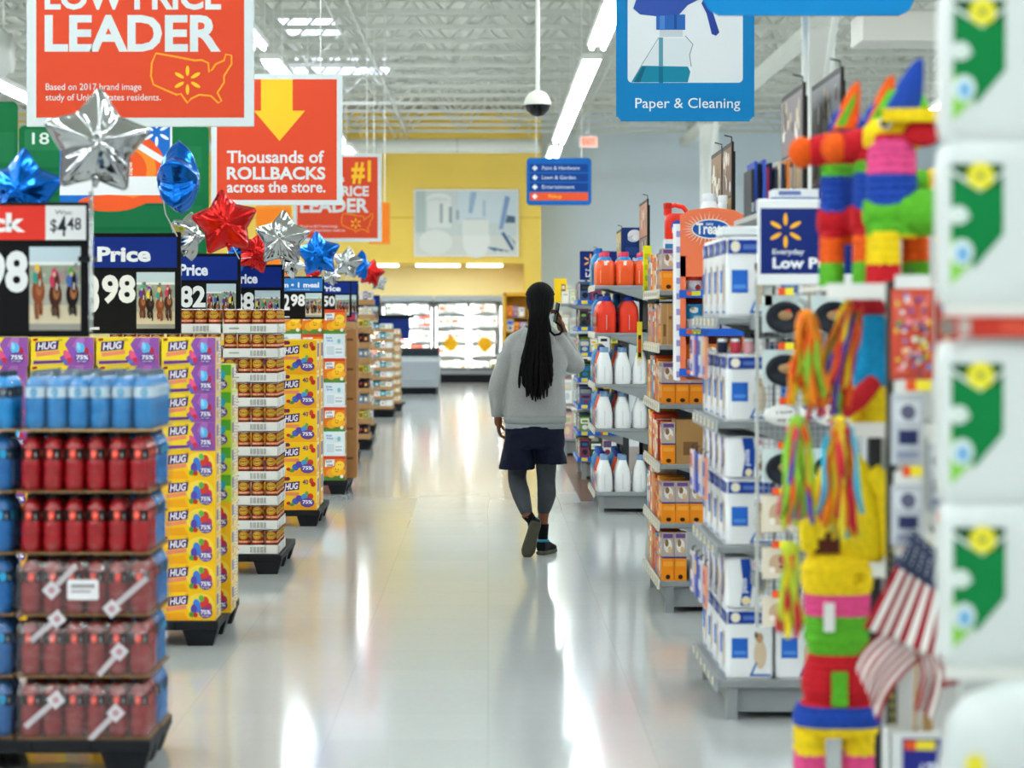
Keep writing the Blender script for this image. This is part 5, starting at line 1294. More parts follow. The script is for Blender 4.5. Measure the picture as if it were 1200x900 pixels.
# small jars in the gap above the third-shelf bags
for i in range(5):
    mb = MB(); c = ['1d2440', 'c03a4a', 'e8a8b0', 'f0e8e4', '2a3a6a'][i]; mb.lathe([(.02, 0), (.022, .01), (.022, .04), (.018, .046)], M(c, .4), 12); mb.lathe([(.019, .046), (.019, .058)], M('f0f0f0', .4), 12)
    tag(mb.obj('small_jar', loc=(X0 + .02 + i * .052, Y0 + .05, L3[2] + .2715 + .0005)), '%s small jar on the third-shelf pad bags, %s from the aisle' % (['navy', 'red', 'pink', 'white', 'blue'][i], nth(i)), 'jar', 'small jars on the pad bags')
mb = MB(); mb.box(0, 0, 0, .22, .3, .035, M('e6eaea', .5), .004); tag(mb.obj('white_tray', loc=(X0 + .02, Y0 + .02, L3[3] + .327)), 'white flat tray lying on the tall pad bags', 'tray')
# hanging goods down the aisle face
for k, z in enumerate((.42, .86, 1.35)):
    for j in range(4):
        mb = MB(); W, H = .012, .17
        mb.box(-.02, 0, 0, -.008, .11, H, M(['e8a088', 'd8dce4', '4a5ac0', 'f0e0e0'][j], .4)); a = left(mb, 0, 0, .11, H, -.02); a.rect(.1, .55, .9, .9, ['c83a4a', '2a3aa0', 'f0c060', '4a4a60'][(j + k) % 4]); a.rect(.1, .1, .9, .3, '4a5ab8')
        mb.tube([(-.014, .055, H), (-.014, .055, H + .02), (.0, .055, H + .024)], .003, DGREY, 5)
        tag(mb.obj('hanging_packet', loc=(X0 - .018, Y0 + .18 + j * .2, z)), 'small packet hung on the aisle edge of the pad shelf, %s tier, %s along' % (nth(k), nth(j)), 'packet', 'packets hung on the pad shelf edge')
# low-price sign and the mesh panel with pet bowls on the shelf's near side
SY = 9.28; k = SY / F
mesh_x0, mesh_x1 = px(890, SY), px(1012, SY)
t = thing('wire_panel', 'grey wire side panel hung with pet bowls beside the pad packs', 'panel', (mesh_x0, SY + .06, pz(735, SY)))
w = mesh_x1 - mesh_x0; h = pz(330, SY) - pz(735, SY); wm = M('a9adaf', .4, .5)
mb = MB()
for q in range(19): mb.box(w * q / 18 - .002, 0, 0, w * q / 18 + .002, .004, h, wm)
for q in range(56): mb.box(0, -.004, h * q / 55 - .0015, w, 0, h * q / 55 + .0015, wm)
mb.obj('wire_grid', t)
mb = MB(); mb.box(-.008, -.006, -.01, .004, .02, h + .01, LGREY); mb.box(w - .004, -.006, -.01, w + .008, .02, h + .01, LGREY); mb.box(0, -.006, h, w, .02, h + .015, LGREY); mb.obj('frame', t)
mb = MB(); mb.box(.0, .02, h * .86, .03, .28, h * .9, GREY); mb.box(.0, .02, h * .1, .03, .28, h * .14, GREY); mb.obj('bracket', t)
o = low_price_sign((px(888.5, SY - .02), SY, pz(334, SY)), 113 * k, 101 * k, 'white-framed navy Everyday Low Price sign beside the piñatas', frame='e9eaea')
mb = MB(); mb.box(.03, .02, -.08, .06, .075, .25, LGREY); mb.obj('clip', o)
CARD = 'cfdcda'
def bowl_card(xa, ya, xb, yb, label, kind='bowl'):
    w, h = (xb - xa) * k, (yb - ya) * k; t = thing('pet_bowl_pack' if kind == 'bowl' else 'pet_gift', label, 'pet goods', (px(xa, SY), SY + .02, pz(yb, SY)), group='pet goods on the wire panel')
    mb = MB()
    if kind == 'bowl':
        mb.box(0, 0, 0, w, .012, h, M(CARD, .5)); mb.obj('card', t)
        mb = MB(); mb.lathe([(w * .43, 0), (w * .43, -.012), (w * .36, -.02), (w * .3, -.012), (.002, -.008)], M('22262e', .35), 24, (w / 2, -.002, h * .48), 'y'); mb.obj('bowl', t).scale = (1, 1, .82)
        mb = MB(); mb.sphere((w / 2, -.016, h * .45), w * .14, M('9a7a58', .8), 12, 7, (1.2, .4, .8)); mb.sphere((w * .56, -.018, h * .54), w * .07, M('c84a3a', .6), 10, 6, (1, .4, 1)); mb.obj('toy', t)
    elif kind == 'oval':
        mb.lathe([(w * .5, .012), (w * .5, 0), (w * .44, -.012), (.002, -.014)], M('ecebe6', .4), 28, (w / 2, 0, h / 2), 'y'); o = mb.obj('plate', t); o.scale = (1, 1, h / w); o.location = (0, 0, h / 2 * (1 - h / w))
        mb = MB(); a = front(mb, 0, 0, w, h, -.015); a.text('I love', .28, .55, .16, '4a1a2a', .36, .01, rot=.1); a.text('my cat', .3, .22, .16, '4a1a2a', .44, .01, rot=.05); mb.obj('lettering', t)
    else:
        mb.loft([[(x, y, z) for x, z in ((0, 0), (w, 0), (w, h), (0, h))][::-1] if False else [(w / 2 + (w / 2) * s * cx, y, h / 2 + h / 2 * s * cz) for cx, cz in ((-1, -1), (-1, 1), (1, 1), (1, -1))] for s, y in ((.9, .03), (1, .015), (.94, 0))], M('e0d4c0', .7), smooth=False)
        a = front(mb, 0, 0, w, h, -.0005); a.ell(.5, .5, w * .3, h * .3, 'c8a888', 16); a.ell(.62, .62, w * .14, h * .14, '8a6a58', 12); a.ell(.56, .4, w * .05, h * .05, '2a2020', 10); a.ell(.3, .3, w * .1, h * .1, 'f0e4d8', 10); mb.obj('cushion', t)
    mb = MB(); mb.tube([(w / 2, -.03, h + .004), (w / 2, .042, h + .004)], .003, wm, 6); mb.obj('peg_hook', t)
    mb = MB(); mb.box(w / 2 - .03, -.034, h + .0, w / 2 + .03, -.03, h + .028, M('f0f0e8', .5)); a = front(mb, w / 2 - .03, h, w / 2 + .03, h + .028, -.034); a.rect(0, 0, .45, 1, 'e8562a'); a.rect(.45, 0, 1, 1, 'f0dc3a'); mb.obj('price_tag', t)
    return t
cols_ = [(894, 947), (951, 1004)]
for ci, (xa, xb) in enumerate(cols_):
    side = ['left-hand', 'right-hand'][ci]
    for ri, (ya, yb) in enumerate(((346, 389), (410, 450), (526, 566))): bowl_card(xa, ya, xb, yb, 'dark pet bowl on a pale card, %s column, %s row of the wire panel' % (side, nth(ri)))
    bowl_card(xa + 2, 474, xb + 1, 500, 'white oval pet plate reading I love my cat, %s column of the wire panel' % side, 'oval')
    for ri, (ya, yb) in enumerate(((580, 625), (642, 680), (700, 736))): bowl_card(xa, ya, xb - 14, yb, 'beige pet cushion, %s column, %s from the bottom of the wire panel' % (side, nth(2 - ri)), 'cushion')
# on top of the pad shelf: flat cartons and upright boards
for q in range(3):
    mb = MB(); W = .18; mb.box(0, 0, 0, W, .2, .034, M(['e4e6e8', '2a4a9c', 'eceef0'][q], .5)); a = front(mb, 0, 0, W, .034, 0); a.rect(.1, .25, .6, .75, ['b8bcc8', 'c8d0e4', '6a7ab0'][q])
    tag(mb.obj('flat_carton', loc=(px(900, 9.9) + .01 * q, 9.85, 2.0205 + q * .0345)), 'flat %s carton, %s in the pile on top of the pad shelf' % (['white', 'blue', 'white'][q], ['lowest', 'middle', 'topmost'][q]), 'carton', 'flat cartons on the pad shelf')
mb = MB(); mb.box(0, 0, 0, .35, 1.0, .02, LGREY); tag(mb.obj('top_board', loc=(X0 + .165, Y0 + .02, 2.0)), 'grey board across the top of the pad shelf', 'shelf board')
FC = ['2b3038', '2a4fb0', '23262c', '3a58b8', 'b03a5a', '1e2a50', '2d3440', 'e0dcd0', '34527a', 'c8783a', 'e8e4dc', '22262e']
for q in range(12):
    W = .012; Yq = 10.12 + (q % 3) * .03; xq = px(881, 10.1) + q * .0165; hh = [.20, .235, .225, .24, .21, .23][q % 6]
    mb = MB(); mb.box(0, 0, 0, .013, .3, hh, M(FC[q], .5)); a = front(mb, 0, 0, .013, hh, 0); a.rect(.2, .1, .8, .3, 'c8ccd4'); tag(mb.obj('folded_board', loc=(xq, Yq, 2.0205)), '%s thin upright board, %s from the left on top of the pad shelf' % (['dark', 'blue', 'black', 'bright blue', 'crimson', 'navy', 'slate', 'cream', 'steel blue', 'tan', 'white', 'charcoal'][q], nth(q)), 'board', 'upright boards on the pad shelf')
header_board(1.285, 9.86, 10.6, 2.09, 2.56, 'brown and grey photo board on the pad shelf, left of the piñatas', ('8a8084', 'a89a8c'), seed=10)
header_board(1.405, 9.62, 10.5, 2.14, 2.6, 'second photo board on the pad shelf, just behind the orange piñata ears', ('8c8c90', '9a8a80'), seed=11)
mb = MB(); mb.tube([(0, 0, 0), (0, 0, 6.6 - 2.02)], .016, WHITE, 10); tag(mb.obj('ceiling_pole', loc=(1.39, 10.6, 2.02)), 'thin white pole rising from the pad shelf to the roof', 'pole')

# ------------------------------------------------------------------ shelving runs behind the end shelves
def gondola(X0, Y0, label, seed, pal, stock=False):
    t = thing('shelf_run', label, 'shelf', (X0, Y0, 0), group='long shelf runs behind the end shelves')
    L = 3.2; D = 1.05
    mb = MB(); mb.box(0, D / 2 - .02, 0, L, D / 2 + .02, 2.0, DGREY); mb.obj('back_panel', t)
    mb = MB(); mb.box(0, 0, .06, L, D, .16, GREY); mb.obj('base_deck', t)
    for x in (.02, L / 2, L - .06):
        mb = MB(); mb.box(x, D / 2 - .05, 0, x + .04, D / 2 + .05, 2.0, DGREY); mb.obj('upright', t)
    for z in (.6, 1.0, 1.4, 1.75):
        mb = MB(); mb.box(0, .05, z - .03, L, D - .05, z, GREY); mb.obj('shelf', t)
    for k, z in enumerate((.16, .6, 1.0, 1.4, 1.75) if stock else ()):
        packs_row(X0 + .05, X0 + L - .05, Y0 + .08, z + .0005, (.2, .3), (.16, .3), .3, pal, 'boxed pack %s along the ' + ['base', 'second', 'third', 'fourth', 'top'][k] + ' shelf of the run behind the pet pads' , 'product pack', 'packs on the runs', seed + k)
gondola(1.42, 9.62, 'long grey shelf run behind the pet-pad end shelf', 700, ['e8e8e6', 'c8d0dc', '8a9ab8', 'd8d0c0', 'a8b0b8'], True)
gondola(1.46, 13.08, 'long grey shelf run behind the laundry end shelf', 720, LAUN)
gondola(1.40, 19.74, 'long grey shelf run behind the detergent end shelf', 740, ['f2f3f2', 'e8501e', '2a84c0', 'e0e4e8'])

# ------------------------------------------------------------------ party shelf with piñatas
PY = 6.75; PK = PY / F
def P2(x, y): return px(x, PY), pz(y, PY)
ZS = [.18, .905, 1.30, 1.688]
PX0, PX1 = .905, 1.62
t = thing('party_shelf', 'white party-goods shelf carrying the piñatas', 'shelf', (PX0, PY - .02, 0))
WS = M('e6e6e0', .45); w = PX1 - PX0
mb = MB(); mb.box(.235, .55, 0, w, .58, 2.02, M('d4d6d4', .6))
mb.obj('back_panel', t)
for x in (.235, w - .05):
    mb = MB(); mb.box(x, .5, 0, x + .035, .55, 2.02, M('34373a', .5)); mb.obj('upright', t)
mb = MB(); mb.box(0, 0, .1, w, .55, ZS[0], WS, .005); mb.box(.05, .04, 0, w - .05, .5, .1, LGREY); mb.obj('base_deck', t)
for z in ZS[1:]:
    xo, yf = (0.0, -.27) if z > 1.5 else (.13, .1)
    mb = MB(); mb.box(xo, yf, z - .012, w, .32 if z > 1.5 else .55, z, WS, .003); mb.box(xo, yf - .01, z - .036, w, yf, z + .006, M('f0f0ea', .4))
    if z > 1.5: mb.box(.25, .3, z - .04, .28, .55, z - .012, WS); mb.box(w - .05, .3, z - .04, w - .02, .55, z - .012, WS)
    mb.obj('shelf', t)
# perforated post in front, from which the candy bags hang
t = thing('peg_post', 'dark slotted display post hung with candy and party bags', 'post', (px(1040, 6.36), 6.36, 0))
mb = MB(); mb.box(0, 0, .02, .025, .03, 1.70, M('4a4c48', .5, .4)); a = front(mb, 0, .02, .025, 1.70, 0)
for q in range(70): a.rect(.3, (q + .2) / 70, .7, (q + .7) / 70, 'b8b060' if 20 < q < 45 else '17181a')
mb.obj('post', t)
mb = MB(); mb.box(-.1, -.08, 0, .14, .12, .02, DGREY); mb.obj('base', t)
for z in (1.68, 1.33, .94):
    mb = MB(); mb.tube([(.02, .01, z), (.17, .01, z), (.17, -.06, z)], .006, M('c8c8c4', .3, .8), 8); mb.obj('arm', t)

def tissue(c): return M(c, .85, noise=.12, nscale=60, bump=.9, bscale=110)
TIS = {'o': 'f2601c', 'r': 'c8202a', 'b': '2448a8', 'g': '5fb52e', 'y': 'f6d21e', 'p': 'e8508c', 'd': '6a1a20', 'k': '3a2a90'}
def banded(mb, rings, zc, smooth=True):
    """loft whose every course takes the tissue colour of its height, with a frilled lower edge"""
    n = len(rings[0])
    for i in range(len(rings) - 1):
        zm = sum(p[2] for p in rings[i] + rings[i + 1]) / (2 * n)
        c = next((k for zt_, k in zc if zm <= zt_), zc[-1][1])
        vs = list(rings[i]) + list(rings[i + 1]); mb.add(vs, [(j, (j + 1) % n, (j + 1) % n + n, j + n) for j in range(n)], tissue(TIS[c]), smooth)
    for r, f in ((rings[0], -1), (rings[-1], 1)):
        zm = sum(p[2] for p in r) / n; c = next((k for zt_, k in zc if zm <= zt_), zc[-1][1])
        mb.add(r, [tuple(range(n))[::f]], tissue(TIS[c]))
def frill_ring(cx, cy, rx, ry, z, k, n=28):
    f = 1.0 + (.05 if k % 2 else -.02)
    return [(cx + rx * f * math.cos(2 * PI * j / n), cy + ry * f * math.sin(2 * PI * j / n), z - (.006 if (j + k) % 2 else 0) * (k % 2)) for j in range(n)]
def pinata(zc, headc, mane, earc, ballc, hl=.2, eye=True):
    """tissue-paper donkey facing -X; origin at the front feet"""
    t = thing('pinata', 'x', 'piñata')
    for nm, x in (('leg', .035), ('leg', .2)):
        for y in (.04, .15):
            mb = MB(); k = 14; banded(mb, [frill_ring(x, y, .036 - .004 * q / k, .036, .17 * q / k, q, 18) for q in range(k + 1)], zc); mb.obj(nm, t)
    mb = MB()
    rings = []
    for q in range(13):
        x = -.01 + .27 * q / 12; s = math.sin(PI * (q + .8) / 13.6) ** .4
        rings.append([(x, .095 + .085 * s * math.cos(2 * PI * j / 22), .2 + .065 * s * math.sin(2 * PI * j / 22)) for j in range(22)])
    c = next(k for zt_, k in zc if .2 <= zt_); mb.loft(rings, tissue(TIS[c])); mb.obj('body', t)
    mb = MB(); k = 26; banded(mb, [frill_ring(.055 + .0 * q, .095, .062 - .012 * abs(q / k - .3), .07, .13 + .28 * q / k, q) for q in range(k + 1)], zc); mb.obj('neck', t)
    mb = MB(); rings = []
    for q in range(13):
        f = q / 12; x = .135 - hl * f; r = (.062 - .022 * f) * math.sin(PI * min(1, (f * 12 + .7) / 4) / 2) ** .5 * (1 if f < .85 else 1 - (f - .85) * 2.2)
        rings.append([(x, .095 + r * 1.05 * math.cos(-2 * PI * j / 20), .425 - .02 * f + r * math.sin(-2 * PI * j / 20)) for j in range(20)])
    mb.loft(rings, tissue(TIS[headc])); mb.obj('head', t)
    if ballc:
        mb = MB(); mb.sphere((-.065, .095, .405), .047, tissue(TIS[ballc]), 18, 10); mb.obj('muzzle', t)
    mb = MB(); banded(mb, [frill_ring(.085, .095, .055 * s, .05 * s, z, q, 20) for q, (z, s) in enumerate(((.465, 1.0), (.48, 1.1), (.5, 1.0), (.52, .8), (.535, .45)))], [(9, mane)]); mb.obj('mane', t)
    for y in (.06, .13):
        mb = MB(); k = 8
        mb.loft([[(.075 + .045 * q / k + .044 * (1 - q / k) ** .7 * math.cos(2 * PI * j / 14), y + .026 * (1 - q / k) ** .7 * math.sin(2 * PI * j / 14) + (y - .095) * .3 * q / k, .47 + .15 * q / k) for j in range(14)] for q in range(k + 1)], tissue(TIS[earc[0]]))
        if len(earc) > 1:
            mb.loft([[(.075 + .045 * q / k + .024 * (1 - q / k) ** .7 * math.cos(2 * PI * j / 10) - .01, y - .012 + .014 * (1 - q / k) * math.sin(2 * PI * j / 10) + (y - .095) * .3 * q / k, .48 + .1 * q / k) for j in range(10)] for q in range(k + 1)], tissue(TIS[earc[1]]))
        mb.obj('ear', t)
    if eye:
        for s in (-1, 1):
            mb = MB(); y = .095 + s * .058; mb.sphere((.035, y, .44), .017, M('f0f0ec', .4), 12, 8, (1, .5, 1)); mb.sphere((.031, y + s * .006, .438), .011, M('101014', .2), 10, 7, (1, .5, 1)); mb.obj('eye', t)
    mb = MB(); mb.tube([(.25, .095, .23), (.29, .095, .2), (.295, .095, .12)], [.012, .02, .012], tissue(TIS[mane]), 10); mb.obj('tail', t)
    return t
zcA = [(.07, 'g'), (.15, 'o'), (.225, 'r'), (.335, 'b'), (.37, 'g'), (9, 'r')]
pa = pinata(zcA, 'r', 'b', 'og', 'o')
pa.location = (px(974, PY), PY + .12, ZS[3] + .0005); pa['label'] = 'blue-bodied donkey piñata farther left on the top shelf, orange muzzle sticking out'; pa['group'] = 'donkey piñatas on the top shelf'; pa.scale = (.85, .85, .96)
pb = copy_tree(pa); pb.location = (px(1003, PY), PY - .06, ZS[3] + .0005); pb['label'] = 'blue-bodied donkey piñata next to the yellow-faced one, second orange muzzle'
zcB = [(.06, 'r'), (.14, 'y'), (.22, 'g'), (.305, 'b'), (.40, 'p'), (9, 'r')]
pc = pinata(zcB, 'y', 'g', 'b', None, .145)
pc['label'] = 'big yellow-faced donkey piñata with blue ears on the top shelf'; pc['group'] = 'donkey piñatas on the top shelf'
pc.location = (px(1022, 6.5), 6.49, ZS[3] + .0005); pc.scale = (1.15, .8, 1.0)
mb = MB(); banded(mb, [frill_ring(.1, .02, .075, .05, z, q, 24) for q, z in enumerate((.44, .455, .465, .475))], [(9, 'y')]); mb.obj('forelock', pc)
mb = MB(); mb.sphere((.12, .035, .41), .045, tissue(TIS['r']), 16, 9, (1, .7, .8)); mb.obj('cheek', pc)
zcD = [(.06, 'y'), (.14, 'g'), (.2, 'y'), (.27, 'g'), (.31, 'r'), (.36, 'y'), (9, 'g')]
pd = pinata(zcD, 'y', 'g', 'yg', 'g', eye=False)
pd.location = (px(1088, PY) + .06, PY + .1, ZS[3] + .0005); pd['label'] = 'green and yellow donkey piñata at the right end of the top shelf, mostly hidden'; pd['group'] = 'donkey piñatas on the top shelf'; pd.scale = (.8, .8, .75)

# large piñata standing on the base deck, seen from behind
t = thing('pinata', 'large striped piñata on the lowest deck, yellow-topped with pink, green, red and blue bands', 'piñata', (px(988, PY), PY + .12, ZS[0] + .0005))
kz = lambda y: pz(y, PY) - ZS[0]
zc = [(kz(897), 'p'), (kz(857), 'y'), (kz(832), 'b'), (kz(772), 'r'), (kz(726), 'g'), (kz(699), 'p'), (9, 'y')]
prof = [(kz(868), .108), (kz(856), .12), (kz(845), .122), (kz(834), .112), (kz(828), .088), (kz(815), .098), (kz(800), .098), (kz(785), .088), (kz(772), .078), (kz(755), .088), (kz(735), .09), (kz(726), .09), (kz(712), .092), (kz(700), .092), (kz(690), .1), (kz(670), .1), (kz(660), .088), (kz(655), .06)]
fine = []
for (z0, r0), (z1, r1) in zip(prof, prof[1:]):
    for q in range(3): fine.append((z0 + (z1 - z0) * q / 3, r0 + (r1 - r0) * q / 3))
fine.append(prof[-1])
mb = MB(); banded(mb, [rr_ring(0, 0, r * 2 * (1 + (.03 if q % 2 else 0)), .17 * (r / .1) * (1 + (.03 if q % 2 else 0)), z, .42, 6) for q, (z, r) in enumerate(fine)], zc); mb.obj('body', t)
for x in (-.078, .06):
    for y in (-.04, .04):
        mb = MB(); banded(mb, [frill_ring(x, y, .04, .036, kz(862) * q / 12, q, 18) for q in range(13)], [(kz(893), 'p'), (9, 'y')]); mb.obj('leg', t)
mb = MB(); mb.loft([rr_ring(-.005, -.09, .045, .02, z, .3, 4) for z in (kz(830), kz(822), kz(800), kz(790))], tissue(TIS['g'])); mb.obj('tail', t)
mb = MB(); mb.tube([(.05 + .022 * math.cos(q * .5), -.088, kz(680) + .024 * math.sin(q * .5)) for q in range(13)], .008, tissue(TIS['y']), 8); mb.obj('ear', t)
mb = MB(); mb.box(-.05, -.096, kz(742), -.02, -.092, kz(708), M('f0f0ee', .5)); mb.obj('price_tag', t)
# streamer piñatas
def ribbons(x, y0, y1, spread, cols, label, Y, seed, core=None, wid=.021, slant=0.0, n=22):
    rd = random.Random(seed); X, Z = px(x, Y), pz(y0, Y)
    t = thing('streamer_pinata', label, 'piñata', (X, Y, Z), group='streamer piñatas hanging on the party shelf'); L = (y1 - y0) * Y / F; sp = spread * Y / F
    mb = MB(); c = core or cols[0]; mb.sphere((0, 0, -.012), .026, tissue(c), 14, 8); mb.tube([(0, 0, .0), (0, .02, .03), (0, .16, .04)], .0035, DGREY, 6); mb.obj('core', t)
    for k in range(n):
        f = (k + .5) / n * 2 - 1; yy = rd.uniform(-.035, .035); ll = L * rd.uniform(.72, 1.0); ph = rd.uniform(0, 6); w = wid * rd.uniform(.7, 1.3) * min(1.0, spread / 20)
        grid = []
        for q in range(13):
            g = q / 12; z = -ll * g; xx = f * sp * (.25 + .75 * g ** .6) * rd.uniform(.97, 1.03) + slant * L * g + .006 * math.sin(ph + 7 * g); y = yy * g ** .5 - .01 + .008 * math.sin(ph * 2 + 9 * g)
            tw = math.sin(ph + 5 * g) * .9
            dx, dy = w / 2 * math.cos(tw), w / 2 * math.sin(tw)
            grid.append([(xx - dx, y - dy, z), (xx + dx, y + dy, z)])
        m = M(cols[k % len(cols)], .5, coat=.2); wave_cloth(grid, 'ribbon', lambda i, j: m, .0015, t)
    return t
OY = ['f08a1c', 'f2b41e', 'e8571e', 'f4d824', 'c8d43a', '8ac63a', 'f2601c']
ribbons(945, 368, 478, 21, OY, 'bundle of orange and yellow streamers hanging leftmost on the party shelf', 6.62, 1)
ribbons(1000, 352, 500, 24, ['d8283a', 'f08a1c', 'f4d824', 'd83a2a', '8ac63a', '5a4aa8', 'e8571e'], 'bundle of red, orange and purple streamers hanging under the top shelf', 6.64, 2, slant=-.22)
ribbons(935, 492, 622, 20, ['8ac63a', 'e84a7a', 'c8d43a', 'd8283a', 'e8571e', '6a4ab8', 'b8d832'], 'bundle of lime, pink and red streamers low on the left of the party shelf', 6.60, 3)
ribbons(983, 492, 640, 26, ['28a8c8', 'f2d41e', 'd8283a', 'f08a1c', 'f4e03a', '3ab4d0', 'e8571e', 'f2d41e'], 'bundle of teal, yellow and red streamers over the yellow piñata', 6.52, 4, core='e8d83a')
ribbons(926, 640, 748, 13, ['d8283a', 'c8d43a', '8ac63a', 'd8283a', 'f4d824'], 'small bundle of red and lime streamers by the lower left', 6.60, 5, core='c8d43a')
# yellow tissue piñata behind the teal streamers, on the second shelf
t = thing('pinata', 'plump all-yellow piñata with a brown patch on the second shelf', 'piñata', (px(1000, PY), PY + .16, ZS[1] + .0005), group='single piñatas on the lower shelves')
mb = MB(); ym = tissue('f2d41e'); mb.loft([rr_ring(0, 0, w_, d_, z, .42, 6) for z, w_, d_ in ((0, .2, .13), (.03, .225, .15), (.12, .22, .15), (.2, .19, .14), (.27, .14, .11), (.31, .08, .07))], ym); mb.obj('body', t)
mb = MB(); mb.tube([(.07, -.03, .26), (.12, -.05, .2), (.125, -.05, .02)], [.03, .042, .034], ym, 12); mb.obj('arm', t)
mb = MB(); mb.tube([(-.09, -.05, .24), (-.115, -.07, .12), (-.11, -.07, .04)], [.022, .03, .026], ym, 12); mb.obj('arm', t)
mb = MB(); mb.loft([rr_ring(-.06, -.072, .07, .02, z, .3, 4) for z in (.03, .1)], tissue('5a2a22')); mb.obj('brown_patch', t)
# blue piñata with a red arm on the third shelf
t = thing('pinata', 'bright blue tissue piñata with yellow hem and red arm on the third shelf', 'piñata', (px(1035, PY), PY + .2, ZS[2] + .0005), group='single piñatas on the lower shelves')
bm = tissue('1f9ad0'); mb = MB(); mb.loft([rr_ring(0, 0, w_, .12, z, .42, 6) for z, w_ in ((.1, .15), (.14, .15), (.22, .12), (.28, .09), (.31, .05))], bm); mb.obj('body', t)
mb = MB(); mb.loft([rr_ring(0, 0, w_, .13, z, .42, 6) for z, w_ in ((.0, .12), (.06, .15), (.1, .165), (.105, .15))], tissue('f2d41e')); mb.obj('hem', t)
mb = MB(); mb.tube([(.0, -.05, .12), (-.05, -.07, .07), (-.12, -.09, .02)], [.026, .03, .024], tissue('d02a34'), 12); mb.obj('arm', t)
mb = MB(); mb.sphere((0, 0, .325), .04, tissue('d02a34'), 14, 8); mb.obj('head', t)
# candy bag and party bags on the post arms
def hang_bag(xa, ya, xb, yb, Y, label, paint, base, cat='bag', seed=1):
    W, H = (xb - xa) * Y / F, (yb - ya) * Y / F; t = thing('hanging_bag', label, cat, (px(xa, Y), Y, pz(yb, Y)), group='bags hung on the slotted post')
    prof = [(0, .004), (.06, .014), (.3, .026), (.65, .024), (.9, .01), (.95, .003), (1, .003)]
    ring = lambda z, d: [(W * q / 10, -d * math.sin(PI * q / 10) - .001, z) for q in range(11)] + [(W * (10 - q) / 10, d * math.sin(PI * q / 10) + .001, z) for q in range(11)]
    mb = MB(); mb.loft([ring(H * z, d) for z, d in prof], M(base, .25, coat=.4))
    def dep(v):
        for (z0, d0), (z1, d1) in zip(prof, prof[1:]):
            if z0 <= v <= z1: return d0 + (d1 - d0) * (v - z0) / (z1 - z0)
        return .003
    a = Art(mb, (0, 0, 0), (1, 0, 0), (0, 0, 1), W, H, P=lambda x, y, q: Vector((x, -dep(y / H) * math.sin(PI * min(max(x / W, 0), 1)) - .0025 - q, y))); paint(a); mb.obj('bag', t)
    mb = MB(); mb.box(W * .1, -.004, H, W * .9, .004, H + .035, M('e8e8e4', .5)); mb.obj('hang_card', t)
    mb = MB(); mb.tube([(W / 2, .0, H + .03), (W / 2, .0, H + .045), (W / 2, .03, H + .05)], .003, DGREY, 6); mb.obj('hook', t)
    mb = MB(); mb.box(W * .3, -.03, -.028, W * .9, -.026, -.0, M('f0f0e8', .5)); a = front(mb, W * .3, -.028, W * .9, 0, -.03); a.rect(0, 0, .4, 1, 'e8562a'); a.rect(.4, 0, 1, 1, 'f0dc3a'); mb.obj('price_tag', t)
    return t
CAN = ['e8c83a', 'f0f0ea', '7a5ab0', '4a8ad0', 'e86a3a', '5aa84a', 'f0a8b8', '3a3a78', 'f4d8a0']
hang_bag(1044, 338, 1094, 445, 6.31, 'red candy bag covered in coloured dots hanging on the slotted post', lambda a: a.blobs(.1, .08, .9, .92, CAN, 60, .0065, 4), 'c8452e')
hang_bag(1096, 342, 1128, 445, 6.36, 'second reddish candy bag half hidden behind the white-wrapped packs', lambda a: a.blobs(.1, .08, .9, .92, CAN, 40, .006, 9), 'c0402c')
def clearp(a): a.rect(.1, .62, .9, .9, 'c8ccd0', 6); a.rect(.2, .3, .8, .5, '2a2f58', 6); a.ell(.5, .75, .02, .02, '5a5a70', 12); a.rect(.15, .1, .85, .2, '8a90a8', 6)
for k, (xa, ya, xb, yb, Y, l) in enumerate(((1044, 462, 1082, 545, 6.31, 'clear grey party bag with a navy label below the red candy bag'), (1044, 568, 1082, 640, 6.31, 'lower clear party bag with a navy label on the slotted post'), (1086, 520, 1112, 600, 6.34, 'clear party bag beside the white-wrapped packs'))):
    hang_bag(xa, ya, xb, yb, Y, l, clearp, 'b8bcc2')
for k, (xa, ya, xb, yb, l) in enumerate(((1046, 652, 1076, 700, 'navy party packet above the flags'), (1080, 640, 1106, 690, 'pale party packet above the flags'))): hang_bag(xa, ya, xb, yb, 6.33, l, lambda a: a.rect(.15, .5, .85, .85, 'd0d4dc', 6), ['2b3050', 'a8aab4'][k])

# ------------------------------------------------------------------ flags in a small box
FY_ = 6.2; fk = FY_ / F
t = thing('flag_box', 'white counter box with a navy price card holding the small flags', 'box', (px(1042, FY_), FY_, pz(905, FY_) - .12))
bw = 62 * fk; bh = pz(858, FY_) - pz(905, FY_) + .12
mb = MB(); WB = M('e4e6e4', .5)
for b in ((0, 0, bw, .005), (0, .1, bw, .105), (0, 0, .005, .105), (bw - .005, 0, bw, .105)): mb.box(b[0], b[1], 0, b[2], b[3], bh, WB)
mb.box(0, 0, 0, bw, .105, .005, WB); mb.obj('box', t)
mb = MB(); a = front(mb, bw * .25, .02, bw * .98, bh * .93, -.001); a.rect(0, 0, 1, 1, '2a2f86'); a.rect(.05, .84, .35, .97, 'e8562a'); a.rect(.35, .84, .85, .97, 'f0dc3a'); a.text('4.78', .4, .4, .25, 'e8e8f4', .5, .02); mb.obj('price_card', t)
mb = MB(); mb.box(.02, .02, -(pz(905, FY_) - .12), bw - .02, .09, 0, LGREY); mb.obj('pedestal', t)
RW = ['b02034', 'ecebe6']
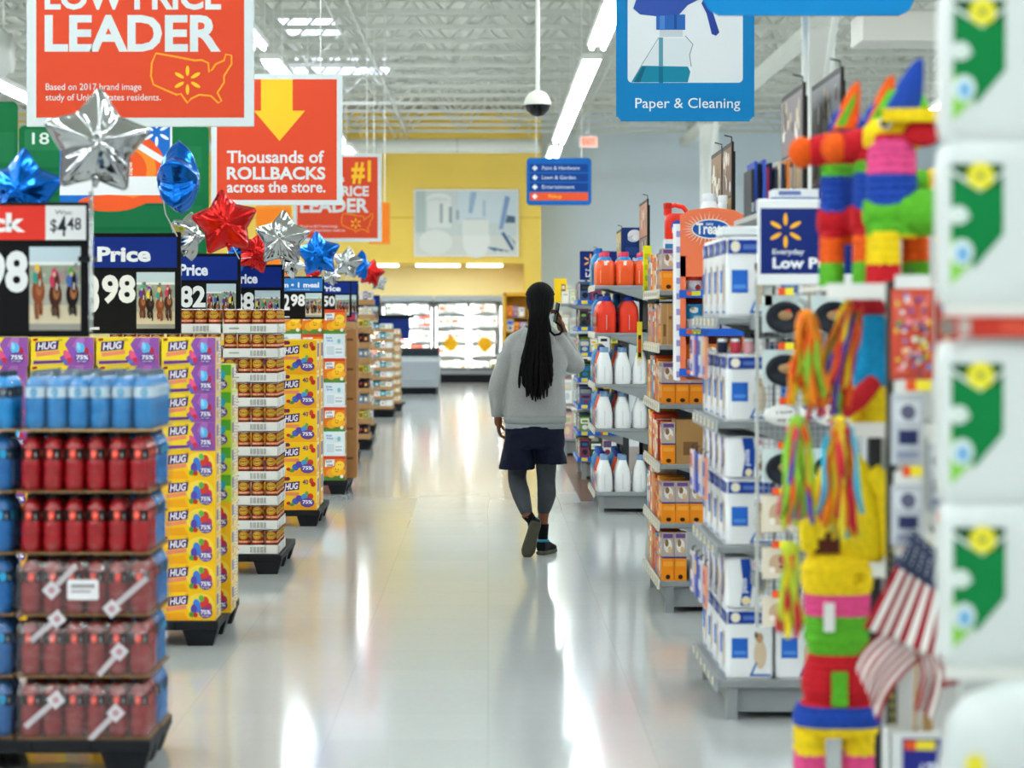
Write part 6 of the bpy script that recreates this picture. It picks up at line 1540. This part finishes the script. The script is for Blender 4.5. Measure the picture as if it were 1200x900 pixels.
def flag(label, P, canton, stick, bow, seed, ns=13):
    """P: four picture points (hoist start, hoist end, fly end, fly start) on the flag's own plane near Y=6.2"""
    t = thing('flag', label, 'flag', (px(stick[0][0], FY_), FY_ + .05, pz(stick[0][1], FY_)), group='small striped flags in the box'); o = Vector(t.location)
    V = [Vector((px(x, FY_), FY_ + d, pz(y, FY_))) - o for x, y, d in P]
    N = 39; K = 20; grid = []
    for i in range(N + 1):
        row = []
        for j in range(K + 1):
            u, v = i / N, j / K; p = (V[0] * (1 - u) + V[1] * u) * (1 - v) + (V[3] * (1 - u) + V[2] * u) * v
            side = (V[3] - V[0]).cross(V[1] - V[0]).normalized()
            p = p + Vector((bow * math.sin(PI * v) * .06, -.022 * math.sin(u * 9 + seed) * v - .012 * math.sin(v * 6 + seed), bow * math.sin(PI * v) * .02))
            row.append(tuple(p))
        grid.append(row)
    nv, st_, rd_ = M('37405a', .8), M('f0efea', .8), M('9c1224', .8)
    wave_cloth(grid, 'cloth', lambda i, j: nv if canton and i >= canton[0] * N and i < canton[1] * N and j < canton[2] * K else (rd_ if (i * ns // (N)) % 2 == 0 else st_), .0012, t)
    if canton:
        mb = MB()
        for a_ in range(5):
            for b_ in range(6):
                u = canton[0] + (canton[1] - canton[0]) * (a_ + .5) / 5; v = canton[2] * (b_ + .5) / 6
                p = Vector(grid[int(u * N)][int(v * K)]); mb.sphere(p, .0035, st_, 6, 4, (1, .6, 1))
        o2 = mb.obj('star_field', t); o2['kind'] = 'stuff'
    mb = MB(); S = [Vector((px(x, FY_), FY_ + .06, pz(y, FY_))) - o for x, y in stick]; mb.tube(S, .0045, M('c8a468', .6), 8); mb.obj('stick', t)
    mb = MB(); mb.sphere(S[0], .008, M('d8b040', .4), 10, 6); mb.obj('finial', t)
    return t
flag('small striped flag with dark starred corner drooping from the box', [(1068, 618, .0), (1114, 660, .0), (1103, 772, -.02), (1008, 733, -.02)], (.0, .74, .36), [(1093, 640), (1086, 893)], .2, 1)
flag('second small striped flag folded lower, below the starred one', [(1036, 738, -.01), (1078, 772, -.01), (1028, 845, -.03), (1003, 782, -.03)], None, [(1080, 745), (1076, 893)], -.5, 4, 13)
flag('third striped flag, its folds falling to the right of the box', [(1074, 765, .02), (1102, 775, .02), (1092, 842, .0), (1070, 830, .0)], None, [(1090, 750), (1092, 893)], .3, 7, 7)
flag('red-tipped striped flag poking out behind the box to the right', [(1104, 778, .03), (1106, 808, .03), (1137, 806, .03), (1132, 800, .03)], None, [(1100, 765), (1094, 893)], .0, 2, 1)

# ------------------------------------------------------------------ nearest white-wrapped paper packs at the right edge
RY = 4.7; rk = RY / F
t = thing('shelf_unit', 'nearest shelf of big white-wrapped packs, cut off by the right edge', 'shelf', (px(1098, RY), RY, 0), group='end-of-aisle shelf units')
zr = [.10, pz(785, RY), pz(358, RY)]
mb = MB(); mb.box(.13, .42, 0, .8, .45, 2.3, M('d8dad6', .6)); mb.obj('back_panel', t)
mb = MB(); mb.box(0.1, 0, 0, .8, .42, zr[0], WS); mb.obj('base_deck', t)
for z in zr[1:]:
    mb = MB(); mb.add([(x, y, q) for q in (z - .02, z) for x, y in ((.012, 0), (.8, 0), (.8, .42), (.11, .42))], [(3, 2, 1, 0), (4, 5, 6, 7), (0, 1, 5, 4), (1, 2, 6, 5), (2, 3, 7, 6), (3, 0, 4, 7)], WS); mb.obj('shelf', t)
mb = MB(); mb.box(.005, -.006, zr[2] - .062, .8, 0, zr[2] - .022, M('c03a2c', .4)); a = front(mb, .005, zr[2] - .062, .8, zr[2] - .022, -.006)
a.rect(.0, .1, .035, .9, '8a8078'); a.rect(.045, .1, .075, .9, 'b8a8a0'); a.rect(.15, .2, .3, .8, 'd0503c'); mb.obj('price_rail', t)
def paper_pack(W, D, H):
    mb = MB(); wm = M('dbe0dd', .35, bump=.35, bscale=10, coat=.2)
    mb.loft([rr_ring(W / 2, D / 2, W * s, D * s, z * H, .22, 5) for z, s in ((0, .9), (.03, .97), (.12, 1), (.85, 1), (.97, .97), (1, .9))], wm)
    a = front(mb, 0, 0, W, H, -.0008, rough=.3)
    s = W * 1.0
    u = lambda x: (x - 1106) * rk / W
    v = lambda y: (590 - y) * rk / H
    a.poly([(u(1114), v(500)), (u(1140), v(500)), (u(1175), v(505)), (u(1114), v(566))], '8ccf4a')
    a.poly([(u(1115), v(424)), (u(1176), v(424)), (u(1176), v(506)), (u(1142), v(546)), (u(1115), v(510))], '0f7d40'); a.poly([(u(1115), v(424)), (u(1176), v(424)), (u(1176), v(446)), (u(1149), v(456)), (u(1115), v(440))], '0c4f2c')
    a.poly([(u(1112), v(428)), (u(1149), v(452)), (u(1178), v(430)), (u(1178), v(434)), (u(1149), v(457)), (u(1112), v(434))], 'dfe8e0')
    for q in range(9): a.ell(u(1149) + math.cos(q * .7) * 11 * rk / W, v(438) + math.sin(q * .7) * 11 * rk / H, 5.5 * rk, 5.5 * rk, 'eee23a', 10)
    a.ell(u(1149), v(438), 12 * rk, 12 * rk, 'ece03c', 16); a.ell(u(1149), v(438), 6 * rk, 4 * rk, '9aa050', 10)
    a.ell(u(1123), v(484), 12 * rk, 11 * rk, 'e4ece6', 14); a.ell(u(1128), v(486), 9 * rk, 5 * rk, 'd8e4dc', 10); a.ell(u(1127), v(528), 14 * rk, 16 * rk, 'dfeae6', 14); a.ell(u(1128), v(530), 8 * rk, 10 * rk, '7ab4dc', 12)
    return mb
PWD, PHT = .33, .319
pk = Stamp(tag(paper_pack(PWD, .13, PHT).obj('paper_pack'), 'x', 'pack'))
X = px(1107, RY)
ln = ['upper of the two below the red rail', 'lower of the two below the red rail', 'just above the red rail', 'topmost, cut off by the top edge']
for q, z in enumerate((zr[1] + PHT + .001, zr[1] + .0005, zr[2] + .0005, zr[2] + PHT + .001)):
    for c in range(2): pk((X + c * (PWD + .01) + (.004 if q % 2 else 0), RY + .01, z), 0, 'white-wrapped pack with green label, %s%s' % (ln[q], ', right-hand column' if c else ''), 'white-wrapped packs at the right edge')
for r in range(2):
    for c in range(2): pk((X + c * (PWD + .01) + .004, RY + .01, zr[0] + .0005 + r * (PHT + .001)), 0, 'white-wrapped pack with green label on the lowest deck, %s%s' % (['bottom row', 'second row'][r], ', right-hand column' if c else ''), 'white-wrapped packs at the right edge')
# loose white bag bulging in front at the lower right
t = thing('white_bag', 'large rounded white plastic pack bulging at the lower right corner', 'bag', (px(1100, 4.45), 4.3, pz(905, 4.45) - .1))
mb = MB(); mb.loft([rr_ring(.2, .12, .4 * s, .24 * s, z, .45, 8) for z, s in ((0, .9), (.03, 1), (.14, 1), (.2, .93), (.24, .78), (.265, .5), (.272, .2))], M('cdd2d0', .35, bump=.4, bscale=9)); mb.obj('wrap', t)
mb = MB(); a = front(mb, .012, .03, .06, .17, -.003, rough=.4); a.rect(0, 0, 1, .6, '1a8a48'); a.ell(.5, .8, .018, .02, 'e8dc3a', 12); mb.obj('green_label', t)
mb = MB(); mb.box(.02, .02, -(pz(905, 4.45) - .1), .4, .24, 0, LGREY); mb.obj('stand', t)

# ------------------------------------------------------------------ the man walking away
MY = 16.2; mk = MY / F
MX = px(625, MY)
man = thing('person', 'man with long black locks, grey sweatshirt and navy shorts walking away, phone at ear', 'person', (MX, MY, 0))
SKIN = M('744630', .5, noise=.06, nscale=30); HOOD = M('999a98', .9, noise=.07, nscale=120, bump=.25, bscale=260, sheen=.3)
RIB = M('949998', .9, bump=.4, bscale=300); NAVYC = M('0d1226', .75, noise=.1, nscale=30); LEGG = M('3c4045', .8, noise=.12, nscale=160); HAIR = M('070607', .8, bump=.5, bscale=160)
def el_ring(c, rx, ry, n=20): return [(c[0] + rx * math.cos(2 * PI * k / n), c[1] + ry * math.sin(2 * PI * k / n), c[2]) for k in range(n)]
def capsule(mb, pts, rs, m, n=14):
    """tapered limb with rounded ends"""
    pts = [Vector(p) for p in pts]; a = (pts[0] - pts[1]).normalized(); b = (pts[-1] - pts[-2]).normalized()
    # smooth the path
    P, R = [], []
    for i in range(len(pts) - 1):
        for q in range(5):
            f = q / 5; p0 = pts[max(i - 1, 0)]; p1 = pts[i]; p2 = pts[i + 1]; p3 = pts[min(i + 2, len(pts) - 1)]
            P.append(.5 * ((2 * p1) + (p2 - p0) * f + (2 * p0 - 5 * p1 + 4 * p2 - p3) * f * f + (3 * p1 - p0 - 3 * p2 + p3) * f ** 3)); R.append(rs[i] + (rs[i + 1] - rs[i]) * f)
    P.append(pts[-1]); R.append(rs[-1])
    P = [P[0] + a * R[0] * .95, P[0] + a * R[0] * .7] + P + [P[-1] + b * R[-1] * .7, P[-1] + b * R[-1] * .95]
    R = [R[0] * .25, R[0] * .72] + R + [R[-1] * .72, R[-1] * .25]
    mb.tube(P, R, m, n)
def fuse(o, vox, smooth=4, disp=None):
    md = o.modifiers.new('fuse', 'REMESH'); md.mode = 'VOXEL'; md.voxel_size = vox; md.use_smooth_shade = True
    md = o.modifiers.new('soften', 'SMOOTH'); md.factor = .5; md.iterations = smooth
    if disp:
        tx = bpy.data.textures.new('folds', 'CLOUDS'); tx.noise_scale = disp[1]; tx.noise_depth = 1
        md = o.modifiers.new('folds', 'DISPLACE'); md.texture = tx; md.strength = disp[0]; md.mid_level = .5; md.texture_coords = 'LOCAL'
    return o
# -- body: one continuous skin
b = MB()
HC = Vector((.046, .035, 1.685))
b.sphere(HC + Vector((0, 0, .02)), .1, SKIN, 24, 14, (.80, .98, 1.05)); b.sphere(HC + Vector((.0, .035, -.055)), .07, SKIN, 18, 10, (.82, .9, 1.0))
b.sphere(HC + Vector((.004, .103, -.02)), .016, SKIN, 10, 7, (.9, 1.1, 1.5)); b.sphere(HC + Vector((0, .085, -.075)), .022, SKIN, 10, 7, (1.3, .7, .5))
for s in (-1, 1): b.sphere(HC + Vector((s * .081, .0, -.01)), .03, SKIN, 12, 8, (.35, .6, 1.05))
capsule(b, [(.035, .01, 1.66), (.03, 0, 1.5), (.025, -.005, 1.4)], [.056, .058, .075], SKIN)
b.loft([el_ring((.02, 0, z), rx, ry) for z, rx, ry in ((.85, .13, .09), (1.0, .14, .095), (1.2, .15, .1), (1.38, .16, .09), (1.46, .1, .07))], SKIN)
LA = [(-.14, 0, 1.42), (-.232, -.02, 1.17), (-.236, .035, .93)]
RA = [(.185, 0, 1.42), (.285, .13, 1.275), (.195, .135, 1.515)]
capsule(b, LA, [.05, .042, .028], SKIN); capsule(b, RA, [.05, .042, .028], SKIN)
LL = [(-.065, 0, .86), (-.108, .10, .535), (-.085, -.03, .41), (-.045, -.165, .285)]
RL = [(.085, 0, .86), (.088, .07, .50), (.088, .05, .40), (.066, .045, .25), (.064, .05, .09)]
capsule(b, LL, [.07, .05, .048, .034], SKIN); capsule(b, RL, [.07, .05, .05, .036, .036], SKIN)
def hand(mb, w, d, palm, side, curl, thumb_up=.6):
    """w wrist, d towards the fingers, palm normal, side towards the thumb"""
    w = Vector(w); d = Vector(d).normalized(); palm = Vector(palm).normalized(); side = Vector(side).normalized()
    capsule(mb, [w - d * .02, w + d * .03], [.026, .03], SKIN, 10)
    for s in (-.024, -.008, .008, .024): capsule(mb, [w + d * .01 + side * s * .7, w + d * .085 + side * s], [.014, .0125], SKIN, 8)
    for s, ln, k in ((.028, .072, 0), (.0095, .08, 1), (-.0095, .074, 2), (-.027, .058, 3)):
        p0 = w + d * .088 + side * s; c = curl * (1 + .08 * k); pts = [p0]
        for q, f in enumerate((.44, .32, .24)):
            a = c * (q + .7); dd = d * math.cos(a) + palm * math.sin(a); pts.append(pts[-1] + dd * ln * f)
        capsule(mb, pts, [.0098, .0092, .0084, .0072], SKIN, 8)
    t0 = w + d * .03 + side * .026
    capsule(mb, [t0, t0 + side * .028 + d * .03 + palm * .012, t0 + side * .03 + d * .062 + palm * .03], [.0135, .0112, .009], SKIN, 8)
hand(b, (-.236, .04, .915), (.08, .12, -1), (1, .15, .1), (.1, 1, .1), .42)
hand(b, (.194, .133, 1.515), (-.22, -.12, 1), (-1, -.25, -.1), (.2, -1, .0), .55)
fuse(b.obj('body', man), .0055, 3)
for s in (-1, 1):
    e = MB(); e.sphere(HC + Vector((s * .032, .088, .02)), .011, M('e8e4dc', .3), 10, 7); e.sphere(HC + Vector((s * .032, .096, .02)), .006, M('20140e', .2), 8, 6); e.obj('eye', man)
e = MB(); e.sphere(HC + Vector((0, .097, -.068)), .016, M('6e3a34', .5), 10, 6, (1.4, .5, .4)); e.obj('lips', man)
# -- sweatshirt
h = MB()
h.loft([el_ring(c, rx, ry, 28) for c, rx, ry in (((.011, 0, .91), .202, .135), ((.011, 0, .94), .213, .145), ((.01, 0, 1.05), .207, .145), ((.012, .0, 1.18), .197, .14), ((.018, -.005, 1.3), .205, .138), ((.022, -.005, 1.38), .205, .13), ((.024, -.004, 1.435), .178, .108), ((.026, 0, 1.475), .115, .085), ((.03, .003, 1.505), .08, .07))], HOOD)
capsule(h, [(-.125, 0, 1.405), (-.232, -.02, 1.17), (-.236, .03, .965)], [.078, .062, .05], HOOD, 18)
capsule(h, [(.165, 0, 1.4), (.285, .13, 1.272), (.212, .135, 1.44)], [.08, .066, .048], HOOD, 18)
capsule(h, [(-.05, -.005, 1.475), (-.12, -.003, 1.425)], [.055, .066], HOOD, 16); capsule(h, [(.105, -.005, 1.475), (.17, -.003, 1.425)], [.055, .068], HOOD, 16)
fuse(h.obj('sweatshirt', man), .009, 4, (.018, .11))
h = MB(); h.loft([el_ring((.011, 0, z), rx, rx * .68, 32) for z, rx in ((.884, .2), (.887, .208), (.92, .209), (.932, .207), (.934, .2))], RIB); h.obj('hem_rib', man)
h = MB(); h.lathe([(.034, .0), (.044, .002), (.046, .03), (.045, .055), (.036, .058)], RIB, 18, (-.236, .033, .925)); h.obj('cuff', man)
h = MB(); h.lathe([(.034, .0), (.043, .002), (.045, .03), (.043, .05), (.034, .052)], RIB, 18, (.205, .135, 1.44)); h.obj('cuff', man)
h = MB(); pts = []
for k in range(25):
    a = 2 * PI * k / 24; pts.append((.03 + .092 * math.sin(a), .0 - .082 * math.cos(a), 1.512 - .022 * math.cos(a)))
h.tube(pts, [.02 + .01 * max(0, math.cos(2 * PI * k / 24)) for k in range(25)], HOOD, 12)
h.loft([el_ring((.028, -.075, z), rx, ry, 22) for z, rx, ry in ((1.33, .04, .02), (1.36, .09, .045), (1.43, .12, .055), (1.49, .105, .045), (1.51, .07, .03))], HOOD)
fuse(h.obj('hood', man), .008, 3)
# undershirt edge, shorts, leggings
h = MB(); h.loft([el_ring((.011, 0, z), rx, .128, 28) for z, rx in ((.848, .195), (.85, .203), (.888, .2))], M('9a9fa2', .9)); h.obj('undershirt', man)
h = MB()
h.loft([el_ring((.01, 0, z), rx, ry, 28) for z, rx, ry in ((.72, .2, .14), (.78, .202, .142), (.86, .195, .13), (.875, .185, .12))], NAVYC)
h.loft([el_ring(c, rx, ry, 22) for c, rx, ry in (((-.112, .035, .574), .121, .125), ((-.11, .033, .6), .12, .124), ((-.095, .02, .7), .112, .128), ((-.085, .0, .82), .1, .12))], NAVYC)
h.loft([el_ring(c, rx, ry, 22) for c, rx, ry in (((.118, .025, .612), .108, .122), ((.116, .024, .64), .107, .12), ((.105, .015, .7), .105, .125), ((.09, 0, .82), .1, .12))], NAVYC)
fuse(h.obj('shorts', man), .009, 3, (.012, .06))
h = MB(); capsule(h, [(-.07, 0, .80), (-.108, .10, .535), (-.082, -.03, .41), (-.048, -.155, .30)], [.085, .063, .061, .04], LEGG, 18); fuse(h.obj('legging', man), .007, 3)
h = MB(); capsule(h, [(.085, 0, .80), (.088, .07, .50), (.09, .045, .40), (.068, .045, .285)], [.085, .062, .064, .041], LEGG, 18); fuse(h.obj('legging', man), .007, 3)
# -- shoes
SHOE = M('0e1015', .7, noise=.1, nscale=60); SOLE = M('4b4a3e', .7, bump=.5, bscale=120); TEAL = M('3d8ba6', .6)
def shoe(heel, u, n, ln=.285, ankle=None):
    u = Vector(u).normalized(); n = Vector(n); n = (n - u * n.dot(u)).normalized(); w = u.cross(n); heel = Vector(heel)
    W = [(0, .032), (.05, .038), (.2, .038), (.45, .037), (.65, .047), (.8, .047), (.93, .035), (1, .016)]
    def ringat(f, wd, z0, z1, m=12):
        r = []
        for k in range(m):
            a = 2 * PI * k / m; c, s = math.cos(a), math.sin(a); c = math.copysign(abs(c) ** .6, c); s = math.copysign(abs(s) ** .6, s)
            r.append(tuple(heel + u * ln * f + w * wd * c + n * ((z0 + z1) / 2 + (z1 - z0) / 2 * s)))
        return r
    s = MB(); s.loft([ringat(f, wd, .0 + (.012 if f > .92 else 0), .028) for f, wd in W], SOLE); s.obj('shoe_sole', man)
    H = [(.015, .09), (.08, .098), (.25, .098), (.4, .09), (.55, .075), (.75, .058), (.92, .045), (.985, .032)]
    Wi = lambda f: next(a[1] + (b_[1] - a[1]) * (f - a[0]) / (b_[0] - a[0]) for a, b_ in zip(W, W[1:]) if a[0] <= f <= b_[0])
    s = MB(); s.loft([ringat(f, Wi(f) * .94, .022, z) for f, z in H], SHOE); s.obj('shoe', man)
    c0 = heel + u * ln * .16 + n * .088
    s = MB(); s.tube([tuple(c0 + u * .036 * math.sin(a * PI / 10) * 1.1 + w * .034 * math.cos(a * PI / 10) + n * .006) for a in range(21)], .010, TEAL, 8); s.obj('shoe_collar', man)
    A = Vector(ankle) if ankle else c0 + n * .12
    s = MB(); s.tube([tuple(c0 - n * .03), tuple(c0 + (A - c0) * .35), tuple(A)], [.033, .034, .040], M('101216', .9), 14); s.obj('sock', man)
shoe((.05, .0, .0), (.32, .95, 0), (0, 0, 1), .28, (.066, .045, .205))
shoe((.014, -.225, .235), (-.062, .075, -.238), (-.0, .95, .38), .265, (-.046, -.160, .29))
# -- hair
g = MB(); g.sphere(HC + Vector((0, -.012, .028)), .108, HAIR, 26, 16, (.88, 1.0, 1.0)); g.sphere((.035, -.085, 1.62), .06, HAIR, 16, 10, (1.1, .8, 1.2))
rd = random.Random(11)
for k in range(64):
    lay = k % 3; f = ((k * 0.618) % 1.0) * 2 - 1; L = rd.uniform(.0, .10) + .17 * abs(f) ** 1.5 * rd.uniform(.5, 1.1)
    x0 = .036 + f * .062; xe = .018 + f * .108 + rd.uniform(-.008, .008); ye = -.165 - .018 * lay * (1 - f * f) - .01; ze = 1.015 + L
    top = (HC.x + f * .075, -.055 - .03 * (1 - f * f), HC.z + .055 * (1 - f * f) + rd.uniform(-.02, .03))
    pts = [top, (x0 - f * .002, -.118 - .012 * lay, 1.60), (x0 + f * .004 - .004, -.135 - .014 * lay, 1.49), (.022 + f * .098, -.158 - .015 * lay, 1.32), (xe + rd.uniform(-.006, .006), ye, (1.32 + ze) / 2), (xe + rd.uniform(-.01, .01), ye + .005, ze)]
    PP = []; 
    for i in range(len(pts) - 1):
        for q in range(4): PP.append(Vector(pts[i]).lerp(Vector(pts[i + 1]), q / 4))
    PP.append(Vector(pts[-1]))
    g.tube(PP, [.0095 + .0018 * math.sin(i * 1.7 + k) for i in range(len(PP) - 1)] + [.005], HAIR, 7)
# locks lying over the crown and one looping over the right shoulder
for k in range(17):
    a = -1.25 + 2.5 * k / 16
    PP = [HC + Vector((math.sin(a) * .096 * math.sin(b_), .112 * math.cos(b_) - .012, .028 + .112 * math.cos(a) * abs(math.sin(b_)))) for b_ in [0.5 + 2.3 * q / 9 for q in range(10)]]
    g.tube(PP, .0095, HAIR, 7)
g.tube([(.095, -.09, 1.60), (.108, -.13, 1.53), (.112, -.14, 1.50), (.137, -.135, 1.476), (.172, -.125, 1.482), (.192, -.11, 1.503), (.185, -.08, 1.535), (.15, -.04, 1.56)], .0085, HAIR, 8)
g.obj('hair', man)
# -- the phone he holds
ph = thing('smartphone', 'black smartphone held to the man\'s right ear', 'phone', (MX + .158, MY + .085, 1.625))
ph.rotation_euler = (.12, .14, .25)
mb = MB(); mb.loft([[(.0, *p) for p in ()] or [(x, a_, b_) for a_, b_ in ((-.034, -.068), (.034, -.068), (.036, -.066), (.036, .066), (.034, .068), (-.034, .068), (-.036, .066), (-.036, -.066))] for x in (-.0045, .0045)], M('0c0d10', .3), smooth=False); mb.obj('case', ph)
mb = MB(); mb.box(-.0052, -.032, -.062, -.0046, .032, .062, M('15181e', .08)); mb.obj('screen', ph)
mb = MB(); mb.lathe([(.007, .0046), (.007, .0062), (.005, .0066)], M('24262c', .2), 12, (0, .018, .048), 'x'); mb.obj('camera_lens', ph)
